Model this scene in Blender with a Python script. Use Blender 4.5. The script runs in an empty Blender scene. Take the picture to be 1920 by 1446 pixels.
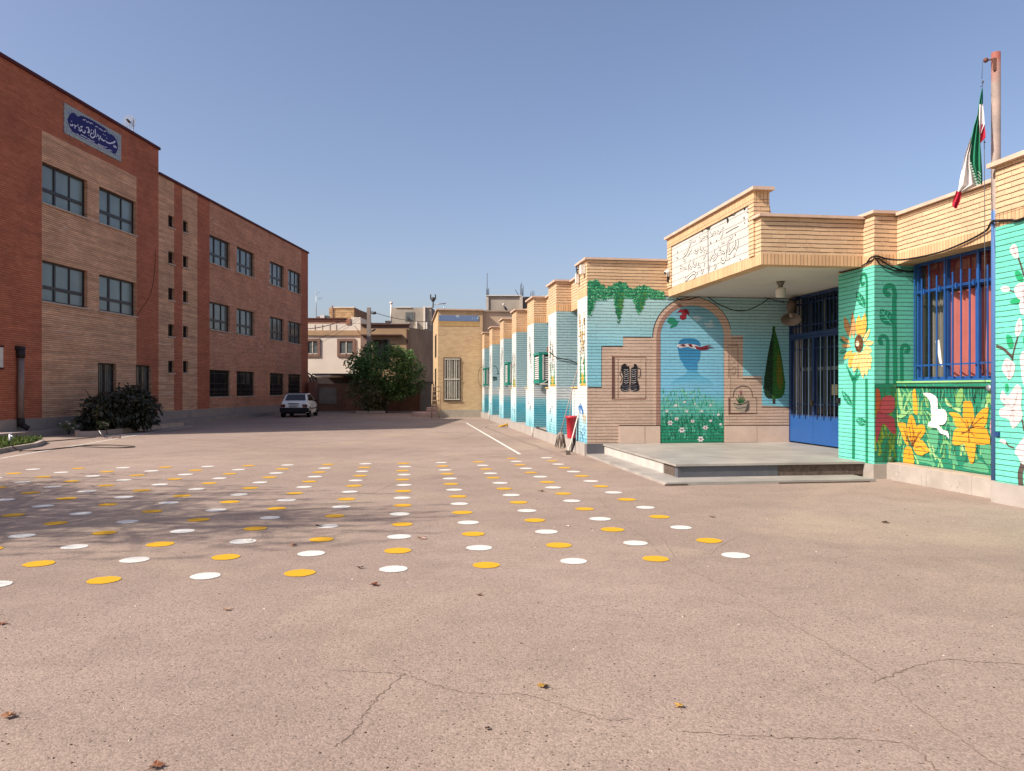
import bpy, math, random
import numpy as np
from mathutils import Vector, Matrix
R = math.radians
scene = bpy.context.scene
COL = scene.collection
# ------------------------------------------------------------------ camera, sky, sun, exposure
FOC, EYE, HOR, CX = 1444.0, 1.65, 729.0, 960.0      # photo pixels: focal length, horizon row, centre column; eye height in metres
cam_data = bpy.data.cameras.new('camera')
cam = bpy.data.objects.new('camera', cam_data)
COL.objects.link(cam)
cam.location = (0, 0, EYE)
cam.rotation_euler = (R(90), 0, 0)
cam_data.sensor_fit = 'HORIZONTAL'
cam_data.sensor_width = 36
cam_data.lens = 36 * FOC / 1920
cam_data.shift_y = (HOR - 723) / 1920
cam_data.clip_end = 20000
scene.camera = cam
SUN = Vector((-1.066, -0.514, 1.0)).normalized()     # towards the sun
world = bpy.data.worlds.new('World')
scene.world = world
world.use_nodes = True
wn = world.node_tree
wn.nodes.clear()
sky = wn.nodes.new('ShaderNodeTexSky')
sky.sky_type = 'NISHITA'
sky.sun_disc = False
sky.sun_elevation = math.asin(SUN.z)
sky.sun_rotation = math.atan2(SUN.x, SUN.y)
sky.altitude = 1100
sky.air_density = 1.1
sky.dust_density = 6.5
sky.ozone_density = 3.2
bg = wn.nodes.new('ShaderNodeBackground')
bg.inputs['Strength'].default_value = 0.134
wo = wn.nodes.new('ShaderNodeOutputWorld')
tint = wn.nodes.new('ShaderNodeMix')
tint.data_type = 'RGBA'
tint.blend_type = 'MULTIPLY'
tint.inputs[0].default_value = 1.0
tint.inputs[7].default_value = (1.13, 0.99, 0.96, 1.0)
wn.links.new(sky.outputs[0], tint.inputs[6])
wn.links.new(tint.outputs[2], bg.inputs[0])
wn.links.new(bg.outputs[0], wo.inputs[0])
sl = bpy.data.lights.new('sun', 'SUN')
sl.energy = 5.0
sl.angle = R(0.55)
sl.color = (1.0, 0.93, 0.83)
so = bpy.data.objects.new('sun', sl)
COL.objects.link(so)
so.rotation_euler = SUN.to_track_quat('Z', 'Y').to_euler()
so.location = (-30, -15, 40)
vs = scene.view_settings
vs.view_transform = 'Standard'
vs.look = 'None'
vs.exposure = 0.42
vs.gamma = 1.0
vs.use_curve_mapping = False
scene.cycles.max_bounces = 6
scene.cycles.transparent_max_bounces = 8

# ------------------------------------------------------------------ frames: local axes of the two school buildings
class Frame:
    def __init__(s, ox, oy, ax, ay):
        s.o = (ox, oy); s.a = (ax, ay); s.b = (-ay, ax)
    def w(s, a, b, z):
        return (s.o[0] + a*s.a[0] + b*s.b[0], s.o[1] + a*s.a[1] + b*s.b[1], z)
FR = Frame(1.844, 18.91, .99063, .13657)   # low painted school: a = t (away from the court), b = s (into the distance)
FL = Frame(-17.05, 25.70, .9978, -.0664)   # tall brick school: a = n (out to the court), b = u (into the distance)
FW = Frame(0, 0, 1, 0)

class Plane:
    """A vertical wall face: axis 'a' or 'b' of its frame held at val, sign = which way is outward along that axis."""
    def __init__(s, fr, axis, val, sign):
        s.fr, s.axis, s.val, s.sign = fr, axis, val, sign
    def px(s, x, y):
        k = (x - CX) / FOC
        f = s.fr
        if s.axis == 'b':
            ox, oy = f.o[0] + s.val*f.b[0], f.o[1] + s.val*f.b[1]; d = f.a
        else:
            ox, oy = f.o[0] + s.val*f.a[0], f.o[1] + s.val*f.a[1]; d = f.b
        q = (k*oy - ox) / (d[0] - k*d[1])
        dep = oy + q*d[1]
        return (q, EYE - (y - HOR) * dep / FOC)
    def pts(s, lst, x0=0, y0=0, sc=1.0):
        return [s.px(x0 + x/sc, y0 + y/sc) for x, y in lst]
    def w(s, q, z, off=0.0):
        v = s.val + s.sign*off
        return s.fr.w(q, v, z) if s.axis == 'b' else s.fr.w(v, q, z)
def ground_px(x, y, z=0.0):
    dep = FOC * (EYE - z) / (y - HOR)
    return ((x - CX) * dep / FOC, dep)

# ------------------------------------------------------------------ mesh builder and object helpers
ORG = {}
class MB:
    def __init__(s):
        s.v, s.f, s.m, s.sm, s.mats, s.cur, s.smooth = [], [], [], [], [], 0, False
    def mat(s, m):
        if m not in s.mats: s.mats.append(m)
        s.cur = s.mats.index(m)
        return s
    def face(s, idx):
        s.f.append(tuple(idx)); s.m.append(s.cur); s.sm.append(s.smooth)
    def add(s, pts):
        i = len(s.v); s.v.extend([tuple(p) for p in pts]); return list(range(i, i+len(pts)))
    def ngon(s, pts):
        s.face(s.add(pts)); return s
    def box(s, fr, a0, a1, b0, b1, z0, z1):
        p = s.add([fr.w(a, b, z) for z in (z0, z1) for a, b in ((a0, b0), (a1, b0), (a1, b1), (a0, b1))])
        for q in ((0,3,2,1),(4,5,6,7),(0,1,5,4),(1,2,6,5),(2,3,7,6),(3,0,4,7)): s.face([p[i] for i in q])
        return s
    def hexa(s, p8):
        p = s.add(p8)
        for q in ((0,3,2,1),(4,5,6,7),(0,1,5,4),(1,2,6,5),(2,3,7,6),(3,0,4,7)): s.face([p[i] for i in q])
        return s
    def poly(s, pl, pts, off):
        s.face(s.add([pl.w(q, z, off) for q, z in pts])); return s
    def slab(s, pl, pts, o0, o1):
        """a flat outline on a wall with real thickness from o0 to o1 proud of the face"""
        n = len(pts)
        A = s.add([pl.w(q, z, o0) for q, z in pts]); B = s.add([pl.w(q, z, o1) for q, z in pts])
        s.face(B); s.face(A[::-1])
        for i in range(n): s.face((A[i], A[(i+1) % n], B[(i+1) % n], B[i]))
        return s
    def ribbon(s, pl, pts, w0, off, w1=None, step=None):
        """a painted stroke; w0/w1 = start/end width in metres"""
        P = [Vector(p) for p in pts]
        if len(P) > 2:
            P = smooth2(P)
        n = len(P); w1 = w0 if w1 is None else w1
        L = []
        for i, p in enumerate(P):
            d = (P[min(i+1, n-1)] - P[max(i-1, 0)])
            d = d.normalized() if d.length > 1e-9 else Vector((1, 0))
            nn = Vector((-d.y, d.x)) * ((w0 + (w1-w0)*i/max(1, n-1)) / 2)
            L.append((p + nn, p - nn))
        ids = s.add([pl.w(q.x, q.y, off) for pr in L for q in pr])
        for i in range(n-1):
            s.face((ids[2*i], ids[2*i+1], ids[2*i+3], ids[2*i+2]))
        return s
    def tube(s, pts, r, n=8, r1=None, cap=True):
        P = [Vector(p) for p in pts]; m = len(P); r1 = r if r1 is None else r1
        sm, s.smooth = s.smooth, True
        rings = []; up = None
        for i, p in enumerate(P):
            d = (P[min(i+1, m-1)] - P[max(i-1, 0)]).normalized()
            if up is None:
                up = d.orthogonal().normalized()
            x = (up - d*up.dot(d))
            x = x.normalized() if x.length > 1e-6 else d.orthogonal().normalized()
            up = x; y = d.cross(x)
            rr = r + (r1 - r)*i/max(1, m-1)
            rings.append(s.add([p + (x*math.cos(2*math.pi*k/n) + y*math.sin(2*math.pi*k/n))*rr for k in range(n)]))
        for i in range(m-1):
            for k in range(n):
                s.face((rings[i][k], rings[i][(k+1) % n], rings[i+1][(k+1) % n], rings[i+1][k]))
        s.smooth = False
        if cap:
            s.face(rings[0][::-1]); s.face(rings[-1])
        s.smooth = sm
        return s
    def lathe(s, c, prof, n=24, axis=(0, 0, 1)):
        ax = Vector(axis).normalized(); x = ax.orthogonal().normalized(); y = ax.cross(x); c = Vector(c)
        sm, s.smooth = s.smooth, True
        rings = [s.add([c + ax*h + (x*math.cos(2*math.pi*k/n) + y*math.sin(2*math.pi*k/n))*r for k in range(n)]) for r, h in prof]
        for i in range(len(rings)-1):
            for k in range(n):
                s.face((rings[i][k], rings[i][(k+1) % n], rings[i+1][(k+1) % n], rings[i+1][k]))
        s.smooth = sm
        return s
    def build(s, name, parent=None, origin=None, bevel=0):
        o3 = Vector(ORG[parent.name]) if parent else Vector(origin or (0, 0, 0))
        me = bpy.data.meshes.new(name)
        me.from_pydata([Vector(p) - o3 for p in s.v], [], s.f)
        for m in s.mats: me.materials.append(m)
        me.polygons.foreach_set('material_index', s.m)
        me.polygons.foreach_set('use_smooth', s.sm)
        me.update()
        o = bpy.data.objects.new(name, me)
        COL.objects.link(o)
        if parent: o.parent = parent
        else: o.location = o3
        ORG[o.name] = tuple(o3)
        if bevel:
            md = o.modifiers.new('bevel', 'BEVEL'); md.width = bevel; md.segments = 2; md.limit_method = 'ANGLE'
        return o
def smooth2(P, it=2):
    """Chaikin-free Catmull-Rom resampling of a 2D polyline"""
    out = []
    n = len(P)
    for i in range(n-1):
        p0, p1, p2, p3 = P[max(i-1, 0)], P[i], P[i+1], P[min(i+2, n-1)]
        for k in range(4):
            t = k/4
            out.append(0.5*((2*p1) + (p2-p0)*t + (2*p0-5*p1+4*p2-p3)*t*t + (3*p1-p0-3*p2+p3)*t**3))
    out.append(P[-1])
    return out
def smooth3(pts, k=6):
    P = [Vector(p) for p in pts]; out = []; n = len(P)
    for i in range(n-1):
        p0, p1, p2, p3 = P[max(i-1, 0)], P[i], P[i+1], P[min(i+2, n-1)]
        for j in range(k):
            t = j/k
            out.append(0.5*((2*p1) + (p2-p0)*t + (2*p0-5*p1+4*p2-p3)*t*t + (3*p1-p0-3*p2+p3)*t**3))
    out.append(P[-1])
    return out
def closed(pts, k=4):
    """smooth closed outline through pts (2D)"""
    P = [Vector(p) for p in pts]; n = len(P); out = []
    for i in range(n):
        p0, p1, p2, p3 = P[i-1], P[i], P[(i+1) % n], P[(i+2) % n]
        for j in range(k):
            t = j/k
            out.append(0.5*((2*p1) + (p2-p0)*t + (2*p0-5*p1+4*p2-p3)*t*t + (3*p1-p0-3*p2+p3)*t**3))
    return [(v.x, v.y) for v in out]
def thing(name, label, cat, loc, group=None, rotz=0):
    o = bpy.data.objects.new(name, None)
    o.empty_display_size = .3
    COL.objects.link(o); o.location = loc; o.rotation_euler = (0, 0, rotz)
    ORG[o.name] = tuple(loc)
    tag(o, label, cat, group)
    return o
def tag(o, label, cat, group=None):
    o['label'] = label; o['category'] = cat
    if group: o['group'] = group
    return o
def struct(o, kind='structure'):
    o['kind'] = kind
    return o
def copy_tree(o, parent=None):
    c = o.copy(); COL.objects.link(c)
    ORG[c.name] = ORG[o.name]
    if parent: c.parent = parent
    for ch in list(o.children): copy_tree(ch, c)
    return c

# ------------------------------------------------------------------ materials
def lin(h):
    h = h.lstrip('#')
    r = [int(h[i:i+2], 16)/255 for i in (0, 2, 4)]
    return tuple(((x/12.92) if x <= .04045 else ((x+.055)/1.055)**2.4) for x in r)
def c4(c): return (c[0], c[1], c[2], 1.0)
def scl(c, k): return tuple(min(1, x*k) for x in c)
class G:
    """short-hand for a node tree with one Principled shader"""
    def __init__(s, name, rough=.8, spec=.3):
        s.m = bpy.data.materials.new(name); s.m.use_nodes = True
        s.t = s.m.node_tree; s.t.nodes.clear()
        s.b = s.n('ShaderNodeBsdfPrincipled'); o = s.n('ShaderNodeOutputMaterial')
        s.o = o
        s.l(s.b.outputs[0], o.inputs[0])
        s.b.inputs['Roughness'].default_value = rough
        s.b.inputs['Specular IOR Level'].default_value = spec
    def n(s, t, **k):
        x = s.t.nodes.new(t)
        for a, v in k.items(): setattr(x, a, v)
        return x
    def l(s, a, b): s.t.links.new(a, b)
    def val(s, sock, v):
        if hasattr(v, 'is_output'): s.l(v, sock)
        else: sock.default_value = v
    def math(s, op, a, b=0.0, c=None, clamp=False):
        x = s.n('ShaderNodeMath', operation=op, use_clamp=clamp)
        s.val(x.inputs[0], a); s.val(x.inputs[1], b)
        if c is not None: s.val(x.inputs[2], c)
        return x.outputs[0]
    def mix(s, f, a, b, mode='MIX'):
        x = s.n('ShaderNodeMix', data_type='RGBA', blend_type=mode)
        s.val(x.inputs[0], f)
        s.val(x.inputs[6], c4(a) if isinstance(a, tuple) and len(a) == 3 else a)
        s.val(x.inputs[7], c4(b) if isinstance(b, tuple) and len(b) == 3 else b)
        return x.outputs[2]
    def rng(s, v, a, b, c=0.0, d=1.0, smooth=False):
        x = s.n('ShaderNodeMapRange', interpolation_type='SMOOTHSTEP' if smooth else 'LINEAR')
        s.val(x.inputs[0], v)
        for i, k in zip((1, 2, 3, 4), (a, b, c, d)): x.inputs[i].default_value = k
        return x.outputs[0]
    def pos(s): return s.n('ShaderNodeNewGeometry').outputs['Position']
    def noise(s, vec, scale, detail=4, rough=.55, dist=0.0):
        x = s.n('ShaderNodeTexNoise')
        s.l(vec, x.inputs['Vector'])
        x.inputs['Scale'].default_value = scale; x.inputs['Detail'].default_value = detail
        x.inputs['Roughness'].default_value = rough; x.inputs['Distortion'].default_value = dist
        return x.outputs[0]
    def vor(s, vec, scale, feature='F1', out=0, rand=1.0):
        x = s.n('ShaderNodeTexVoronoi', feature=feature)
        s.l(vec, x.inputs['Vector']); x.inputs['Scale'].default_value = scale
        x.inputs['Randomness'].default_value = rand
        return x.outputs[out]
    def bump(s, h, strength=.4, dist=.01):
        x = s.n('ShaderNodeBump')
        x.inputs['Strength'].default_value = strength; x.inputs['Distance'].default_value = dist
        s.l(h, x.inputs['Height']); s.l(x.outputs[0], s.b.inputs['Normal'])
    def col(s, c): s.val(s.b.inputs['Base Color'], c4(c) if isinstance(c, tuple) else c)
MATS = {}
def plain(name, hexc, rough=.6, spec=.3, metal=0.0, var=.12, scale=6.0, bump=0.0):
    """paint / metal / plaster with uneven tone"""
    if name in MATS: return MATS[name]
    g = G(name, rough, spec)
    c = lin(hexc); p = g.pos()
    nz = g.noise(p, scale, 5, .6)
    g.col(g.mix(g.rng(nz, .3, .7), scl(c, 1-var), scl(c, 1+var)))
    g.b.inputs['Metallic'].default_value = metal
    if bump: g.bump(g.noise(p, scale*6, 4), bump, .01)
    MATS[name] = g.m
    return g.m
def brick(name, hexc, fr, course=.079, length=.25, jw=.10, joint='#3a3029', js=.85, var=.08, head=.5, dirt=.18, grad=None, bump=.7, rough=.85, soldier=False, hvar=0.0, streak=0.0, chips=0.0, effl=0.0):
    """coursed brickwork (bare or painted over); the same world-based joints run through every paint on one wall.
    grad = [(z, colour) ...]: a painted blend up the wall"""
    if name in MATS: return MATS[name]
    g = G(name, rough, .25)
    p = g.pos()
    dot = g.n('ShaderNodeVectorMath', operation='DOT_PRODUCT')
    g.l(p, dot.inputs[0]); dot.inputs[1].default_value = (fr.a[0]+fr.b[0], fr.a[1]+fr.b[1], 0)
    sep = g.n('ShaderNodeSeparateXYZ'); g.l(p, sep.inputs[0])
    wob = g.math('MULTIPLY', g.math('SUBTRACT', g.noise(p, 2.2, 3), .5), .022 if not soldier else .01)
    z = g.math('ADD', sep.outputs[2], wob)
    u = dot.outputs['Value']
    cmb = g.n('ShaderNodeCombineXYZ')
    if soldier: u2, z2 = g.math('ADD', u, 0), z
    else: u2, z2 = u, z
    g.l(u2, cmb.inputs[0]); g.l(z2, cmb.inputs[1])
    bt = g.n('ShaderNodeTexBrick')
    bt.offset = 0.0 if soldier else .5
    g.l(cmb.outputs[0], bt.inputs['Vector'])
    bt.inputs['Scale'].default_value = 1
    bt.inputs['Brick Width'].default_value = .072 if soldier else length
    bt.inputs['Row Height'].default_value = .26 if soldier else course
    bt.inputs['Mortar Size'].default_value = .0055
    bt.inputs['Mortar Smooth'].default_value = .25
    bt.inputs['Bias'].default_value = 0
    bt.inputs['Color1'].default_value = (0, 0, 0, 1); bt.inputs['Color2'].default_value = (1, 1, 1, 1)
    bt.inputs['Mortar'].default_value = (.5, .5, .5, 1)
    if grad:
        c = lin(grad[0][1])
        base = c
        for i in range(1, len(grad)):
            base = g.mix(g.rng(g.math('ADD', z, g.math('MULTIPLY', g.math('SUBTRACT', g.noise(p, 5, 3), .5), .12)), grad[i-1][0], grad[i][0], smooth=True), base, lin(grad[i][1]))
    else:
        base = lin(hexc)
    lo = g.mix(1.0, base, c4((1-var,)*3), 'MULTIPLY') if grad else scl(base, 1-var)
    hi = base if grad else scl(base, 1+var)
    if hvar and not grad:
        lo = (lo[0]*(1-hvar*.2), lo[1]*(1-hvar*.9), lo[2]*(1-hvar))
    tone = g.mix(bt.outputs['Color'], lo, hi)
    # weathering: broad clouds and fine grain
    cl = g.rng(g.noise(p, .9, 6, .65), .32, .7, 1-dirt, 1+dirt*.35)
    fine = g.rng(g.noise(p, 55, 3, .6), .3, .7, .93, 1.05)
    w = g.math('MULTIPLY', cl, fine)
    if streak:
        st = g.n('ShaderNodeCombineXYZ')
        g.l(g.math('MULTIPLY', u, .25), st.inputs[0]); g.l(g.math('MULTIPLY', sep.outputs[2], 5.5), st.inputs[1])
        w = g.math('MULTIPLY', w, g.rng(g.noise(st.outputs[0], 1.3, 4, .7), .35, .7, 1-streak, 1+streak*.6))
    vv = g.n('ShaderNodeCombineXYZ')
    for i in range(3): g.l(w, vv.inputs[i])
    tone = g.mix(1.0, tone, vv.outputs[0], 'MULTIPLY')
    if effl:
        se = g.n('ShaderNodeCombineXYZ')
        g.l(g.math('MULTIPLY', u, .7), se.inputs[0]); g.l(g.math('MULTIPLY', g.math('FLOOR', g.math('DIVIDE', z, course)), 3.7), se.inputs[1])
        ef = g.math('MULTIPLY', g.rng(g.noise(se.outputs[0], 1.0, 3, .6), .58, .70, 0, effl, True), g.rng(g.noise(p, .35, 3), .45, .62))
        tone = g.mix(ef, tone, lin('#d8b9a4'))
    if chips:
        ch = g.math('MULTIPLY', g.rng(g.noise(p, 21, 5, .7), .66, .70, 0, chips, True), g.rng(g.noise(p, 1.6, 3), .45, .6))
        tone = g.mix(ch, tone, lin('#b09a80'))
    if soldier:
        mask = bt.outputs['Fac']
    else:
        fr_ = g.math('FRACT', g.math('DIVIDE', z, course))
        dd = g.math('ABSOLUTE', g.math('SUBTRACT', fr_, .5))
        bed = g.rng(dd, .5-jw, .5-jw*.35, smooth=True)
        hd = g.math('MULTIPLY', bt.outputs['Fac'], g.rng(g.noise(p, 7, 2), .42, .6, 0, head))
        gap = g.rng(g.noise(p, 9, 3, .7), .30, .48, .45, 1.0)
        mask = g.math('MAXIMUM', g.math('MULTIPLY', bed, gap), hd)
    g.col(g.mix(g.math('MULTIPLY', mask, js), tone, lin(joint)))  # joint colour is dark mortar plus the grooves' own shade, painted in
    h = g.math('ADD', g.math('MULTIPLY', mask, -1.0), g.math('MULTIPLY', g.noise(p, 40, 4), .35))
    h = g.math('ADD', h, g.math('MULTIPLY', bt.outputs['Color'], .15))
    g.bump(h, bump, .012)
    MATS[name] = g.m
    return g.m
def paint(hexc, **k):
    """paint on the brickwork of the low school"""
    n = k.pop('name', 'wall paint ' + hexc)
    o = dict(js=.82, jw=.115, joint='#37322e', var=.03, head=.5, dirt=.12, streak=.08, chips=.4, bump=.6, rough=.72)
    o.update(k)
    return brick(n, hexc, FR, **o)
# ------------------------------------------------------------------ ground
rnd = random.Random(7)
def asphalt():
    g = G('sun bleached asphalt', .92, .2)
    p = g.pos()
    base = g.mix(g.rng(g.noise(p, .22, 5, .6), .35, .68), lin('#8b796d'), lin('#9d8a7d'))
    base = g.mix(g.rng(g.noise(p, 1.7, 6, .65), .45, .75, 0, .45), base, lin('#79695e'))
    base = g.mix(g.rng(g.noise(p, .35, 4, .6, .6), .52, .72, 0, .55), base, lin('#a8957f'))
    # stones of the wearing course and the pits between them
    cell = g.vor(p, 85, 'F1', 1)
    sepc = g.n('ShaderNodeSeparateColor'); g.l(cell, sepc.inputs[0])
    stone = g.rng(sepc.outputs[0], 0, 1, .80, 1.20)
    worn = g.rng(g.noise(p, .45, 4, .6), .38, .62, .25, 1.0)
    n1 = g.noise(p, 42, 3, .7)
    pit = g.math('MULTIPLY', g.rng(n1, .60, .70, 0, .75, True), worn)
    n2 = g.noise(p, 17, 2, .6)
    pit2 = g.math('MULTIPLY', g.rng(n2, .70, .76, 0, .8, True), worn)
    pit = g.math('MAXIMUM', pit, pit2)
    vp = g.n('ShaderNodeTexVoronoi'); g.l(p, vp.inputs['Vector']); vp.inputs['Scale'].default_value = 38
    sp_ = g.n('ShaderNodeSeparateColor'); g.l(vp.outputs['Color'], sp_.inputs[0])
    hole = g.math('MULTIPLY', g.rng(vp.outputs['Distance'], .16, .28, 1, 0), g.math('GREATER_THAN', g.math('ADD', sp_.outputs[1], g.math('MULTIPLY', worn, .22)), .98))
    pit = g.math('MAXIMUM', pit, g.math('MULTIPLY', hole, .8))
    chip = g.rng(g.vor(p, 31, 'F1', 0), .05, .10, .5, 0)
    vv = g.n('ShaderNodeCombineXYZ')
    for i in range(3): g.l(stone, vv.inputs[i])
    c = g.mix(1.0, base, vv.outputs[0], 'MULTIPLY')
    c = g.mix(chip, c, lin('#c4b29f'))
    c = g.mix(pit, c, lin('#4e4039'))
    g.col(c)
    h = g.math('ADD', g.math('MULTIPLY', g.vor(p, 85, 'F1', 0), -.5), g.math('MULTIPLY', pit, -1.2))
    h = g.math('ADD', h, g.math('MULTIPLY', g.noise(p, 130, 3), .5))
    g.bump(h, .55, .006)
    return g.m
M_ASPH = asphalt()
m = MB().mat(M_ASPH)
m.ngon([(-900, -300, 0), (900, -300, 0), (900, 3000, 0), (-900, 3000, 0)])
struct(m.build('ground'))

M_CRACK = plain('crack dirt', '#7b695d', .95, .1, scale=30)
M_CRACKL = plain('crack filling', '#8a776b', .95, .1, scale=30)
def ground_line(mb, pts, w, z, jit=0.0, k=6, wv=0.0):
    P = smooth3([(x, y, 0) for x, y in pts], k) if len(pts) > 2 else [Vector((*pts[0], 0)).lerp(Vector((*pts[1], 0)), i/24) for i in range(25)]
    P = [p + Vector((rnd.uniform(-jit, jit), rnd.uniform(-jit, jit), 0)) for p in P]
    L = []
    for i, p in enumerate(P):
        d = (P[min(i+1, len(P)-1)] - P[max(i-1, 0)]).normalized()
        ww = w*(1 + rnd.uniform(-wv, wv))/2
        nn = Vector((-d.y, d.x, 0))*ww
        L += [(p+nn).xy.to_3d() + Vector((0, 0, z)), (p-nn).xy.to_3d() + Vector((0, 0, z))]
    ids = mb.add(L)
    for i in range(len(P)-1):
        mb.face((ids[2*i], ids[2*i+1], ids[2*i+3], ids[2*i+2]))
def px_line(lst): return [ground_px(x, y) for x, y in lst]
cr = MB().mat(M_CRACK)
for lst, w in (([(1636, 1280), (1668, 1268), (1705, 1253), (1765, 1238), (1830, 1241), (1920, 1246)], .016),
               ([(1240, 1005), (1275, 1055), (1345, 1094), (1400, 1122), (1480, 1168), (1560, 1213), (1640, 1260), (1720, 1325), (1830, 1408), (1900, 1450)], .010),
               ([(1280, 1370), (1360, 1378), (1470, 1384), (1560, 1385), (1690, 1394), (1760, 1446)], .010),
               ([(640, 1258), (700, 1261), (757, 1264), (800, 1280), (860, 1297), (960, 1303)], .009),
               ([(757, 1264), (720, 1296), (690, 1330), (665, 1368), (630, 1400)], .011),
               ([(960, 1300), (1010, 1308), (1080, 1333), (1140, 1350), (1180, 1347)], .009),
               ([(1120, 930), (1160, 975), (1210, 1010), (1240, 1040)], .012),
               ([(640, 935), (700, 925), (735, 908), (760, 905), (860, 893), (1000, 893)], .014),
               ([(560, 848), (640, 846), (760, 832), (860, 822), (905, 801)], .03),
               ([(600, 862), (690, 864), (800, 840)], .02),
               ([(1330, 1040), (1400, 1003), (1560, 1000), (1700, 985)], .006)):
    ground_line(cr, px_line(lst), w*.5, .0022, jit=.012, k=10, wv=.7)
struct(cr.build('ground_crack'))
pa = MB().mat(plain('worn asphalt seam', '#8a786c', .95, .1, scale=20))
for lst, w in (([(0, 832), (120, 826), (205, 822)], .25), ([(905, 800), (1000, 835), (1062, 858)], .18)):
    ground_line(pa, px_line(lst), w, .0012, jit=.03, k=10, wv=.4)
struct(pa.build('ground_patch'))

# court lines (paint)
def road_paint(name, hexc, wear=.5):
    g = G(name, .75, .3)
    p = g.pos()
    worn = g.rng(g.noise(p, 38, 4, .7), .60, .68, 0, wear, True)
    worn2 = g.rng(g.noise(p, 5, 3, .6), .68, .76, 0, wear, True)
    k = g.math('MAXIMUM', worn, worn2)
    c = g.mix(g.rng(g.noise(p, 9, 4), .3, .7), scl(lin(hexc), .93), lin(hexc))
    g.col(g.mix(k, c, lin('#8d7a6c')))
    g.bump(g.noise(p, 90, 3), .3, .004)
    return g.m
M_LINE = road_paint('white court line paint', '#d8d2c8', .8)
M_LINEF = road_paint('faded court line paint', '#b9aa9c', .9)
ln = MB().mat(M_LINE)
ground_line(ln, px_line([(874, 793), (975, 852)]), .075, .0034)
ground_line(ln, px_line([(0, 860), (182, 829)]), .07, .0034)
ground_line(ln, px_line([(180, 829.4), (262, 815), (362, 798)]), .07, .0038)
ln.mat(M_LINEF)
ground_line(ln, px_line([(0, 874), (240, 868), (490, 865), (840, 858), (975, 852)]), .04, .0030)
ground_line(ln, px_line([(672, 797.6), (747, 796.6)]), .06, .0030)
ground_line(ln, px_line([(820, 860), (880, 845), (935, 851)]), .02, .0029)
struct(ln.build('court_line'))

# painted dots: a slightly skewed grid on the asphalt
M_DW = road_paint('white dot paint', '#d0ccc4', .6)
M_DY = road_paint('yellow dot paint', '#cf9c18', .6)
def dot_mesh(name, m, seed):
    r = random.Random(seed); mb = MB().mat(m); n = 56
    mb.ngon([((.131 + r.uniform(-.0045, .0045))*math.cos(2*math.pi*i/n), (.131 + r.uniform(-.0045, .0045))*math.sin(2*math.pi*i/n), 0) for i in range(n)])
    return mb
ORD = 'first second third fourth fifth sixth seventh eighth ninth tenth eleventh twelfth thirteenth fourteenth fifteenth sixteenth seventeenth eighteenth nineteenth'.split()
dot_src = {}
for j in range(15):
    for i in range(19):
        if (j == 14 and i > 1): continue
        x = 2.225 - .8215*i - .1007*j; y = 7.612 - .1405*i + .767*j
        x += rnd.uniform(-.03, .03); y += rnd.uniform(-.03, .03)
        px = CX + FOC*x/y
        if px < -24: continue
        white = (i + j) % 2 == 0
        key = white
        if key not in dot_src:
            o = dot_mesh('painted_dot', M_DW if white else M_DY, 3 + white).build('painted_dot'); o.location = (x, y, .0045)
            dot_src[key] = o
        else:
            o = dot_src[key].copy(); COL.objects.link(o); o.location = (x, y, .0045)
        o.rotation_euler = (0, 0, rnd.uniform(0, 6.28))
        s_ = rnd.uniform(.96, 1.05); o.scale = (s_, s_, 1)
        tag(o, '%s painted dot, %s from the near end of the %s dot column from the right' % ('white' if white else 'yellow', ORD[j], ORD[i]), 'painted dot', 'painted dots on the schoolyard')

# ------------------------------------------------------------------ tall brick school on the left
PL = Plane(FL, 'a', 0.0, 1)
TZ = .22
kw = dict(course=.074, length=.24, jw=.15, bump=.6, head=.4, joint='#4a362e', js=.72)
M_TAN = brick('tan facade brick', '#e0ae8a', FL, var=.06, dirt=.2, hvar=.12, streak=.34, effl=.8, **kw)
M_RED = brick('red facade brick', '#bb6f52', FL, var=.07, dirt=.22, hvar=.15, streak=.16, **kw)
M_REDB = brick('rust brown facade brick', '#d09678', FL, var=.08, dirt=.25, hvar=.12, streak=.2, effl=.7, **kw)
M_COPE = plain('dark metal coping', '#4f2427', .7, .15)
M_STONE = plain('pale plinth stone', '#94857c', .8, .3, var=.15, scale=2, bump=.2)
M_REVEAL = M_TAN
M_FRAME = plain('dark brown window frame', '#2c2222', .45, .4, var=.1)
M_SILL = plain('light stone sill', '#b6a396', .7, .3)
def glass_mat(name, hexc, rough=.06, var=.25, scale=.8):
    g = G(name, rough, .5)
    p = g.pos()
    c = lin(hexc)
    g.col(g.mix(g.rng(g.noise(p, scale, 3), .3, .7), scl(c, 1-var), scl(c, 1+var)))
    return g.m
M_GLASS_PALE = glass_mat('pale frosted pane', '#6d7a78', .22, .18)
M_GLASS_DARK = glass_mat('dark window pane', '#1c1f20', .05)
M_GLASS_BLIND = glass_mat('pane with blind behind', '#59605f', .15, .3, 1.5)
tall = thing('brick_school', 'tall three storey red and tan brick school with dark framed windows', 'school building', FL.w(0, 0, 0))
u_px = lambda x: PL.px(x, 700)[0]
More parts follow.
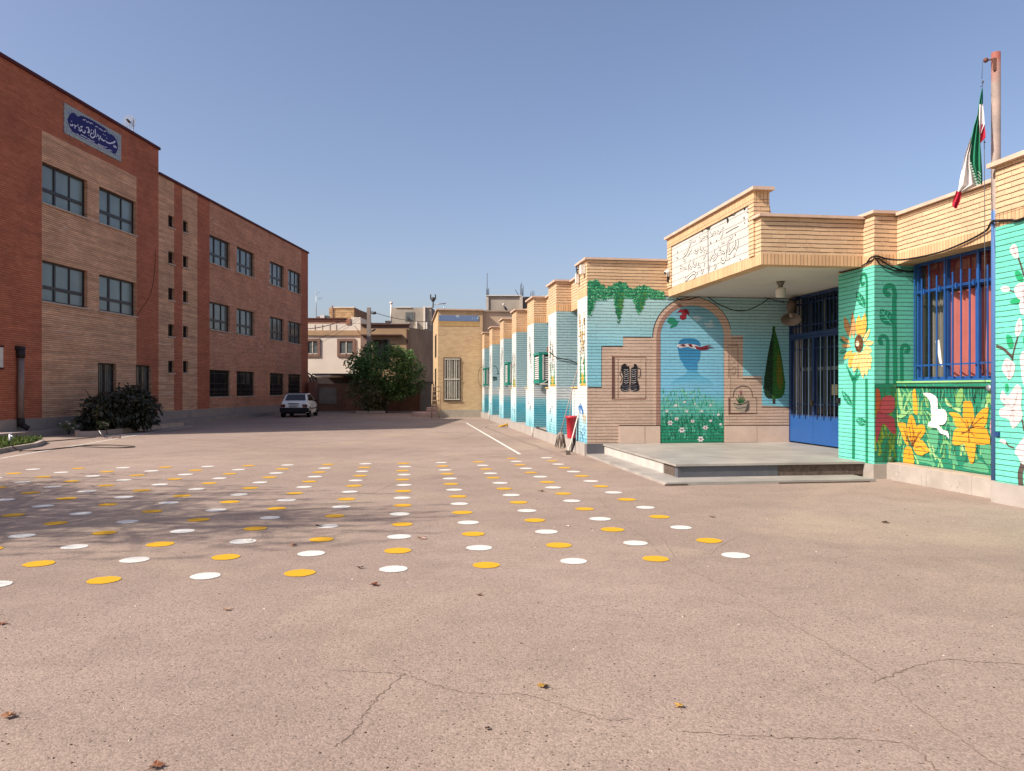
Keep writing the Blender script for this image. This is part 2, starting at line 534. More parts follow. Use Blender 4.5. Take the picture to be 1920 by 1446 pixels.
# facade grid: vertical cuts at strip edges, horizontal cuts at window heads and sills
H1, H2 = 12.72, 11.58
U1 = 10.02; U2 = 30.97
WT = [(8.37, 9.84), (4.82, 6.30)]
GW = (1.22, 2.66)
wins = []   # u0,u1,z0,z1,kind
b1a, b1b = (u_px(79), u_px(164)), (u_px(186), u_px(255.5))
for z0, z1 in WT:
    wins.append((*b1a, z0, z1, 'big')); wins.append((*b1b, z0, z1, 'big'))
wins.append((u_px(183.5), u_px(218), 1.0, 2.70, 'tallpane')); wins.append((u_px(254.5), u_px(284), 1.0, 2.70, 'tallpane'))
b2 = [(392.9, 431.7), (443.7, 477.2), (506, 532.7), (540.6, 564.5)]
for a, b in b2:
    for z0, z1 in WT: wins.append((u_px(a), u_px(b), z0, z1, 'small'))
    wins.append((u_px(a), u_px(b), *GW, 'grilled'))
for r_ in range(5):
    for a, b, z in ((315.5, 326.5, 9.36), (343, 352.9, 9.40)):
        wins.append((u_px(a), u_px(b), z - 1.737*r_, z - 1.737*r_ + .58, 'square'))
REV = .17
def facade(name, u0, u1, z0, z1, mat, parent, cut_extra=()):
    """front skin of one brick zone with the window openings left out"""
    ws = [w for w in wins if w[0] < u1-.01 and w[1] > u0+.01 and w[2] < z1-.01 and w[3] > z0+.01]
    us = sorted({u0, u1, *[min(max(x, u0), u1) for w in ws for x in w[:2]]})
    zs = sorted({z0, z1, *[min(max(x, z0), z1) for w in ws for x in w[2:4]]})
    mb = MB().mat(mat)
    for a, b in zip(us, us[1:]):
        for c, d in zip(zs, zs[1:]):
            um, zm = (a+b)/2, (c+d)/2
            if any(w[0] < um < w[1] and w[2] < zm < w[3] for w in ws): continue
            mb.ngon([FL.w(0, a, c), FL.w(0, b, c), FL.w(0, b, d), FL.w(0, a, d)])
    return mb.build(name, parent)
uA, uB = u_px(78.5), u_px(255.8)
PT = .60
facade('brick_wall', -.15, uA, PT, H1, M_RED, tall)
facade('brick_wall', uB, U1, PT, H1, M_RED, tall)
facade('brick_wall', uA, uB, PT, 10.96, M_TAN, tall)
facade('brick_wall', uA, uB, 10.96, H1, M_RED, tall)
v = [U1, u_px(326.5), u_px(342), u_px(370), u_px(393), u_px(564.8), U2]
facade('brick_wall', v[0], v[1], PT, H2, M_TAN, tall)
facade('brick_wall', v[1], v[2], PT, H2, M_RED, tall)
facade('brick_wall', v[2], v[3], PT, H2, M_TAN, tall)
facade('brick_wall', v[3], v[4], PT, H2, M_RED, tall)
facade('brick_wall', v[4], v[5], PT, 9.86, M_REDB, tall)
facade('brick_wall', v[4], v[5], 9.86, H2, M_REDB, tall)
facade('brick_wall', v[5], v[6], PT, H2, M_RED, tall)
# the rest of the shell: ends, back, step in the roof
mb = MB().mat(M_RED)
mb.ngon([FL.w(-14, -.15, 0), FL.w(0, -.15, 0), FL.w(0, -.15, H1), FL.w(-14, -.15, H1)])
mb.ngon([FL.w(-14, U2, 0), FL.w(0, U2, 0), FL.w(0, U2, H2), FL.w(-14, U2, H2)])
mb.ngon([FL.w(0, U1, H2), FL.w(-14, U1, H2), FL.w(-14, U1, H1), FL.w(0, U1, H1)])
mb.ngon([FL.w(-14, 0, 0), FL.w(-14, U2, 0), FL.w(-14, U2, H2), FL.w(-14, 0, H2)])
mb.build('end_wall', tall)
mb = MB().mat(plain('roof felt', '#55504c', .9))
mb.ngon([FL.w(-14, 0, H1-.3), FL.w(-.2, 0, H1-.3), FL.w(-.2, U1, H1-.3), FL.w(-14, U1, H1-.3)])
mb.ngon([FL.w(-14, U1, H2-.3), FL.w(-.2, U1, H2-.3), FL.w(-.2, U2, H2-.3), FL.w(-14, U2, H2-.3)])
mb.build('roof', tall)
mb = MB().mat(M_COPE)
mb.box(FL, -.35, .07, -.2, U1+.07, H1, H1+.12)
mb.box(FL, -14, -.35, U1-.25, U1+.07, H1, H1+.12); mb.box(FL, -14, -.35, -.07, .25, H1, H1+.12)
mb.build('coping', tall)
mb = MB().mat(M_COPE)
mb.box(FL, -.35, .07, U1+.005, U2+.07, H2, H2+.12); mb.box(FL, -14, -.35, U2-.25, U2+.07, H2, H2+.12)
mb.build('coping', tall)
mb = MB().mat(M_STONE)
u = -.15
while u < U2 - .01:
    e = min(u + 1.2, U2); mb.box(FL, -.1, .035, u + .004, e - .004, 0, PT); u = e
mb.build('plinth', tall)
# windows
def window(u0, u1, z0, z1, kind):
    fr = MB().mat(M_FRAME)
    dpt = -REV
    if kind == 'square': dpt = -.15
    # reveals
    rv = MB().mat(M_REVEAL)
    rv.ngon([FL.w(0, u0, z0), FL.w(dpt, u0, z0), FL.w(dpt, u0, z1), FL.w(0, u0, z1)])
    rv.ngon([FL.w(0, u1, z0), FL.w(dpt, u1, z0), FL.w(dpt, u1, z1), FL.w(0, u1, z1)])
    rv.ngon([FL.w(0, u0, z1), FL.w(dpt, u0, z1), FL.w(dpt, u1, z1), FL.w(0, u1, z1)])
    rv.ngon([FL.w(0, u0, z0), FL.w(dpt, u0, z0), FL.w(dpt, u1, z0), FL.w(0, u1, z0)])
    W, Hh = u1-u0, z1-z0
    def bar(a, b, c, d, o=0.0): fr.box(FL, dpt-.03, dpt+.04+o, a, b, c, d)
    t = .07
    if kind == 'square':
        bar(u0, u1, z0, z0+.04); bar(u0, u1, z1-.04, z1); bar(u0, u0+.04, z0+.04, z1-.04); bar(u1-.04, u1, z0+.04, z1-.04)
    else:
        bar(u0, u1, z0, z0+t); bar(u0, u1, z1-t, z1); bar(u0, u0+t, z0+t, z1-t); bar(u1-t, u1, z0+t, z1-t)
        zr = z0 + Hh*(.36 if kind in ('big', 'small') else .27)
        bar(u0+t, u1-t, zr-.06, zr+.06, .005)
        cuts = (.33, .66) if kind in ('big', 'small', 'grilled') else (.5,)
        for i, k in enumerate(cuts):
            c = u0 + W*k; hw = .05 if i == 0 else .025
            bar(c-hw, c+hw, z0+t, zr-.06, .002); bar(c-hw, c+hw, zr+.06, z1-t, .002)
    w = fr.build('window', tall)
    rv.build('window_reveal', w)
    gm = {'big': M_GLASS_PALE, 'small': M_GLASS_BLIND, 'grilled': M_GLASS_DARK, 'square': M_GLASS_DARK, 'tallpane': M_GLASS_BLIND}[kind]
    MB().mat(gm).ngon([FL.w(dpt, u0, z0), FL.w(dpt, u1, z0), FL.w(dpt, u1, z1), FL.w(dpt, u0, z1)]).build('pane', w)
    MB().mat(M_SILL).box(FL, -.05, .06, u0-.06, u1+.06, z0-.05, z0-.003).build('sill', w)
    if kind == 'grilled' or kind == 'tallpane':
        gr = MB().mat(M_FRAME)
        n = int(W/.13)
        for i in range(1, n):
            c = u0 + W*i/n; gr.box(FL, -.07, -.055, c-.007, c+.007, z0, z1)
        for k in (.12, .5, .88): gr.box(FL, -.055, -.045, u0, u1, z0+Hh*k-.015, z0+Hh*k+.015)
        gr.build('window_grille', w)
for w_ in wins: window(*w_)
# walkway along the foot of the tall school
mb = MB().mat(plain('walkway concrete', '#8d8078', .9, .2, scale=1.5, bump=.2))
mb.box(FL, .036, .75, -3, U2, 0, .2)
struct(mb.build('walkway'))
# drainpipe
du, dz = PL.px(33, 655)
mb = MB().mat(plain('grey brown drainpipe', '#7a6861', .5, .4)); mb.smooth = True
mb.tube([FL.w(.12, du, .62), FL.w(.12, du, dz-.25)], .10, 14)
mb.mat(plain('dark pipe collar', '#2b2222', .6))
mb.tube([FL.w(.12, du, .36), FL.w(.12, du, .64)], .12, 14)
mb.tube([FL.w(.12, du, .42), FL.w(.34, du+.06, .28)], .09, 12)
mb.tube([FL.w(.12, du, dz-.3), FL.w(.12, du, dz+.0)], .13, 14)
mb.tube([FL.w(.12, du, dz-.05), FL.w(.0, du-.1, dz+.05)], .07, 10)
mb.box(FL, .0, .2, du-.12, du+.12, dz-.02, dz+.1)
tag(mb.build('drainpipe', origin=FL.w(.12, du, .3)), 'thick grey brown downpipe on the red brick wall, left of the bushes', 'drainpipe')
# white box at the building's near corner
bz0, bz1 = PL.px(2, 691)[1], PL.px(2, 648)[1]
mb = MB().mat(plain('off white sheet metal', '#c9c0b4', .5, .4))
mb.box(FL, -.7, .05, -.85, PL.px(3.5, 660)[0], bz0+.03, bz1-.06)
mb.mat(M_COPE).box(FL, -.72, .07, -.87, PL.px(4.2, 660)[0], bz0-.03, bz0+.03).box(FL, -.72, .07, -.87, PL.px(4.2, 660)[0], bz1-.06, bz1)
tag(mb.build('wall_box', origin=FL.w(.1, 0, bz0)), 'pale metal box with dark edges fixed at the brick school corner', 'wall box')
# tiled name sign
sc_ = lambda L: PL.pts(L, 110, 185, 11.57)
c_ = PL.pts([(119, 195.5), (225.5, 250.5), (226.5, 303.5), (119, 250)])
su0 = (c_[0][0]+c_[3][0])/2; su1 = (c_[1][0]+c_[2][0])/2; sz0 = (c_[2][1]+c_[3][1])/2; sz1 = (c_[0][1]+c_[1][1])/2
sign = thing('tile_sign', 'blue and white tile name sign high on the brick school wall', 'sign', FL.w(0, (su0+su1)/2, sz0))
g = G('patterned border tile', .3, .5)
p = g.pos()
k = g.vor(p, 9, 'F1', 0); k2 = g.noise(p, 16, 3)
cc = g.mix(g.rng(k, .25, .33), lin('#6f7f86'), lin('#94958e'))
cc = g.mix(g.rng(k2, .53, .58), cc, lin('#4c5f8c'))
g.col(cc)
tbm = MB().mat(g.m).slab(PL, [(su0, sz0), (su1, sz0), (su1, sz1), (su0, sz1)], -.02, .03)
mb = tbm; mb.mat(plain('cream tile edge', '#a39d8c', .3, .5))
nn = 26
for i in range(nn):
    a = su0 + (su1-su0)*(i+.2)/nn; b = su0 + (su1-su0)*(i+.8)/nn
    for zz in (sz0+.01, sz1-.12): mb.slab(PL, [(a, zz), (b, zz), ((a+b)/2+.03, zz+.11), ((a+b)/2-.03, zz+.11)], .031, .036)
for i in range(10):
    a = sz0 + (sz1-sz0)*(i+.25)/10; b = sz0 + (sz1-sz0)*(i+.75)/10
    for uu in (su0+.01, su1-.11): mb.slab(PL, [(uu, a), (uu+.1, a), (uu+.1, b), (uu, b)], .031, .036)
mb.build('tile_border', sign)
cart = sc_([(290, 305), (335, 330), (390, 388), (450, 380), (490, 378), (700, 470), (900, 590), (1010, 665), (1060, 760), (1120, 775), (1190, 830), (1235, 910), (1265, 1010), (1262, 1100), (1215, 1190), (1160, 1185), (1100, 1130), (1030, 1110), (800, 1005), (600, 905), (470, 830), (415, 770), (350, 752), (290, 720), (250, 660), (210, 580), (180, 470), (200, 390), (240, 330)])
MB().mat(plain('deep blue glazed tile', '#221a58', .5, .2, .5, var=.2, scale=4)).slab(PL, closed(cart, 3), .03, .042).build('tile_cartouche', sign)
mb = MB().mat(plain('white glaze lettering', '#cfcbd8', .3, .5))
W_ = .055
strokes = [  # main line, read right to left
    ([(1205, 930), (1150, 960), (1080, 970), (1020, 945), (985, 905)], 1.2), ([(1165, 1010), (1185, 1050), (1225, 1060)], 1), ([(1190, 1020), (1215, 1035)], .8),
    ([(1225, 1040), (1230, 1075)], .8), ([(1015, 845), (1022, 870)], .9), ([(980, 790), (990, 805)], 1), ([(945, 770), (952, 785)], 1),
    ([(970, 900), (950, 920), (930, 895), (900, 895)], 1), ([(920, 860), (905, 880)], .9), ([(885, 810), (880, 850), (860, 880), (835, 860)], 1), ([(845, 790), (848, 850)], 1), ([(845, 905), (855, 912)], 1),
    ([(815, 770), (812, 810), (790, 835)], .9), ([(770, 660), (775, 790), (750, 810)], 1.1), ([(735, 690), (740, 780)], 1), ([(775, 800), (720, 850), (670, 820), (670, 770), (700, 740)], 1.1), ([(710, 760), (715, 775)], .9), ([(690, 670), (690, 700)], .9),
    ([(620, 620), (625, 710), (600, 740)], 1.1), ([(650, 670), (645, 730), (620, 745)], .9), ([(625, 790), (630, 805)], .9), ([(550, 690), (545, 740), (510, 735), (480, 690)], 1.1), ([(600, 620), (570, 640)], .9),
    ([(490, 600), (470, 620), (440, 600)], 1), ([(480, 660), (460, 690), (430, 690), (400, 670)], 1), ([(405, 630), (440, 650)], .9), ([(390, 560), (395, 610)], 1), ([(355, 580), (345, 605), (320, 590), (318, 560)], 1), ([(318, 630), (340, 645)], 1),
    ([(285, 555), (270, 585), (235, 575), (220, 545)], 1.1), ([(255, 485), (257, 505)], 1.1), ([(430, 700), (450, 720)], .8),
    # small line above
    ([(500, 455), (540, 465), (555, 450)], .6), ([(570, 480), (600, 515), (620, 500)], .6), ([(610, 495), (650, 520)], .6), ([(655, 540), (690, 530), (720, 560)], .6),
    ([(770, 605), (810, 610), (830, 640)], .6), ([(850, 640), (880, 665), (900, 655)], .6), ([(900, 680), (940, 700)], .6), ([(960, 715), (990, 705), (1015, 720)], .6),
    # small line below
    ([(450, 790), (500, 800), (540, 830), (590, 840)], .6), ([(600, 870), (650, 880)], .6), ([(640, 890), (700, 920)], .6), ([(700, 915), (760, 940)], .6), ([(760, 985), (800, 1000)], .5), ([(840, 990), (900, 1020), (960, 1045), (1030, 1060)], .6), ([(1050, 1110), (1110, 1120), (1140, 1145)], .5), ([(830, 1000), (850, 970)], .5)]
for L, k in strokes:
    L = sc_(L)
    mb.ribbon(PL, L, W_*k, .046, W_*k*.6)
mb.ribbon(PL, sc_([(455, 825), (700, 950), (1040, 1120)]), .02, .045)
mb.build('sign_lettering', sign)
# antenna
au, az = PL.px(270, 262)
ax = FL.w(-.5, au, H1 - .3)
ant = thing('roof_antenna', 'small mesh dish antenna on a thin mast above the brick school roof', 'antenna', ax)
mb = MB().mat(plain('galvanised steel', '#9aa0a4', .4, .5, .6))
zt = EYE + (HOR-222)*ax[1]/FOC
mb.tube([(ax[0], ax[1], H1-.3), (ax[0], ax[1], zt)], .025, 8).build('mast', ant)
mb = MB().mat(plain('pale dish mesh', '#a9a7a8', .5, .4))
ctr = (ax[0]-.12, ax[1]-.1, zt - .2)
for r_ in (.08, .15, .22, .29):
    mb.tube([Vector(ctr) + Vector((math.cos(a)*r_, -.3*(1-(r_/.29)**2)*.0 , math.sin(a)*r_)) for a in [2*math.pi*i/20 for i in range(21)]], .010, 5, cap=False)
for i in range(8):
    a = math.pi*i/8
    mb.tube([Vector(ctr) + Vector((math.cos(a)*.29, 0, math.sin(a)*.29)), Vector(ctr) - Vector((math.cos(a)*.29, 0, math.sin(a)*.29))], .007, 5)
mb.build('dish', ant)
MB().mat(M_FRAME).tube([ctr, (ctr[0]+.05, ctr[1]-.3, ctr[2])], .05, 8).build('receiver', ant)
# a loose cable hanging down the red strip
cb = PL.pts([(291, 470), (288, 520), (280, 555), (268, 575), (255, 592)])
mb = MB().mat(plain('black cable', '#171515', .6))
mb.tube(smooth3([PL.w(q, z, .02) for q, z in cb]), .008, 5)
tag(mb.build('facade_cable', origin=PL.w(*cb[0])), 'thin dark cable hanging down the red brick strip of the tall school', 'cable')
# ------------------------------------------------------------------ low painted school on the right
low = thing('painted_school', 'low tan brick school with turquoise and blue painted murals and pillars', 'school building', FR.w(0, 0, 0))
kt = dict(course=.079, length=.27, jw=.14, js=.84, joint='#3c2b20', bump=.8, hvar=.06)
M_TANR = brick('natural tan brick', '#cfb08c', FR, var=.05, dirt=.14, head=.5, **kt)
M_SOLD = brick('tan soldier course', '#cba67e', FR, soldier=True, js=.7, joint='#4a3628', var=.09, bump=.7)
M_CONC = plain('rough pinkish plaster', '#a88f80', .9, .2, scale=3, bump=.3)
M_COPR = plain('pinkish stone coping', '#c0a591', .8, .25, scale=4, bump=.2)
M_PLIN = plain('grey cement plinth', '#9c948c', .9, .2, scale=2.5, bump=.3)
M_SOFF = plain('off white soffit plaster', '#c0bab0', .9, .2, scale=1.2, var=.06)
M_SLATE = plain('grey slate slab', '#98928a', .5, .35, scale=1.3, var=.22, bump=.12)
M_DSLATE = plain('dark slate riser', '#54545a', .5, .4, scale=5, var=.15)
M_MORT = plain('rough mortar', '#5c5048', .95, .2, scale=14, var=.35, bump=1.0)
PZ, BZ, RZ = .30, 3.94, 4.82
FAR = 26.4
M_PW = brick('white pillar paint', '#d9dcd8', FR, js=.6, jw=.13, joint='#6f7776', var=.02, head=.5, dirt=.08, bump=.55, rough=.72,
             grad=[(.3, '#78b6c4'), (.75, '#9ccbd4'), (1.15, '#c6d0d0'), (1.6, '#cfccc6'), (2.6, '#c9ccc9')])
M_PB = brick('blue pillar paint', '#7fb0ba', FR, js=.85, jw=.135, joint='#353d40', var=.04, head=.6, dirt=.12, bump=.6, rough=.72,
             grad=[(.3, '#5f9aa6'), (.95, '#4fa6b8'), (1.25, '#82bac4'), (1.4, '#c9cac8'), (1.65, '#c3c8c8'), (1.78, '#a4c0c4'), (3.9, '#98bac0')])
PT_COURT = {}
# pillars: camera-side face at s, length l along the court
pillars = [(0.0, 1.06), (3.90, 1.28), (7.95, 1.45), (12.27, 1.25), (16.34, 1.3), (20.99, 1.3), (25.0, 1.2)]
REC = 1.05; PAR = .45
pil_objs = []
for i, (s0, l) in enumerate(pillars):
    dep = 5.3 if i == 0 else REC
    mb = MB().mat(M_PW)
    mb.ngon([FR.w(0, s0, PZ), FR.w(0, s0+l, PZ), FR.w(0, s0+l, BZ), FR.w(0, s0, BZ)])
    mb.mat(M_PB)
    if i: mb.ngon([FR.w(0, s0, PZ), FR.w(dep, s0, PZ), FR.w(dep, s0, BZ), FR.w(0, s0, BZ)])
    mb.ngon([FR.w(0, s0+l, PZ), FR.w(REC, s0+l, PZ), FR.w(REC, s0+l, BZ), FR.w(0, s0+l, BZ)])
    # bare brick head with a soldier course
    mb.mat(M_SOLD)
    if i: mb.box(FR, -.004, dep, s0-.004, s0+l+.004, BZ, BZ+.2)
    else: mb.box(FR, -.004, .9, s0+.004, s0+l+.004, BZ-.001, BZ+.2)
    mb.mat(M_TANR)
    if i: mb.box(FR, 0, dep, s0, s0+l, BZ+.2, RZ)
    else: mb.box(FR, 0, .9, s0+.003, s0+l, BZ+.2, RZ)
    pil = mb.build('pillar', low)
    pil_objs.append(pil)
    if i: MB().mat(M_COPR).box(FR, -.07, REC, s0-.06, s0+l+.06, RZ, RZ+.055).build('pillar_coping', pil)
    # lower thickening beside the window with a yellow ledge
    mb = MB().mat(M_PW)
    e = .72 if i == 0 else .42
    if i < 6:
        mb.box(FR, .012, .5, s0+l, s0+l+e, PZ, 1.66)
        mb.mat(paint('#d3b46a')).box(FR, -.02, .5, s0+l+.001, s0+l+e+.03, 1.661, 1.70)
        mb.build('window_pier', low)
# recess walls, windows, parapets between the pillars
for i in range(len(pillars)):
    a = pillars[i][0] + pillars[i][1]
    b = pillars[i+1][0] if i < 6 else FAR
    MB().mat(M_PB).ngon([FR.w(REC, a, PZ), FR.w(REC, b, PZ), FR.w(REC, b, BZ), FR.w(REC, a, BZ)]).build('recess_wall', low)
    mb = MB().mat(M_TANR)
    mb.box(FR, PAR, PAR+.3, a, b, BZ+.2, RZ-.02)
    mb.mat(M_SOLD).box(FR, PAR-.004, PAR+.3, a+.005, b-.005, BZ, BZ+.2)
    mb.mat(M_SOFF).box(FR, PAR+.3, REC, a, b, BZ+.01, BZ+.1)
    mb.build('parapet', low)
    MB().mat(M_COPR).box(FR, PAR-.07, PAR+.35, a+.065, b-.065, RZ-.02, RZ+.03).build('parapet_coping', low)
    if i < 6:
        w0, w1 = a+.55, b-.25
        if w1 - w0 > .6:
            mb = MB().mat(plain('teal window steel', '#1f7f78', .5, .4))
            for q0, q1, z0, z1 in ((w0, w1, 1.7, 1.76), (w0, w1, 3.3, 3.36), (w0, w0+.06, 1.76, 3.3), (w1-.06, w1, 1.76, 3.3), ((w0+w1)/2-.03, (w0+w1)/2+.03, 1.76, 3.3)):
                mb.box(FR, REC-.06, REC, q0, q1, z0, z1)
            w = mb.build('side_window', low)
            MB().mat(M_GLASS_DARK).ngon([FR.w(REC-.03, w0, 1.7), FR.w(REC-.03, w1, 1.7), FR.w(REC-.03, w1, 3.36), FR.w(REC-.03, w0, 3.36)]).build('pane', w)
# plinth of the court side
mb = MB().mat(M_PLIN)
s = -.02
while s < FAR:
    e = min(s + 1.35, FAR); mb.box(FR, -.07, REC, s + (.004 if s > 0 else 0), e-.004, 0, PZ); s = e
mb.build('plinth', low)
# shell: roof and hidden walls
mb = MB().mat(plain('roof felt', '#55504c', .9))
mb.box(FR, 1.2, 18, .3, FAR, BZ+.12, BZ+.5)
mb.box(FR, 5.6, 18, -14, .29, BZ+.12, BZ+.5)
mb.build('roof', low)

# ---------------- mural wall (faces the camera), s = 0
MU = Plane(FR, 'b', 0.0, -1)
M_MTAN = paint('#c4a996', name='mural tan paint', var=.05, dirt=.14)
GW_T = 5.304
mb = MB().mat(M_MTAN)
mb.ngon([FR.w(0, 0, PZ), FR.w(GW_T, 0, PZ), FR.w(GW_T, 0, BZ+.05), FR.w(0, 0, BZ+.05)])
mb.mat(M_TANR).ngon([FR.w(0, 0, BZ+.05), FR.w(GW_T, 0, BZ+.05), FR.w(GW_T, 0, RZ), FR.w(0, 0, RZ)])
mb.mat(M_MTAN).ngon([FR.w(.9, .35, BZ), FR.w(GW_T, .35, BZ), FR.w(GW_T, .35, RZ), FR.w(.9, .35, RZ)])
mural = mb.build('mural_wall', low)
MB().mat(M_COPR).box(FR, -.07, 2.02, -.06, .4, RZ, RZ+.05).box(FR, -.07, .9, .401, 1.12, RZ, RZ+.05).build('parapet_coping', low)
MB().mat(M_DSLATE).box(FR, -.012, .42, -.03, -.021, 0, PZ-.002).build('slate_plinth', low)
c1 = lambda L: MU.pts(L, 1060, 460, 3.442)
c2 = lambda L: MU.pts(L, 1220, 540, 4.8214)
full = lambda L: MU.pts(L)
O = .0025
# sky blue field
mb = MB().mat(paint('#86b6c0', name='mural sky blue', grad=[(1.2, '#7cbfd2'), (2.6, '#88c4d2'), (3.6, '#a2c8ca')]))
mb.poly(MU, [(.002, BZ-.002), (.002, full([(1101, 726)])[0][1])] + full([(1128, 726), (1128, 649), (1168, 649), (1168, 632), (1226, 632), (1366, 632), (1366, 630), (1393, 630), (1393, 707), (1428.5, 710), (1428.5, 760)]) + [(GW_T-.002, full([(1480, 763)])[0][1]), (GW_T-.002, BZ-.002)], O)
mb.build('painted_sky', mural)
# low marble-coloured slabs at the foot
mb = MB().mat(plain('painted plinth slab', '#c2ab9b', .75, .3, scale=2, var=.1))
xs = [1160, 1209, 1238]
for a, b in zip(xs, xs[1:]): MB().mat(mb.mats[0]).slab(MU, full([(a+.5, 831.6), (b-.5, 831.4), (b-.5, 798.5), (a+.5, 798.6)]), 0, .02).build('foot_slab', mural)
xs = [1358.5, 1419, 1480]
for a, b in zip(xs, xs[1:]): MB().mat(mb.mats[0]).slab(MU, full([(a+.4, 829.6), (b-.4, 829), (b-.4, 797.8), (a+.4, 798)]), 0, .02).build('foot_slab', mural)
M_LN = paint('#2e2622', name='mural outline paint')
mb = MB().mat(M_LN)
for L in ([(145, 915), (232, 917)], [(232, 652), (370, 652)], [(372, 592), (553, 593)]):
    mb.ribbon(MU, c1(L), .022, .0045)
mb.ribbon(MU, c1([(233, 653), (233, 915)]), .006, .0045)
for L in ([(700, 454), (835, 452)], [(830, 820), (1005, 822)], [(1003, 1076), (1255, 1078)]):
    mb.ribbon(MU, c2(L), .02, .0045)
mb.ribbon(MU, full([(1160, 798), (1239, 798)]), .02, .022); mb.ribbon(MU, full([(1358, 797.6), (1480, 797.4)]), .02, .022)
mb.mat(paint('#c9b6a6', name='mural pale edge'))
for L in ([(700, 440), (835, 440)], [(830, 806), (1005, 806)]): mb.ribbon(MU, c2(L), .05, .0044)
mb.build('painted_outline', mural)
# arch
cx_, cy_ = 1297.5, 633.0
def arc(rx, ry, a0, a1, n=28): return [(cx_ + rx*math.cos(R(a0+(a1-a0)*i/n)), cy_ - ry*math.sin(R(a0+(a1-a0)*i/n))) for i in range(n+1)]
mb = MB().mat(paint('#cfb09c', name='mural arch paint'))
mb.poly(MU, full([(1224, 831)] + arc(73.5, 75, 180, 0) + [(1367, 798), (1357, 798)] + arc(60, 60, 0, 180)[1:-1] + [(1238, 831)]), .005)
mb.mat(paint('#a17d70', name='mural arch shade paint'))
mb.poly(MU, full([(1230, 831)] + arc(67, 68, 180, 110, 12) + arc(60, 60.5, 105, 180, 12) + [(1238.5, 831)]), .0065)
mb.mat(M_LN)
mb.ribbon(MU, full(arc(74, 75.5, 180, 95, 14)), .018, .008); mb.ribbon(MU, full(arc(74, 75.5, 80, 12, 12)), .014, .008)
mb.build('painted_arch', mural)
mb = MB().mat(paint('#86bdd6', name='mural archway sky', grad=[(.32, '#1c8463'), (.75, '#2a9474'), (1.15, '#5fb7ae'), (1.65, '#7abfde'), (3.0, '#84c2d8'), (3.7, '#74a8ba')]))
mb.poly(MU, full([(1238.5, 831)] + arc(59, 60, 180, 0) + [(1357, 829.5)]), .0085)
opening = mb.build('painted_archway', mural)
# head silhouette with headband
mb = MB().mat(paint('#5cacd0', name='mural bust pale', grad=[(1.55, '#82bed6'), (1.95, '#62b0d2'), (2.2, '#4a9fca')]))
mb.poly(MU, closed(c2([(290, 690), (330, 745), (300, 790), (215, 830), (190, 890), (420, 900), (560, 890), (530, 830), (450, 790), (415, 740), (420, 690)]), 3), .0105)
mb.mat(paint('#3484b4', name='mural head blue', grad=[(2.0, '#4a9cc8'), (2.25, '#3a8cbc'), (2.8, '#2c7cac')]))
mb.poly(MU, closed(c2([(275, 465), (345, 456), (410, 464), (445, 500), (448, 570), (440, 640), (415, 690), (420, 735), (330, 740), (295, 690), (262, 640), (252, 590), (243, 520)]), 3), .0125)
mb.build('painted_head', mural)
mb = MB().mat(paint('#d6cdd2', name='mural band white'))
mb.poly(MU, c2([(238, 528), (240, 512), (330, 503), (400, 515), (450, 532), (448, 562), (400, 550), (330, 535), (262, 545)]), .0145)
mb.mat(paint('#7e2236', name='mural band red'))
for L in ([(335, 507), (365, 509), (385, 540), (352, 530)], [(395, 522), (450, 535), (448, 562), (410, 552)], [(448, 535), (500, 520), (550, 516), (505, 535), (590, 546), (530, 545), (500, 560), (450, 562)], [(262, 515), (300, 508), (310, 528), (290, 530)]):
    mb.poly(MU, c2(L), .0165)
mb.mat(M_LN)
for L in ([(260, 520), (290, 515), (320, 525)], [(340, 520), (370, 530)], [(450, 548), (500, 545), (560, 535)]): mb.ribbon(MU, c2(L), .012, .018)
mb.build('painted_headband', mural)
# birds
mb = MB().mat(paint('#8e1f30', name='mural bird red'))
mb.poly(MU, c2([(232, 230), (265, 192), (300, 200), (315, 185), (325, 195), (342, 205), (348, 250), (325, 235), (318, 280), (290, 293), (263, 280), (262, 248), (285, 240), (270, 220)]), .0105)
mb.build('painted_bird', mural); mb = MB().mat(paint('#1f8568', name='mural bird green'))
mb.poly(MU, c2([(140, 300), (160, 292), (148, 275), (180, 265), (215, 270), (235, 300), (262, 295), (245, 318), (235, 345), (205, 355), (172, 370), (178, 345), (200, 332), (165, 325)]), .0105)
mb.build('painted_bird', mural); mb = MB().mat(paint('#a9c6cf', name='mural bird pale'))
mb.poly(MU, c2([(375, 262), (420, 250), (470, 275), (440, 290), (420, 300), (390, 285)]), .0105)
mb.poly(MU, c2([(480, 310), (520, 325), (530, 290), (560, 295), (555, 330), (590, 352), (540, 360), (500, 350)]), .0105)
mb.build('painted_bird', mural)
# grass and daisies in the archway
rg = random.Random(11)
gm = [paint(h, name='mural grass '+h) for h in ('#2c9677', '#5fb79c', '#137052', '#8ccbb4', '#0f5f49')]
mb = MB()
for i in range(620):
    x = rg.uniform(100, 655); hgt = rg.random()
    y = 1385 - 460*hgt**.9
    lim = 925 + max(0, (x-420))*.75
    if y < lim: continue
    ln_ = rg.uniform(22, 60)*(1.35 - .6*hgt); lean = rg.uniform(-16, 16)
    mb.mat(gm[rg.choice((0, 1, 1, 3) if hgt > .45 else (0, 1, 2, 4, 2))])
    w = rg.uniform(3, 6)
    mb.poly(MU, c2([(x-w, y), (x+w, y), (x+lean*.5+w*.5, y-ln_*.6), (x+lean, y-ln_)]), .0102 + .00001*(i % 90))
mb.build('painted_grass', mural)
mw, mr = paint('#dcd8d6', name='mural daisy white'), paint('#8c4452', name='mural daisy eye')
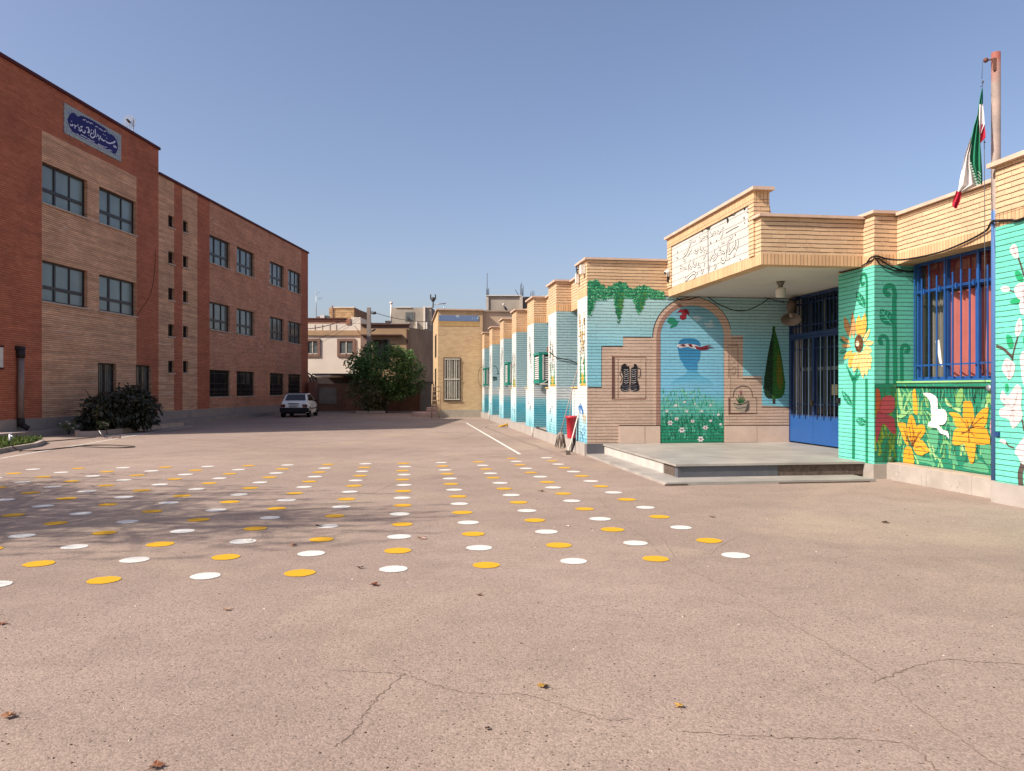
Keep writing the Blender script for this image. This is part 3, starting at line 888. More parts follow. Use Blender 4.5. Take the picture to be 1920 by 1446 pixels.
for x, y, r_ in ((175, 1220, 22), (281, 1285, 25), (493, 1263, 22), (450, 1367, 26), (378, 1203, 16), (232, 1185, 17), (540, 1200, 13), (145, 1112, 14), (325, 1112, 13), (460, 1112, 12), (225, 1060, 14), (305, 1030, 12), (610, 1145, 12), (630, 1232, 11), (540, 1060, 9), (400, 1050, 9)):
    mb = MB().mat(mw)
    mb.poly(MU, c2([(x + r_*(1 + .22*math.cos(6*a))*math.cos(a), y + r_*.9*(1 + .22*math.cos(6*a))*math.sin(a)) for a in [2*math.pi*k/36 for k in range(36)]]), .0125)
    if r_ > 15:
        mb.mat(mr).poly(MU, c2([(x + r_*.3*math.cos(a), y + r_*.3*math.sin(a)) for a in [2*math.pi*k/12 for k in range(12)]]), .0145)
    mb.build('painted_daisy', mural)
# niche with the boots
mb = MB().mat(paint('#6b4a42', name='mural niche shade'))
mb.poly(MU, c1([(300, 716), (318, 718), (318, 985), (300, 998)]), .005)
mb.mat(paint('#9a7766', name='mural niche edge'))
mb.poly(MU, c1([(318, 716), (520, 716), (520, 724), (318, 724)]), .005); mb.poly(MU, c1([(312, 992), (520, 986), (520, 994), (306, 998)]), .005); mb.poly(MU, c1([(338, 726), (341, 726), (341, 985), (338, 985)]), .005)
mb.poly(MU, c1([(517, 724), (520, 724), (520, 986), (517, 986)]), .005)
mb.build('painted_niche', mural)
mk, mg, mwh = paint('#1d1b20', name='mural boot black', head=.2), paint('#5a5a66', name='mural boot grey', head=.2), paint('#b9b4b6', name='mural boot light', head=.2)
mb = MB()
def boot(L, off=.0055):
    mb.mat(mk).poly(MU, closed(c1(L), 3), off)
boot([(362, 778), (385, 764), (398, 782), (412, 786), (414, 850), (412, 905), (408, 936), (385, 944), (360, 938), (354, 912), (366, 895), (372, 850), (362, 815)])
boot([(424, 795), (440, 786), (442, 768), (458, 770), (466, 800), (464, 860), (474, 900), (476, 932), (452, 943), (425, 936), (420, 905), (422, 850)])
for cxx, sg in ((393, 1), (441, 1)):
    mb.mat(mwh)
    for k in range(7):
        y = 800 + k*14; mb.ribbon(MU, c1([(cxx-16, y), (cxx, y+6), (cxx+16, y-1)]), .012, .0075)
    mb.mat(mg)
    for k in range(3):
        mb.ribbon(MU, c1([(cxx-30, 905+k*9), (cxx-5, 900+k*12), (cxx+18, 908+k*9)]), .016, .0075)
    mb.mat(mwh).ribbon(MU, c1([(cxx-30, 930), (cxx-8, 938), (cxx+20, 930)]), .010, .0085)
mb.mat(mk)
for L in ([(366, 790), (352, 830), (366, 860), (352, 890)], [(460, 790), (482, 800), (480, 850), (466, 850)], [(362, 775), (395, 770)], [(372, 790), (395, 782), (404, 790)]): mb.ribbon(MU, c1(L), .016, .0080)
mb.build('painted_boots', mural)
# right niches, pot, cypress
mb = MB().mat(paint('#6b4238', name='mural niche shade 2'))
mb.poly(MU, c2([(700, 517), (714, 519), (714, 812), (702, 815)]), .005); mb.poly(MU, c2([(700, 515), (790, 515), (790, 521), (700, 521)]), .005); mb.poly(MU, c2([(786, 520), (790, 520), (790, 815), (786, 815)]), .005)
mb.poly(MU, c2([(702, 990), (718, 992), (718, 1140), (702, 1150)]), .005); mb.poly(MU, c2([(718, 1128), (960, 1132), (960, 1138), (712, 1142)]), .005)
mb.mat(M_LN)
mb.ribbon(MU, c2([(745, 985), (755, 930), (790, 898), (835, 887), (880, 897), (910, 930), (920, 985)]), .014, .0052)
for L in ([(718, 990), (745, 990)], [(920, 990), (958, 990)], [(957, 990), (957, 1132)]): mb.ribbon(MU, c2(L), .010, .0052)
mb.mat(paint('#8d7768', name='mural faint drawing'))
for L in ([(735, 740), (748, 715), (765, 722), (768, 755), (750, 775), (735, 760)], [(740, 690), (755, 660), (765, 690)], [(720, 770), (745, 780), (768, 770)]): mb.ribbon(MU, c2(L), .012, .0052)
mb.build('painted_niche', mural)
mb = MB().mat(paint('#a89c8c', name='mural pot paint', head=.2))
mb.poly(MU, closed(c2([(750, 1040), (800, 1050), (888, 1015), (890, 1070), (880, 1105), (850, 1122), (815, 1126), (780, 1105), (760, 1075)]), 3), .0052)
mb.mat(paint('#5d554e', name='mural pot shade', head=.2)).poly(MU, closed(c2([(884, 1025), (889, 1070), (880, 1105), (850, 1120), (860, 1090), (872, 1050)]), 3), .0070)
mb.mat(M_LN).ribbon(MU, c2([(752, 1042), (800, 1056), (850, 1042), (885, 1020)]), .018, .0074); mb.ribbon(MU, c2([(765, 1080), (800, 1090), (870, 1075)]), .010, .0074)
mb.mat(paint('#2f6a3e', name='mural pot plant', head=.2))
for a, b in (((800, 1040), (765, 985)), ((805, 1040), (790, 960)), ((815, 1040), (812, 950)), ((825, 1040), (835, 970)), ((835, 1035), (850, 995)), ((810, 1040), (778, 1010))): mb.ribbon(MU, c2([a, b]), .045, .0072, .006)
mb.mat(paint('#a4606c', name='mural pot flower', head=.2))
for a, b in (((812, 965), (800, 930)), ((815, 965), (822, 920)), ((815, 960), (812, 915))): mb.ribbon(MU, c2([a, b]), .03, .0076, .004)
mb.build('painted_flower_pot', mural)
cyp_o = [(1111, 335), (1128, 400), (1150, 470), (1168, 550), (1185, 640), (1198, 730), (1212, 830), (1215, 900), (1205, 960), (1175, 995), (1120, 1004), (1060, 1000), (1030, 970), (1020, 900), (1026, 820), (1040, 720), (1052, 640), (1068, 550), (1085, 470), (1100, 400)]
mb = MB().mat(paint('#3f3028', name='mural trunk')).poly(MU, c2([(1100, 985), (1126, 985), (1126, 1048), (1102, 1048)]), .0052)
mb.mat(paint('#2a6a2c', name='mural cypress green', head=.2)).poly(MU, c2(cyp_o), .0062)
mb.mat(paint('#16321f', name='mural cypress dark', head=.2)).poly(MU, c2([(1111, 350), (1108, 470), (1104, 600), (1105, 760), (1100, 900), (1096, 1000), (1060, 1000), (1030, 970), (1020, 900), (1026, 820), (1040, 720), (1052, 640), (1068, 550), (1085, 470), (1100, 400)]), .0074)
mb.mat(paint('#6c6a1f', name='mural cypress olive', head=.2)).poly(MU, closed(c2([(1150, 560), (1168, 620), (1185, 720), (1195, 830), (1185, 900), (1160, 920), (1140, 850), (1140, 700)]), 3), .0074)
for i in range(260):
    k = rg.random(); y = 360 + 620*k
    hw = 8 + 92*min(1, k*1.25)**1.0
    x = 1113 + rg.uniform(-1, 1)*hw
    mb.mat(paint(rg.choice(('#16321f', '#1d4a25', '#1f5a2a') if x < 1110 else ('#2a6a2c', '#3f7a2a', '#5e7022', '#1f5a2a')), head=.2))
    mb.ribbon(MU, c2([(x, y), (x + rg.uniform(-5, 5), y - rg.uniform(8, 20))]), .03, .0084 + i*.000004, .008)
mb.build('painted_cypress', mural)
# ivy
mi = [paint(h, head=.3) for h in ('#2f8f5f', '#1c7a55', '#4fae78', '#186a4c', '#5d8f3e', '#7fc79a')]
mb = MB()
ci = lambda L: MU.pts(L, 1100, 500, 12.0)
def top_y(x):  # upper outline of the ivy in its own crop
    for a, b in zip(IV, IV[1:]):
        if a[0] <= x <= b[0]: return a[1] + (b[1]-a[1])*(x-a[0])/(b[0]-a[0])
    return 640
IV = [(20, 330), (120, 290), (230, 280), (330, 380), (420, 450), (560, 420), (640, 340), (760, 330), (880, 370), (960, 480), (1060, 500), (1200, 420), (1300, 410), (1420, 480), (1560, 540), (1740, 570)]
def drip(x):
    b = 740 if x < 440 else (700 if x < 1500 else 720)
    for c, h, w in ((60, 1160, 150), (720, 1290, 120), (1190, 1080, 170)):
        q = abs(x-c)/w
        if q < 1: b = max(b, b + (h-b)*(1-q**1.4))
    return b
mb.mat(mi[1])
for x in range(20, 1700, 40):   # dark ground coat behind the leaves
    mb.poly(MU, ci([(x, top_y(x)+30), (x+41, top_y(x+41)+30), (x+41, drip(x+41)-50 if drip(x+41) > 760 else drip(x+41)-40), (x, drip(x)-50 if drip(x) > 760 else drip(x)-40)]), .0045)
for i in range(1500):
    x = rg.uniform(20, 1760); t = top_y(x); b = drip(x)
    y = rg.uniform(t, b + 20)
    r_ = rg.uniform(14, 30); a = rg.uniform(0, 6.28)
    mb.mat(mi[rg.choice((0, 0, 1, 2, 2, 3, 3, 5) if not ((680 < x < 830 or 1200 < x < 1340) and y > 560) else (4, 4, 0, 3))])
    mb.poly(MU, ci([(x + r_*k*math.cos(a+ph), y + r_*k*math.sin(a+ph)) for ph, k in ((0, 1.2), (1.1, .55), (2.2, .8), (3.14, .4), (4.1, .8), (5.2, .55))]), .0060 + .0000015*i)
mb.build('painted_ivy', mural)

# ---------------- entrance canopy with the lettered panel
CT = 2.07; FS = -5.06
can = MB().mat(M_TANR)
can.box(FR, CT, CT+.25, FS, -.002, BZ+.20, RZ-.001)      # side beam under the panel
can.box(FR, CT+.25, 4.10, FS, FS+.25, BZ+.20, RZ-.001)   # front beam
can.mat(M_SOLD).box(FR, CT-.004, CT+.25, FS-.004, -.002, BZ, BZ+.20).box(FR, CT+.25, 4.098, FS-.004, FS+.25, BZ, BZ+.20)
can = can.build('canopy_fascia', low)
MB().mat(M_SOFF).box(FR, CT+.25, 5.6, FS+.25, -.012, BZ+.02, BZ+.12).build('canopy_soffit', low)
MB().mat(M_COPR).box(FR, CT-.06, 4.095, FS-.07, FS+.27, RZ, RZ+.05).build('canopy_coping', low)
PNT = 5.36; PB = Plane(FR, 'a', CT, -1)
s_near = PB.px(1416, 400)[0]
pan = thing('lettered_panel', 'white painted brick panel with outlined lettering above the entrance canopy', 'sign', FR.w(CT, s_near/2, RZ))
mb = MB().mat(M_TANR)
mb.box(FR, CT+.002, CT+.28, s_near, -.003, RZ, PNT-.22)
mb.hexa([FR.w(CT+.28, s_near, RZ), FR.w(CT+.34, s_near+.01, RZ), FR.w(CT+.34, -.003, RZ), FR.w(CT+.28, -.003, RZ), FR.w(CT+.28, s_near, PNT-.22), FR.w(CT+.285, s_near+.01, PNT-.22), FR.w(CT+.285, -.003, PNT-.22), FR.w(CT+.28, -.003, PNT-.22)])
mb.box(FR, CT-.03, CT+.002, s_near, s_near+.22, BZ+.205, PNT-.22); mb.box(FR, CT-.03, CT+.002, -.28, -.003, BZ+.205, PNT-.22)
mb.mat(M_SOLD).box(FR, CT-.034, CT+.28, s_near-.003, -.002, PNT-.219, PNT)
mb.build('brick_frame', pan)
MB().mat(M_COPR).box(FR, CT-.09, CT+.34, s_near-.10, .06, PNT, PNT+.06).build('panel_coping', pan)
pz0, pz1 = BZ+.206, PNT-.225
ps0, ps1 = s_near+.225, -.285
M_PANW = brick('white panel paint', '#bbb9b2', FR, course=.158, length=.5, jw=.05, js=.8, joint='#4a463f', var=.03, head=.6, dirt=.10, bump=.5)
MB().mat(M_PANW).ngon([PB.w(q, z, .004) for q, z in ((ps0, pz0), (ps1, pz0), (ps1, pz1), (ps0, pz1))]).build('panel_face', pan)
cp = lambda L: PB.pts(L, 1255, 380, 9.035)
mbk, mbw = MB().mat(plain('black lettering outline', '#2a2825', .7)), MB().mat(plain('white lettering fill', '#c2c0b9', .7))
letters = [  # traced strokes of the lettering, right to left, top to bottom
    ([(1150, 640), (1165, 690), (1150, 760), (1130, 820)], 1.2), ([(1110, 650), (1115, 720), (1070, 790), (1020, 860), (1010, 800), (1005, 640)], 1.2), ([(985, 650), (985, 820)], 1.0),
    ([(960, 800), (955, 930), (925, 1010), (885, 990), (880, 930)], 1.3), ([(950, 800), (930, 850), (900, 840), (860, 830)], 1.0), ([(870, 760), (850, 800), (830, 740)], .9), ([(880, 690), (940, 680)], .7),
    ([(1080, 550), (1060, 600), (1025, 620), (1035, 570)], .8), ([(770, 770), (750, 850), (700, 950), (690, 1010)], 1.1), ([(740, 850), (790, 900), (800, 960)], 1.0), ([(820, 840), (800, 930), (740, 990)], 1.0), ([(720, 860), (730, 900)], .8),
    ([(900, 480), (905, 540), (870, 600)], .9), ([(640, 800), (610, 900), (580, 960)], 1.0), ([(560, 760), (590, 820), (640, 850)], .9), ([(1110, 850), (1105, 900), (1080, 920)], .8), ([(1030, 930), (1000, 960), (960, 950)], .8),
    ([(360, 680), (330, 770), (290, 860), (240, 920)], 1.3), ([(380, 790), (340, 850), (310, 920)], 1.0), ([(340, 650), (400, 670), (450, 640)], .8), ([(440, 780), (430, 830), (470, 850), (490, 770)], 1.0), ([(520, 740), (530, 820), (560, 830)], 1.0),
    ([(250, 860), (240, 960), (280, 990)], 1.0), ([(350, 960), (345, 1080), (380, 1120)], 1.2), ([(420, 960), (400, 1040), (440, 1080), (460, 1010)], 1.1), ([(500, 1000), (490, 1080), (540, 1090)], 1.0), ([(320, 1060), (330, 1160)], 1.0),
    ([(190, 1090), (240, 1110), (290, 1110)], .8), ([(185, 1060), (190, 1150)], .7), ([(600, 1010), (590, 1090)], 1.0), ([(270, 1270), (290, 1310), (350, 1240), (420, 1190), (450, 1230), (410, 1290)], 1.2), ([(470, 1190), (490, 1210)], .8), ([(540, 1150), (560, 1190), (580, 1130)], 1.1),
    ([(680, 1060), (680, 1150)], 1.0), ([(760, 1060), (780, 1110), (800, 1050)], 1.0), ([(510, 590), (530, 640), (570, 600), (610, 580)], .8), ([(620, 560), (650, 580)], .7), ([(690, 500), (720, 560), (760, 500), (790, 520)], .8), ([(810, 480), (850, 520), (880, 470)], .8), ([(890, 440), (930, 420)], .7)]
for i, (L, k) in enumerate(letters):
    L = cp(L); o = i*.00006
    mbk.ribbon(PB, L, .072*k, .006 + o, .050*k)
    mbw.ribbon(PB, L, .043*k, .0085 + o, .026*k)
for L, w in (([(690, 440), (720, 390), (790, 320), (870, 285), (920, 285)], .014), ([(1010, 235), (1040, 190), (1090, 150), (1140, 130)], .03), ([(985, 270), (1000, 310), (985, 320)], .06), ([(600, 410), (640, 440), (690, 445)], .03), ([(1020, 240), (1060, 220), (1110, 210), (1140, 150)], .012),
             ([(920, 285), (960, 265), (990, 280)], .014), ([(690, 440), (670, 410), (640, 400)], .012), ([(1280, 90), (1290, 110), (1270, 115)], .03), ([(1330, 110), (1360, 100), (1355, 150), (1320, 170)], .016), ([(1270, 240), (1275, 280)], .03), ([(1340, 290), (1345, 320)], .02), ([(1340, 390), (1342, 410)], .025), ([(1280, 340), (1290, 350)], .025),
             ([(960, 520), (1080, 450), (1180, 400)], .010), ([(560, 490), (575, 480)], .03), ([(140, 830), (145, 850)], .03), ([(130, 930), (145, 945)], .03), ([(1200, 950), (1210, 970)], .02), ([(700, 690), (715, 680)], .03), ([(800, 650), (810, 640)], .03), ([(1120, 550), (1130, 540)], .03), ([(660, 450), (662, 800), (664, 1200)], .02)):
    mbk.ribbon(PB, cp(L), w*1.2, .0100)
mbk.build('panel_lettering', pan); mbw.build('panel_lettering', pan)

# ---------------- entrance gate, t = GW_T
PG = Plane(FR, 'a', GW_T, -1)
M_BLUE = plain('blue gate paint', '#184a84', .4, .45, var=.07, scale=2)
M_BLUED = plain('dark blue bar paint', '#1d3156', .4, .45, var=.1)
M_BLUEL = plain('pale blue bar paint', '#7f9fc4', .35, .5, var=.15)
M_DIM = glass_mat('dim hall glass', '#1a2323', .05, .5, .7)
gz0, gz1, gz2, gz3 = .31, .985, 2.93, BZ
g0, gm_, g1 = -2.37, -1.176, -.02
frame = MB().mat(M_BLUED)
def gb(mb, a, b, z0, z1, t0=-.05, t1=.02): mb.box(FR, GW_T+t0, GW_T+t1, a, b, z0, z1)
gb(frame, g1-.05, g1, gz0, gz3); gb(frame, g0, g0+.05, gz0, gz3); gb(frame, g0+.05, g1-.05, gz2, gz2+.09, -.055); gb(frame, g0+.05, g1-.05, gz3-.06, gz3-.002)
gate = frame.build('gate', low)
mb = MB().mat(M_BLUED)
n = 15
for i in range(1, n):
    c = g0 + (g1-g0)*i/n; mb.box(FR, GW_T-.04, GW_T-.015, c-.012, c+.012, gz2+.09, gz3-.06)
for z in (3.2, 3.74): mb.box(FR, GW_T-.015, GW_T+.0, g0+.05, g1-.05, z-.015, z+.015)
mb.build('transom_bars', gate)
for a, b in ((g0+.055, gm_-.004), (gm_+.004, g1-.055)):
    mb = MB().mat(M_BLUED)
    gb(mb, a, a+.05, gz1, gz2-.01); gb(mb, b-.05, b, gz1, gz2-.01); gb(mb, a+.05, b-.05, gz2-.06, gz2-.01); gb(mb, a+.05, b-.05, gz1, gz1+.03)
    leaf = mb.build('gate_leaf', gate)
    MB().mat(M_BLUE).box(FR, GW_T-.045, GW_T+.0, a, b, gz0+.03, gz1-.001).box(FR, GW_T-.05, GW_T-.045, a, b, gz0+.02, gz0+.05).build('kick_panel', leaf)
    mb = MB().mat(M_BLUED)
    k = 7
    for i in range(1, k):
        c = a + .05 + (b-a-.1)*i/k
        mb.mat(M_BLUEL if i % 2 else M_BLUED)  # every other bar takes the paler blue
        mb.tube([FR.w(GW_T-.05, c, gz1-.07), FR.w(GW_T-.05, c, gz2-.06)], .0095 if i % 2 else .013, 6)
    mb.mat(M_BLUED)
    for z in (1.28, 2.62): mb.box(FR, GW_T-.035, GW_T-.02, a+.05, b-.05, z-.012, z+.012)
    mb.build('leaf_bars', leaf)
MB().mat(plain('brass', '#6a5a3a', .3, .5, .8)).box(FR, GW_T-.085, GW_T-.045, gm_-.03, gm_+.03, 1.25, 1.37).build('gate_lock', gate)
# glazed inner door behind the bars and the dim hall
mb = MB().mat(M_DIM)
mb.ngon([FR.w(GW_T+.3, g0-.1, gz0), FR.w(GW_T+.3, 0, gz0), FR.w(GW_T+.3, 0, gz3), FR.w(GW_T+.3, g0-.1, gz3)])
inner = mb.build('inner_door', low)
mb = MB().mat(plain('inner door frame', '#5d6660', .5))
for q in (g0+.45, gm_, g1-.45): mb.box(FR, GW_T+.25, GW_T+.29, q-.035, q+.035, gz0, gz3-.1)
mb.box(FR, GW_T+.255, GW_T+.285, g0, g1, 2.1, 2.18)
mb.mat(plain('pale notices', '#8f8a6a', .7))
mb.box(FR, GW_T+.275, GW_T+.295, -2.15, -1.85, 1.35, 1.8).box(FR, GW_T+.275, GW_T+.295, -1.7, -1.45, 1.5, 1.75)
mb.build('inner_frame', inner)
mb = MB().mat(M_SOFF).ngon([FR.w(GW_T+.02, 0, gz0), FR.w(GW_T+.5, 0, gz0), FR.w(GW_T+.5, 0, gz3), FR.w(GW_T+.02, 0, gz3)])
mb.build('door_reveal', low)

# ---------------- turquoise pillar by the gate, t = TP
TP, TS0, TS1, WTQ = 4.10, -5.40, -4.22, 4.95
BZ2 = BZ - .02
M_MINT = paint('#66c6ae', name='mint wall paint')
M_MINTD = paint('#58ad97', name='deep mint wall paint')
mb = MB().mat(M_MINT)
mb.ngon([FR.w(TP, TS0, PZ-.03), FR.w(TP, TS1, PZ-.03), FR.w(TP, TS1, BZ2), FR.w(TP, TS0, BZ2)])
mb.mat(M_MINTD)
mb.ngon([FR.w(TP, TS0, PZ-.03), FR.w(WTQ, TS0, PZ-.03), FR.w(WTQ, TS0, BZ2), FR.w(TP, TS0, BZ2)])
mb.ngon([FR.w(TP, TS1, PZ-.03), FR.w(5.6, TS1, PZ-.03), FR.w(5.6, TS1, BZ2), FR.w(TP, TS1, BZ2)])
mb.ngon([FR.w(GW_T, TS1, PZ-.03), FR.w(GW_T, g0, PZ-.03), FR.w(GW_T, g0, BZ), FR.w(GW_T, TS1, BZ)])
mb.mat(M_SOLD).box(FR, TP-.004, 5.0, TS0-.004, TS1+.004, BZ2+.0, BZ2+.2)
mb.mat(M_TANR).box(FR, TP, 5.0, TS0, TS1, BZ2+.2, RZ+.04)
tp = mb.build('turquoise_pillar', low)
MB().mat(M_COPR).box(FR, TP-.06, 5.0, TS0-.06, TS1+.06, RZ+.041, RZ+.095).build('pillar_coping', tp)
PTC = Plane(FR, 'a', TP, -1); PTF = Plane(FR, 'b', TS0, -1)
ct = lambda L: PTC.pts(L, 1560, 480, 3.6125)
cf = lambda L: PTF.pts(L, 1560, 480, 3.6125)
M_GRN = paint('#127a56', name='mural stem green'); M_GRN2 = paint('#1c8f68', name='mural leaf green'); M_LEAFV = paint('#66cdb4', name='mural leaf vein')
def leaf_shape(mb, tr, pl, a, b, w, off, vein=True, mat=M_GRN):
    """painted leaf from a (base) to b (tip) in crop pixels"""
    A, B = Vector(a), Vector(b); d = B-A; n = Vector((-d.y, d.x)).normalized()*w
    mb.mat(mat).poly(pl, tr([tuple(A), tuple(A+d*.25+n*.8), tuple(A+d*.55+n), tuple(A+d*.82+n*.6), tuple(B), tuple(A+d*.82-n*.6), tuple(A+d*.55-n), tuple(A+d*.25-n*.8)]), off)
    if vein:
        mb.mat(M_LEAFV).ribbon(pl, tr([tuple(A+d*.05), tuple(A+d*.9)]), .012, off+.002)
        for k in (.3, .5, .7):
            for sg in (1, -1): mb.ribbon(pl, tr([tuple(A+d*k), tuple(A+d*(k+.15)+n*.7*sg)]), .008, off+.0022)
mb = MB()
st = M_GRN
def stem(mb, pl, tr, L, w, off, mat=None): mb.mat(mat or st).ribbon(pl, tr(L), w, off)
# stems of the court face
stem(mb, PTC, ct, [(146, 1375), (148, 1100), (150, 900), (152, 820)], .06*1.6, .003)
stem(mb, PTC, ct, [(236, 1408), (236, 1100), (234, 830)], .08, .003)
stem(mb, PTC, ct, [(236, 560), (237, 300), (236, 170), (228, 130), (205, 128), (198, 165), (205, 195), (222, 180)], .07, .003)
for a, b in (((150, 850), (105, 760)), ((152, 840), (180, 745)), ((155, 840), (200, 780)), ((150, 840), (95, 735))): mb.mat(M_GRN2).ribbon(PTC, ct([a, ((a[0]+b[0])/2, (a[1]+b[1])/2 + 5), b]), .11, .005, .01)
leaf_shape(mb, ct, PTC, (138, 1022), (68, 912), 20, .005); leaf_shape(mb, ct, PTC, (235, 1140), (162, 1105), 26, .005)
leaf_shape(mb, ct, PTC, (222, 350), (168, 240), 26, .005); leaf_shape(mb, ct, PTC, (95, 590), (55, 560), 14, .005, False); leaf_shape(mb, ct, PTC, (95, 640), (50, 660), 16, .005)
mb.build('painted_stem', tp)
# sunflower
mb = MB()
fy, fy2, fo = paint('#dba94a', name='mural sunflower yellow'), paint('#e3c07e', name='mural sunflower pale'), paint('#b98a55', name='mural sunflower tan')
cx0, cy0 = 185, 600
pet = [((150, 560), (140, 380), 16, fo), ((130, 560), (85, 410), 20, fo), ((125, 590), (60, 545), 14, fo), ((130, 610), (65, 610), 14, fo), ((140, 640), (80, 700), 18, fy), ((185, 560), (185, 400), 24, fy), ((210, 560), (225, 385), 20, fy), ((215, 590), (262, 490), 12, fy2), ((220, 595), (285, 585), 20, fy2), ((215, 620), (275, 650), 22, fy2), ((210, 640), (275, 720), 24, fy2),
       ((195, 650), (240, 810), 28, fy2), ((180, 650), (185, 770), 26, fy), ((160, 650), (120, 760), 26, fy), ((175, 650), (150, 790), 22, fy2), ((205, 650), (265, 770), 26, fy2), ((200, 650), (215, 830), 20, fy2)]
for i, (a, b, w, m_) in enumerate(pet):
    leaf_shape(mb, ct, PTC, a, b, w, .0070 + i*.0003, False, m_)
    mb.mat(fo if m_ is not fo else fy2).ribbon(PTC, ct([a, ((a[0]*.3+b[0]*.7), (a[1]*.3+b[1]*.7))]), .008, .0072 + i*.0003 + .00015)
mb.mat(paint('#6a4524', name='mural sunflower heart')).poly(PTC, ct([(cx0 + 28*math.cos(a), cy0-8 + 60*math.sin(a)) for a in [2*math.pi*k/24 for k in range(24)]]), .0130)
mb.mat(paint('#4e3018', name='mural sunflower seed'))
for k in range(30):
    a = rg.uniform(0, 6.28); q = rg.uniform(.55, .95)
    x, y = cx0 + 28*q*math.cos(a), cy0-8 + 60*q*math.sin(a); mb.poly(PTC, ct([(x-3, y-5), (x+3, y-5), (x+3, y+5), (x-3, y+5)]), .0140)
mb.mat(paint('#c9bda4', name='mural sunflower eye')).poly(PTC, ct([(cx0-8 + 12*math.cos(a), cy0-5 + 20*math.sin(a)) for a in [2*math.pi*k/14 for k in range(14)]]), .0145)
mb.build('painted_sunflower', tp)
# fern curls on the camera-side face
mb = MB()
FD = paint('#15805f', name='mural fern green')
stem(mb, PTF, cf, [(428, 866), (424, 600), (420, 330), (424, 260), (412, 210), (385, 200), (362, 215), (358, 245), (375, 262), (392, 250)], .088, .003, FD)
stem(mb, PTF, cf, [(374, 866), (374, 720), (376, 610), (372, 560), (348, 542), (325, 556), (325, 588), (345, 592)], .07, .003, FD)
stem(mb, PTF, cf, [(472, 866), (472, 740), (470, 640), (480, 610), (502, 606), (518, 622), (510, 648), (490, 644)], .07, .003, FD)
leaf_shape(mb, cf, PTF, (408, 470), (325, 360), 44, .005, True, FD)
mb.build('painted_fern', tp)

# ---------------- window bay: flowered sill wall t = SW, window t = WT_
SW, WTT = 4.55, 4.93
NE = -12.5                       # the building runs on past the picture edge
RS = -8.33                       # far edge of the right pillar
SZ = 1.755
PSW = Plane(FR, 'a', SW, -1)
M_FLD = paint('#1f7a5c', name='flower field green', var=.05)
mb = MB().mat(M_FLD)
mb.box(FR, SW, WTT+.25, RS, TS0-.001, PZ, SZ)
sill = mb.build('sill_wall', low)
MB().mat(paint('#86b877', name='sill edge green')).box(FR, SW-.012, WTT, RS, TS0-.002, SZ+.001, SZ+.03).build('window_ledge', sill)
mb = MB().mat(M_FLD)
cq = lambda L: PSW.pts(L, 1650, 720, 8.032)
ctq = lambda L: PTF.pts(L, 1560, 480, 3.6125)
# dark red flower on the pillar foot
e_t = SW - .003
zz = PTF.px(1660, 720)[1]
mb.poly(PTF, [(TP+.002, PZ), (e_t, PZ), (e_t, zz), (TP+.002, zz)], .003)
for i in range(60):
    x, y = rg.uniform(296, 436), rg.uniform(900, 1400)
    if y < 1150 and x < 420 and rg.random() < .8: continue
    mb.mat(paint(rg.choice(('#6a8f2c', '#5d7f2f', '#2f6a3e', '#7d9a3c')), head=.3)).ribbon(PTF, ctq([(x, min(y, 1400)), (x+rg.uniform(-12, 12), y-60), (x + rg.uniform(-25, 25), max(875, y-130))]), .05, .0045 + i*.00002, .012)
rd = paint('#a5434c', name='mural dark red'); rd2 = paint('#a04a2c', name='mural rust'); rd3 = paint('#943a4a', name='mural wine')
for L, m_ in (([(296, 905), (318, 908), (328, 960), (330, 1030), (298, 1060)], rd2), ([(322, 1020), (340, 965), (375, 945), (415, 955), (424, 1000), (415, 1050), (370, 1068), (325, 1062)], rd), ([(298, 1068), (360, 1072), (415, 1095), (424, 1140), (430, 1205), (395, 1190), (365, 1150), (340, 1140), (320, 1200), (298, 1265)], rd3)):
    mb.mat(m_).poly(PTF, closed(ctq(L), 3), .0075)
mb.build('painted_red_flower', tp)
# foliage, lilies and white bird on the sill wall
mb = MB()
fol = [paint(h, head=.3) for h in ('#86b877', '#6aa86a', '#4f9a72', '#9cc07e', '#2c8a70', '#78a860')]
for i in range(150):
    x = rg.uniform(270, 1740); y = rg.uniform(260, 1290); L_ = rg.uniform(150, 330); ln2 = rg.uniform(-110, 110)
    y1 = max(20, y - L_)
    mb.mat(fol[rg.randrange(6)])
    w = rg.uniform(.022, .07)
    xa = min(max(x+ln2*.3, 262), 1745); xb = min(max(x+ln2, 262), 1745)
    mb.ribbon(PSW, cq([(x, y), (xa, (y+y1)/2), (xb, y1)]), w, .003 + i*.00003, w*.3)
mb.mat(paint('#14392c', name='mural dark vein', head=.3))
for i in range(60):
    x = rg.uniform(290, 1700); y = rg.uniform(80, 1250); l = rg.uniform(60, 170); s_ = rg.uniform(-40, 40)
    mb.ribbon(PSW, cq([(x, y), (x+s_*.3, y-l*.5), (x+s_, max(55, y-l))]), .009, .0082)
for x in range(680, 1700, 48):
    mb.ribbon(PSW, cq([(x, 58), (x+rg.uniform(-25, 25), rg.uniform(120, 260))]), .012, .0083)
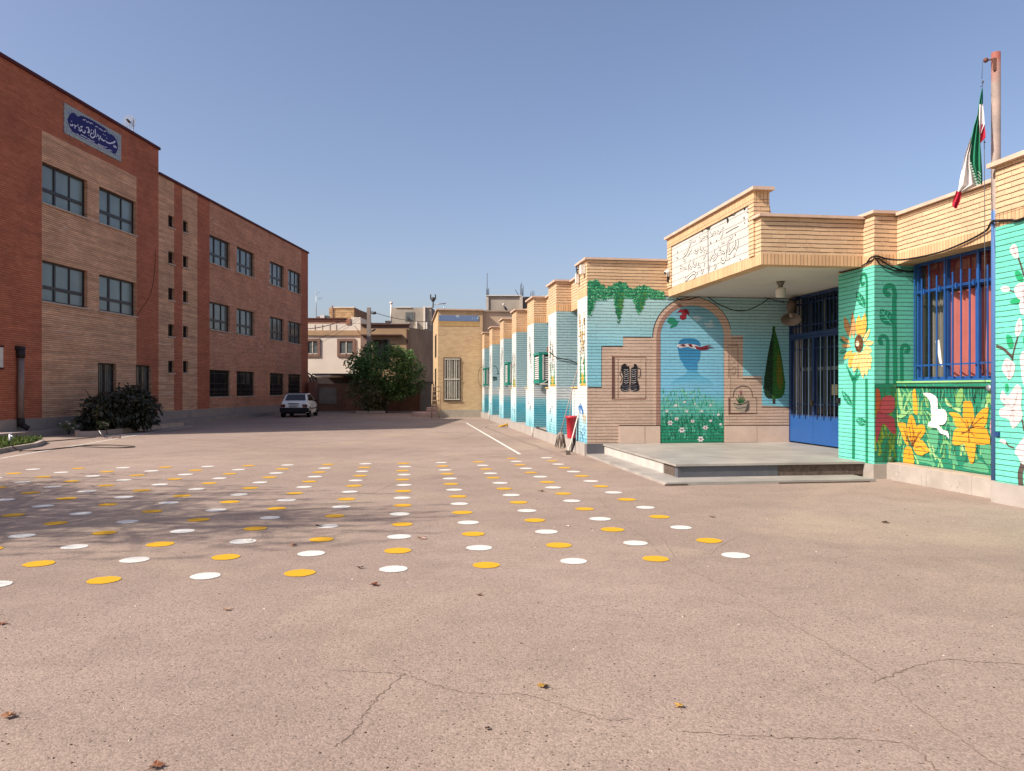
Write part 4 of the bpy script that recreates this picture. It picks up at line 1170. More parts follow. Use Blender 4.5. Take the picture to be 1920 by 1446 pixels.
big = [[(275, 60), (300, 70), (345, 250), (350, 400), (380, 300), (460, 120), (490, 115), (430, 250), (380, 380), (400, 420), (470, 370), (500, 380), (430, 430), (380, 490), (300, 515), (275, 480), (330, 440), (290, 330)],
       [(740, 700), (850, 690), (890, 780), (880, 900), (850, 1020), (800, 930), (745, 850)], [(1000, 300), (1100, 360), (1190, 350), (1235, 430), (1150, 400), (1060, 330), (990, 200)], [(1060, 560), (1110, 590), (1165, 680), (1120, 720), (1060, 640)],
       [(545, 1050), (640, 1110), (780, 1130), (850, 1240), (700, 1190), (600, 1170)], [(1510, 920), (1640, 920), (1680, 1100), (1660, 1240), (1560, 1120)], [(1300, 1180), (1400, 1210), (1500, 1150), (1620, 1240), (1640, 1340), (1400, 1300), (1260, 1260)], [(1060, 1020), (1130, 1080), (1190, 1220), (1120, 1200), (1070, 1110)],
       [(910, 1040), (930, 930), (980, 850), (1030, 860), (1075, 930), (1070, 960), (1010, 900), (960, 920), (930, 1040)], [(1150, 220), (1190, 100), (1250, 60), (1260, 180), (1240, 300), (1190, 330)], [(1600, 230), (1650, 120), (1740, 60), (1740, 330), (1660, 300)]]
for i, L in enumerate(big):
    mb.mat(fol[(0, 2, 3, 2, 2, 2, 2, 2, 1, 5, 5)[i]]).poly(PSW, closed(cq(L), 2), .0092)
mb.build('painted_foliage', sill)
ly, lyd, lyo = paint('#cf9426', name='mural lily yellow', head=.3), paint('#c07f17', name='mural lily ochre', head=.3), paint('#7a3a1c', name='mural lily line', head=.3)
def lily(petals, lines, base):
    mb = MB()
    for i, L in enumerate(petals): mb.mat(ly if i % 2 == 0 else paint('#d49c2e', name='mural lily bright', head=.3)).poly(PSW, closed(cq(L), 2), base + i*.0006)
    mb.mat(lyo)
    for L in lines: mb.ribbon(PSW, cq(L), .011, base + .006)
    mb.build('painted_lily', sill)
lily([[(1265, 270), (1330, 258), (1390, 275), (1410, 400), (1430, 520), (1350, 640), (1260, 520), (1260, 400)], [(1045, 440), (1110, 425), (1190, 450), (1240, 500), (1350, 660), (1220, 650), (1150, 640), (1120, 520)], [(1460, 480), (1530, 400), (1640, 345), (1635, 430), (1620, 560), (1560, 660), (1430, 660), (1400, 620)],
      [(1110, 780), (1130, 700), (1200, 660), (1340, 660), (1370, 740), (1330, 860), (1200, 920), (1105, 905)], [(1360, 680), (1580, 655), (1640, 740), (1665, 900), (1480, 912), (1380, 860), (1340, 740)], [(1280, 900), (1360, 720), (1450, 900), (1440, 1060), (1420, 1180), (1370, 1195), (1330, 1060)]],
     [[(1350, 700), (1300, 600), (1230, 520)], [(1350, 700), (1330, 580), (1310, 540)], [(1350, 700), (1400, 580), (1380, 520)], [(1350, 700), (1480, 560), (1580, 490)], [(1350, 700), (1240, 760)], [(1350, 700), (1350, 890)], [(1350, 710), (1440, 780)], [(1330, 700), (1370, 700)], [(1400, 650), (1480, 640), (1570, 650)], [(1240, 740), (1280, 720)], [(1370, 870), (1340, 780)]], .0105)
lily([[(430, 560), (450, 490), (490, 470), (520, 520), (560, 650), (540, 800), (490, 900), (430, 800), (415, 660)], [(275, 600), (320, 575), (390, 590), (410, 680), (420, 830), (440, 940), (370, 860), (320, 720)], [(560, 650), (600, 615), (670, 620), (695, 700), (650, 790), (590, 850), (500, 940), (540, 800)], [(520, 930), (600, 850), (660, 860), (730, 960), (760, 1020), (680, 1050), (640, 1085), (570, 1060), (520, 1000)], [(380, 970), (440, 940), (490, 980), (515, 1100), (520, 1235), (440, 1215), (362, 1195), (365, 1080)], [(500, 110), (540, 75), (555, 180), (575, 330), (570, 460), (520, 430), (505, 260)]],
     [[(480, 940), (400, 780), (370, 660)], [(490, 940), (470, 780), (455, 640)], [(490, 940), (510, 740), (480, 540)], [(495, 940), (560, 800), (600, 720)], [(500, 940), (600, 760), (640, 700)], [(450, 1010), (450, 1090)], [(420, 800), (560, 790)], [(400, 860), (560, 850)], [(540, 960), (620, 950), (690, 1000)], [(400, 700), (410, 860)], [(520, 700), (530, 850)]], .0105)
mb = MB().mat(paint('#dedad6', name='mural white bird', js=.35, head=.3))
mb.poly(PSW, closed(cq([(665, 140), (760, 138), (830, 170), (880, 230), (885, 380), (940, 375), (1000, 400), (1022, 480), (1010, 570), (960, 615), (900, 618), (960, 690), (1030, 710), (1055, 790), (1050, 825), (1010, 775), (920, 740), (870, 665), (780, 655), (732, 625), (750, 580), (790, 540), (780, 400), (775, 290), (730, 210)]), 2), .018)
mb.build('painted_bird', sill)
mb = MB().mat(paint('#b98a8a', name='mural pink petal')).poly(PSW, closed(cq([(1690, 480), (1745, 440), (1748, 640), (1745, 820), (1690, 790), (1662, 660)]), 2), .0105)
mb.build('painted_petal', sill)
mb = MB().mat(plain('black cable', '#171515', .6)).tube([PSW.w(*p_, .02) for p_ in cq([(240, 45), (1000, 48), (1610, 48)])], .011, 6)
mb.mat(plain('galvanised steel', '#9aa0a4', .4, .5, .6)).lathe(PSW.w(*cq([(1680, 60)])[0], .03), [(.0, 0), (.05, 0), (.05, .03), (.0, .03)], 16, (-FR.a[0], -FR.a[1], 0))
mb.build('wall_cable', sill)
# window opening above
mb = MB().mat(M_SOFF)
mb.box(FR, SW+.31, WTT+.25, RS, TS0-.002, BZ+.005, BZ+.3)
mb.mat(M_TANR).box(FR, SW, SW+.31, RS, TS0-.003, BZ+.2, RZ)
mb.mat(M_SOLD).box(FR, SW-.004, SW+.305, RS, TS0-.004, BZ, BZ+.2)
mb.build('window_lintel', low)
MB().mat(M_COPR).box(FR, SW-.07, SW+.35, RS-.1, TS0-.065, RZ, RZ+.055).build('parapet_coping', low)
PWN = Plane(FR, 'a', WTT, -1)
M_BARB = plain('bright blue window bar', '#1f4a84', .35, .5, var=.1)
w0, w1 = RS+.02, TS0-.06
wz0, wz1 = SZ+.035, BZ
wf = MB().mat(M_BARB)
def wb(a, b, z0, z1, t0=-.04, t1=.02): wf.box(FR, WTT+t0, WTT+t1, a, b, z0, z1)
wb(w0, w1, wz0, wz0+.07); wb(w0, w1, wz1-.05, wz1-.004); wb(w0, w0+.06, wz0+.07, wz1-.05); wb(w1-.06, w1, wz0+.07, wz1-.05)
zt_ = PWN.px(1780, 540)[1]
wb(w0+.06, w1-.06, zt_-.03, zt_+.03, -.045)
c1_ = PWN.px(1779, 600)[0]; c2_ = PWN.px(1836, 600)[0]
for c, hw in ((c1_, .03), (c2_, .035)): wb(c-hw, c+hw, wz0+.07, zt_-.03, -.042); wb(c-hw*.5, c+hw*.5, zt_+.03, wz1-.05, -.042)
win = wf.build('barred_window', low)
g = G('window glass', .03, .5)
g.b.inputs['Transmission Weight'].default_value = .0
tr_ = g.n('ShaderNodeBsdfTransparent'); gl_ = g.n('ShaderNodeBsdfGlossy'); gl_.inputs['Roughness'].default_value = .02
mx = g.n('ShaderNodeMixShader'); fz = g.n('ShaderNodeFresnel'); fz.inputs[0].default_value = 1.45
mx.inputs[0].default_value = .07; g.l(tr_.outputs[0], mx.inputs[1]); g.l(gl_.outputs[0], mx.inputs[2]); g.l(mx.outputs[0], g.o.inputs[0])
M_CLEAR = g.m
MB().mat(M_CLEAR).ngon([FR.w(WTT, w0, wz1), FR.w(WTT, w1, wz1), FR.w(WTT, w1, wz0), FR.w(WTT, w0, wz0)]).build('pane', win)
mb = MB().mat(M_BARB)
nb = 14
for i in range(nb+1):
    c = w0 + .03 + (w1-w0-.06)*i/nb
    mb.box(FR, WTT-.10, WTT-.082, c-.013, c+.013, wz0, wz1 - (.30 if i % 2 else .02))
for z in (wz0+.28, wz0+1.62, zt_): mb.box(FR, WTT-.082, WTT-.07, w0, w1, z-.014, z+.014)
mb.box(FR, WTT-.11, WTT-.07, w0, w1, wz0, wz0+.03)
for k in range(nb): mb.box(FR, WTT-.115, WTT-.068, w0 + (k+.5)*(w1-w0)/nb - .014, w0 + (k+.5)*(w1-w0)/nb + .014, zt_-.05, zt_+.05) if k % 2 == 0 else None
mb.build('window_bars', win)
# curtains: pleated cloth hanging behind the glass
def curtain(q0, q1, z0, z1, t, mat, pleats, depth=.05, skew=0.0, seed=1):
    r = random.Random(seed); mb = MB().mat(mat); mb.smooth = True
    nx, nz = pleats*8, 8
    ph = [r.uniform(.8, 1.3) for _ in range(pleats+1)]
    ids = []
    for j in range(nz+1):
        z = z0 + (z1-z0)*j/nz
        row = []
        for i in range(nx+1):
            k = i/nx; q = q0 + (q1-q0)*k + skew*(1-j/nz)*(1-k)
            row.append(FR.w(t + depth*math.sin(k*pleats*2*math.pi)*ph[int(k*pleats)] , q, z))
        ids.append(mb.add(row))
    for j in range(nz):
        for i in range(nx): mb.face((ids[j][i], ids[j][i+1], ids[j+1][i+1], ids[j+1][i]))
    return mb
M_PINK = plain('salmon pink curtain', '#a9635c', .9, .1, var=.08, scale=3)
M_PINK2 = plain('deep red curtain', '#6e3234', .9, .1, var=.1, scale=3)
M_VOILE = plain('grey curtain', '#6f6b63', .9, .1, var=.1, scale=3)
q1_, q2_, q3_ = PWN.px(1772, 600)[0], PWN.px(1828, 600)[0], PWN.px(1860, 600)[0]
curtain(w0, PWN.px(1760, 600)[0], wz0+.02, zt_-.06, WTT+.12, M_PINK, 11, skew=.18, seed=2).build('curtain', win)
curtain(w0, w1, zt_+.0, wz1, WTT+.16, M_PINK2, 16, .03, seed=4).build('curtain_pelmet', win)
curtain(PWN.px(1765, 600)[0], w1, wz0, zt_+.05, WTT+.32, M_VOILE, 7, .04, seed=6).build('curtain', win)
tri = PWN.pts([(1745, 640), (1752, 637), (1758, 688)])
MB().mat(plain('white torn sheet', '#d6d3cc', .8)).slab(PWN, tri + PWN.pts([(1753, 680)]), -.10, -.09).build('torn_sheet', win)
# room behind
mb = MB().mat(plain('dim room wall', '#5a564e', .9)).box(FR, WTT+2.2, WTT+2.3, RS-1, TS0+.5, 0, BZ)
mb.box(FR, WTT+.06, WTT+2.2, TS0+.02, TS0+.1, 0, BZ)
mb.build('room_wall', low)

# ---------------- right pillar with magnolias
mb = MB().mat(M_MINT)
mb.ngon([FR.w(TP, NE, PZ), FR.w(TP, RS, PZ), FR.w(TP, RS, BZ+.06), FR.w(TP, NE, BZ+.06)])
mb.ngon([FR.w(TP, RS, PZ), FR.w(5.6, RS, PZ), FR.w(5.6, RS, BZ), FR.w(TP, RS, BZ)])
mb.mat(M_SOLD).box(FR, TP-.004, TP+.31, NE, RS+.004, BZ+.06, BZ+.24)
mb.mat(M_TANR).box(FR, TP, TP+.3, NE, RS, BZ+.24, RZ+.05); mb.box(FR, TP+.3, 5.0, RS-.3, RS-.001, BZ+.24, RZ+.05)
rp = mb.build('magnolia_pillar', low)
MB().mat(M_COPR).box(FR, TP-.09, TP+.42, NE, RS+.07, RZ+.051, RZ+.115).build('pillar_coping', rp)
PRP = Plane(FR, 'a', TP, -1)
cm = lambda L: PRP.pts(L, 1860, 420, 2.728)
mb = MB()
br = paint('#4f4640', name='mural branch', head=.3); mgn = paint('#cfc4c1', name='mural magnolia', js=.5, head=.3); mgp = paint('#c3aeb0', name='mural magnolia shade', head=.3)
for L, w in (([(150, 1350), (145, 1280), (158, 1230), (168, 1180)], .09), ([(22, 625), (60, 640), (108, 688)], .045), ([(105, 700), (110, 660), (133, 575)], .03), ([(132, 165), (150, 215), (165, 270)], .03), ([(70, 1110), (85, 1135), (115, 1145)], .025), ([(85, 340), (115, 345)], .02), ([(85, 800), (90, 780)], .02), ([(95, 1005), (100, 960), (112, 930)], .02), ([(165, 1060), (155, 1000)], .03)):
    mb.mat(br).ribbon(PRP, cm(L), w, .003)
mb.build('painted_branch', rp)
mb = MB()
for i, L in enumerate([[(92, 130), (110, 105), (128, 112), (138, 165), (128, 178), (108, 165)], [(45, 330), (65, 315), (92, 325), (88, 345), (60, 348)], [(115, 340), (130, 310), (165, 300), (200, 330), (190, 450), (150, 460), (140, 400)], [(120, 540), (132, 495), (150, 485), (156, 540), (140, 570), (125, 572)],
                       [(52, 740), (70, 690), (95, 695), (120, 720), (112, 770), (90, 795), (68, 770)], [(145, 680), (165, 650), (190, 700), (190, 830), (160, 815), (150, 740)], [(45, 900), (55, 850), (80, 880), (100, 860), (130, 820), (155, 850), (150, 930), (158, 985), (130, 1030), (105, 1045), (88, 1000), (45, 985), (40, 950), (75, 930)], [(40, 1110), (55, 1100), (75, 1112), (68, 1128)], [(118, 1165), (150, 1110), (190, 1080), (200, 1200), (160, 1230), (135, 1190)]]):
    MB().mat(mgn).poly(PRP, closed(cm(L), 3), .005 + i*.0002).build('painted_magnolia', rp)
mb = MB().mat(mgp)
for L in ([(110, 120), (122, 150), (125, 172)], [(72, 710), (82, 740), (88, 785)], [(100, 705), (96, 740), (90, 785)], [(108, 940), (80, 930), (55, 925)], [(110, 940), (125, 900), (135, 850)], [(110, 945), (130, 970), (150, 960)], [(105, 950), (95, 1000)], [(110, 950), (115, 1020)], [(140, 500), (138, 555)], [(160, 330), (165, 420)], [(60, 890), (95, 930)]):
    mb.ribbon(PRP, cm(L), .03, .0095, .008)
mb.build('petal_lines', rp)
mb = MB()
gl = paint('#1d9a63', name='mural bright leaf', head=.3)
for L in ([(118, 245), (140, 240), (158, 270), (158, 298), (130, 285)], [(92, 400), (120, 378), (148, 390), (130, 412)], [(75, 570), (100, 575), (112, 620), (95, 636), (80, 615)], [(70, 820), (82, 818), (88, 845), (80, 858), (70, 850)], [(160, 590), (168, 580), (168, 630)]): mb.mat(gl).poly(PRP, closed(cm(L), 3), .0062)
mb.mat(plain('navy junction box', '#23406e', .4)).slab(PRP, cm([(24, 1062), (42, 1062), (42, 1088), (24, 1088)]), 0, .03)
mb.build('painted_leaf', rp)
# plinth of the window side
mb = MB().mat(plain('marble plinth slab', '#a0978d', .6, .35, scale=1.6, var=.2, bump=.1))
s = RS-.05
for a, b in ((-7.6, -6.55), (-6.545, -5.8), (-5.795, -5.47), (RS+.02, -7.605)): mb.box(FR, SW-.25, SW+.3, a, b, 0, PZ-.012)
mb.box(FR, TP-.06, SW+.3, -5.47, -4.4, 0, PZ-.035)
mb.mat(M_PLIN).box(FR, TP-.06, SW+.3, NE, RS+.015, 0, PZ-.002)
mb.mat(plain('sandy ledge', '#ab9a88', .95, .1, scale=4, bump=.3)).box(FR, SW-.235, SW+.0, RS+.03, -5.48, PZ-.012, PZ+.004)
mb.build('window_plinth', low)
mb = MB().mat(paint('#bdb8b0', name='white paint drips'))
P5 = Plane(FR, 'a', SW-.251, -1)
for L in ([(1655, 905), (1668, 880)], [(1668, 900), (1690, 882)], [(1676, 880), (1692, 908)], [(1728, 890), (1728, 915)], [(1735, 892), (1737, 918)], [(1770, 900), (1812, 935)], [(1800, 905), (1790, 922)]): mb.ribbon(P5, P5.pts(L), .007, .003)
mb.build('paint_drip', low)

# ---------------- entrance platform and steps
step = MB().mat(M_SLATE)
TB = 4.04
step.box(FR, -.02, 3.82, -5.87, .0, 0, .052)
lowstep = step
st_ = thing('entrance_platform', 'two step grey slate platform in front of the blue gate', 'steps', FR.w(2, -2.5, 0))
lowstep.build('lower_step', st_)
mb = MB().mat(M_SLATE)
for a, b in ((.42, 1.5), (1.5, 2.7), (2.7, TB-.001)):
    for c, d in ((-5.20, -3.9), (-3.9, -2.5), (-2.5, -1.2), (-1.2, -.0)): mb.box(FR, a - (.03 if a == .42 else -.002), b-.002, c+.002, d-.002, .255, .292)
for c, d in ((-4.2, -2.5), (-2.5, -1.2), (-1.2, 0)): mb.box(FR, TB+.001, GW_T, c+.002, d-.002, .255, .2915)
mb.build('platform_slab', st_)
mb = MB().mat(M_DSLATE)
RX = .42 + (3.636*.53)
mb.box(FR, .44, RX, -5.16, -5.0, .053, .254)
mb.mat(M_MORT).box(FR, RX+.003, TB, -5.15, -5.0, .053, .254)
mb.mat(plain('marble riser slab', '#b4aea6', .5, .35, scale=3, var=.14))
for c, d in ((-4.4, -3.0), (-2.99, -1.5), (-1.49, -.03)): mb.box(FR, .43, .5, c, d, .053, .254)
mb.mat(M_MORT).box(FR, .44, .5, -5.0, -4.41, .053, .254)
mb.mat(M_MORT).box(FR, .5, TB, -5.0, 0, .053, .25)
mb.build('platform_riser', st_)
mb = MB().mat(M_MORT)
mb.box(FR, -.05, .35, -5.90, -5.871, 0, .03).box(FR, 2.0, 3.7, -5.89, -5.871, 0, .022)
mb.build('broken_edge', st_)
# ------------------------------------------------------------------ buildings at the far end
def at(x, y, dep): return ((x - CX)*dep/FOC, dep, EYE - (y - HOR)*dep/FOC)
def bx(x, dep): return (x - CX)*dep/FOC
def bz(y, dep): return EYE - (y - HOR)*dep/FOC
def fbox(mb, x0, x1, y0, y1, d0, d1):
    """box whose front face, at depth d0, spans photo columns x0..x1 and rows y0..y1"""
    z1 = bz(y0, d0); z0 = 0 if y1 is None else bz(y1, d0)
    return mb.box(FW, bx(x0, d0), bx(x1, d0), d0, d1, z0, z1)
# buff brick block closing the court (same frame as the low school)
S_B = 25.68 + .75; T_L = -2.56
M_BUFF = brick('buff brick', '#c9ae86', FR, course=.075, length=.25, jw=.09, js=.45, joint='#7a6040', var=.07, dirt=.12, bump=.5, hvar=.1)
buff = thing('buff_brick_block', 'buff brick block with a blue tile band and tall barred window', 'school building', FR.w(T_L, S_B, 0))
HB = 6.22
PBF = Plane(FR, 'b', S_B, -1)
mb = MB().mat(M_BUFF)
mb.box(FR, T_L, .05, S_B, S_B+8, .42, HB-.0)
mb.build('brick_wall', buff)
MB().mat(plain('grey render base', '#a59a8a', .9, .2, scale=3, bump=.3)).box(FR, T_L-.02, .02, S_B-.025, S_B+8.01, 0, .42).build('plinth', buff)
MB().mat(plain('buff plaster', '#bfa78c', .95, .1, scale=1.5, var=.08)).box(FR, .05, 9, S_B+.35, S_B+8, BZ, HB-.02).build('rear_wall', buff)
MB().mat(M_COPR).box(FR, T_L-.1, .06, S_B-.1, S_B+8, HB, HB+.08).build('coping', buff)
MB().mat(plain('plaster coping', '#a3907c', .9)).box(FR, .061, 9, S_B+.25, S_B+8, HB-.019, HB+.06).build('coping', buff)
bq = lambda L: PBF.pts(L)
(q0, zz1), (q1, zz0) = PBF.px(823, 591), PBF.px(898, 602.5)
g = G('blue and white tile band', .3, .5)
p = g.pos(); k = g.vor(p, 3.0, 'F1', 0); k3 = g.noise(p, 7, 2)
g.col(g.mix(g.rng(k, .28, .36), g.mix(g.rng(k3, .5, .55), lin('#5d7290'), lin('#a3b0b8')), lin('#66799a')))
MB().mat(g.m).slab(PBF, [(q0, zz0), (q1, zz0), (q1, zz1), (q0, zz1)], 0, .02).build('tile_band', buff)
MB().mat(brick('buff soldier course', '#bb9a66', FR, soldier=True, js=.5, joint='#7a6040', var=.07)).slab(PBF, [(q0, zz0-.30), (q1, zz0-.30), (q1, zz0-.03), (q0, zz0-.03)], 0, .012).build('soldier_course', buff)
(a, zt), (b, zb) = PBF.px(834.5, 673.5), PBF.px(860.5, 749)
mb = MB().mat(plain('dark brown steel frame', '#5d4a38', .5))
mb.slab(PBF, [(a-.1, zb-.1), (b+.1, zb-.1), (b+.1, zt+.1), (a-.1, zt+.1)], 0, .03)
w = mb.build('tall_window', buff)
MB().mat(M_GLASS_DARK).slab(PBF, [(a, zb), (b, zb), (b, zt), (a, zt)], .031, .034).build('pane', w)
mb = MB().mat(plain('pale curtain cloth', '#a9a493', .9))
mb.slab(PBF, [(a+.1, zb+.1), (a+.42, zb+.1), (a+.35, zt-.05), (a+.1, zt-.05)], .035, .037); mb.slab(PBF, [(b-.36, zb+.1), (b-.12, zb+.1), (b-.1, zt-.05), (b-.3, zt-.05)], .035, .037)
mb.build('curtain', w)
mb = MB().mat(plain('cream window bars', '#c6bfae', .5))
for i in range(7):
    c = a + (b-a)*i/6; mb.slab(PBF, [(c-.018, zb), (c+.018, zb), (c+.018, zt), (c-.018, zt)], .05, .07)
for z in (zb, (zb+zt)/2, zt): mb.slab(PBF, [(a-.05, z-.03), (b+.05, z-.03), (b+.05, z+.03), (a-.05, z+.03)], .07, .09)
mb.build('window_grille', w)
PBS = Plane(FR, 'a', T_L, -1)
mb = MB().mat(M_GLASS_DARK)
mb.slab(PBS, [(S_B+2.2, 3.6), (S_B+4.6, 3.6), (S_B+4.6, 5.0), (S_B+2.2, 5.0)], 0, .01); mb.slab(PBS, [(S_B+2.4, 1.0), (S_B+4.6, 1.0), (S_B+4.6, 2.9), (S_B+2.4, 2.9)], 0, .01)
mb.build('side_window', buff)
# round doorstep and ladder
cx0, cy0 = ground_px(800, 781)
mb = MB().mat(plain('pinkish concrete step', '#a98f80', .9, .2, scale=2, bump=.2))
mb.lathe((cx0+.55, cy0+1.0, 0), [(0, .24), (1.5, .24), (1.55, .20), (1.55, 0)], 40)
mb.lathe((cx0+.9, cy0+1.2, 0), [(0, .52), (1.0, .52), (1.05, .48), (1.05, .24)], 40)
tag(mb.build('round_steps', origin=(cx0+.5, cy0+1, 0)), 'pinkish rounded doorstep beside the buff brick block', 'steps')
lx, ly = ground_px(817, 784)
mb = MB().mat(plain('weathered wood', '#9a8168', .85, .2, var=.2))
for dx, tx in ((-.22, -.26), (.22, .12)):
    mb.tube([(lx+dx, ly-.1, 0), (lx+dx+.0, ly+.35, 1.9 if dx < 0 else 1.85)], .035, 8)
for i in range(7):
    z = .2 + i*.26; mb.tube([(lx-.26, ly-.1+.235*z, z), (lx+.26, ly-.1+.235*z, z)], .022, 7)
tag(mb.build('wooden_ladder', origin=(lx, ly, 0)), 'small wooden ladder leaning at the corner of the buff brick block', 'ladder')

# perimeter wall
M_PER = brick('brown wall brick', '#946a52', FW, course=.075, length=.25, jw=.1, js=.4, joint='#4b382e', var=.1, dirt=.25, bump=.4)
per = thing('perimeter_wall', 'low brown brick yard wall behind the white car', 'wall', (-12, 57, 0))
mb = MB().mat(M_PER)
fbox(mb, 560, 787, 721, None, 57, 57.3)
mb.build('brick_wall', per)
mb = MB().mat(plain('wall capping', '#8b7466', .9))
fbox(mb, 560, 787, 719.6, 720.95, 56.95, 57.35); mb.build('capping', per)
mb = MB().mat(M_PER)
for x in (587, 637.5, 643): fbox(mb, x, x+3, 722, None, 56.9, 56.99)
mb.build('wall_pier', per)
mb = MB().mat(plain('grey mural panel', '#8e8172', .9, .2, scale=1.1, var=.3)); mb.box(FW, bx(598, 56.9), bx(631, 56.9), 56.93, 56.99, bz(757, 56.9), bz(727, 56.9))
tag(mb.build('wall_panel', origin=(bx(614, 57), 56.9, .5)), 'faded grey picture panel on the brown yard wall', 'panel')
mb = MB().mat(plain('dull grey render', '#94897c', .95, .1, scale=1.3, var=.15)); fbox(mb, 787.2, 813, 717, None, 56.6, 56.9)
mb.mat(plain('wall capping', '#8b7466', .9)); fbox(mb, 787.2, 813, 715.6, 716.9, 56.55, 56.95)
tag(mb.build('rendered_wall', origin=(bx(800, 57), 56.7, 0)), 'grey rendered wall section right of the round tree', 'wall')
mb = MB().mat(plain('brick red render', '#8a5a4a', .9)); mb.box(FW, bx(576, 55.5), bx(588, 55.5), 55.8, 56.88, 0, bz(715, 55.5))
tag(mb.build('gate_pier', origin=(bx(582, 56), 56, 0)), 'short reddish wall stub at the tall brick school corner', 'wall')

# white rendered house
M_WH = plain('cream render', '#d5cabb', .9, .2, scale=.8, var=.06)
M_BAND = plain('tan stone band', '#a68a6c', .85, .2, scale=2)
M_BRN = plain('brown window surround', '#7c6155', .8)
D = 66
house = thing('rendered_house', 'cream two storey house with brown framed windows and a brick parapet', 'house', (bx(625, D), D, 0))
mb = MB().mat(M_WH); fbox(mb, 540, 676, 607, None, D, D+8); fbox(mb, 658, 676, 595, 606.5, D, D+8); mb.build('wall', house)
mb = MB().mat(plain('house drain pipe', '#8d8175', .7))
for x in (590, 604, 618, 630): fbox(mb, x, x+.7, 608.5, 619, D-.03, D-.001)
mb.build('panel_joint', house)
mb = MB().mat(M_BAND); fbox(mb, 540, 676.5, 619.5, 629, D-.12, D-.001); mb.build('stone_band', house)
mb = MB().mat(brick('pink brick', '#a3745f', FW, course=.08, jw=.12, js=.6, var=.1)); fbox(mb, 540, 650, 597.5, 606.6, D-.001, D+.3); fbox(mb, 649, 657.5, 597, 608.5, D-.06, D+.31); mb.build('parapet', house)
mb = MB().mat(plain('dark parapet coping', '#5d4038', .7)); fbox(mb, 540, 650, 596.2, 597.6, D-.1, D+.4); fbox(mb, 540, 650, 601.5, 602.3, D-.04, D-.002); mb.build('coping', house)
for x0, x1 in ((572, 600), (632, 666)):
    y0, y1 = 635, 669
    mb = MB().mat(M_BRN)
    for a in ((x0, x1, y0, y0+5), (x0, x1, y1-5, y1), (x0, x0+5, y0+5, y1-5), (x1-5, x1, y0+5, y1-5)): fbox(mb, *a, D-.1, D-.002)
    w = mb.build('house_window', house)
    mb = MB().mat(M_GLASS_BLIND); fbox(mb, x0+5, x1-5, y0+5, y1-5, D-.03, D-.02); mb.build('pane', w)
    mb = MB().mat(plain('white window bar', '#c5bdb2', .6)); fbox(mb, (x0+x1)/2-.8, (x0+x1)/2+.8, y0+5, y1-5, D-.07, D-.04); fbox(mb, x0+5, x1-5, y1-6.5, y1-5, D-.07, D-.04); mb.build('window_bar', w)
mb = MB().mat(plain('dark porch roof', '#3d3432', .7)); fbox(mb, 585, 676, 700.5, 703, D-5, D-.01); mb.mat(M_WH); fbox(mb, 590, 620, 703.1, 706, D-5, D-.01); mb.build('porch_roof', house)
mb = MB().mat(plain('dark garage front', '#352d2b', .8)); fbox(mb, 545, 676, 707, None, D-.4, D-.01); mb.build('garage_front', house)
mb = MB().mat(plain('dark steel', '#2a2524', .6))
for i in range(3): mb.tube([at(577+i*6, 703+i*2, 58), at(583+i*6, 715, 58)], .05, 6)
mb.tube([at(574, 698, 58), at(594, 710, 58)], .06, 6)
tag(mb.build('steel_brace', origin=at(585, 710, 58)), 'dark steel brace jutting from behind the tall brick school', 'brace')

# brown house with brick parapet
D = 64
brown = thing('brown_house', 'brown two storey house with a brick parapet behind the round tree', 'house', (bx(722, D), D, 0))
mb = MB().mat(plain('brown render', '#a08467', .9, .2, scale=1)); fbox(mb, 676.5, 767, 616, None, D, D+9); mb.build('wall', brown)
mb = MB().mat(brick('grey brown brick', '#94786a', FW, course=.09, jw=.12, js=.6, var=.1)); fbox(mb, 676.5, 766.6, 609, 615.9, D+.1, D+.5)
fbox(mb, 676.6, 690, 629, 700, D-.05, D-.001); mb.build('parapet', brown)
mb = MB().mat(plain('dark brown coping', '#553b33', .7)); fbox(mb, 676, 768, 607.2, 609, D-.15, D+.6); fbox(mb, 676.5, 753, 627, 629, D-.4, D-.002); fbox(mb, 762, 764.5, 617, 680, D-.06, D-.002); mb.build('coping', brown)
mb = MB().mat(M_GLASS_DARK); fbox(mb, 700, 730, 637, 690, D-.03, D-.002); mb.build('window', brown)
# grey side wall running back
x0, x1 = bx(767.4, D), bx(810, 69)
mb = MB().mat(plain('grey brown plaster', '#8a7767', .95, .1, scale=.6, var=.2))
z0a, z1a = bz(614, D), bz(621, 69)
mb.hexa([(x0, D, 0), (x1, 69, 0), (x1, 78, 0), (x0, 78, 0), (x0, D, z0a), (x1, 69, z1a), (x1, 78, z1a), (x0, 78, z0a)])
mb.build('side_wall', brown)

# brick shed and grey concrete house on the roofs behind
D = 74
shed = thing('roof_shed', 'rough brick rooftop shed behind the cream house', 'shed', (bx(640, D), D, 0))
M_RB = brick('rough rooftop brick', '#b8966f', FW, course=.16, length=.34, jw=.2, js=.8, joint='#5a4632', var=.2, dirt=.3, bump=.8)
mb = MB().mat(M_RB); fbox(mb, 617, 664, 577, None, D, D+2); mb.mat(brick('shaded rooftop brick', '#8c6a52', FW, course=.11, jw=.16, js=.7, var=.2))  # side brick darkened so its colour carries the shade of that face
zt = bz(577, D); zb = 0
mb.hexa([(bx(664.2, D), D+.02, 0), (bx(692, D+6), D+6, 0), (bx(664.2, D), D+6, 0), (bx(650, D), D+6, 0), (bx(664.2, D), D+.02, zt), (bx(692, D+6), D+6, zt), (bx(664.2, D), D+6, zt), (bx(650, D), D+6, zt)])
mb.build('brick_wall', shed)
mb = MB().mat(plain('pale roof edge', '#d0c8bc', .8)); fbox(mb, 624, 664, 575.6, 576.9, D-.1, D+2); mb.build('roof_edge', shed)
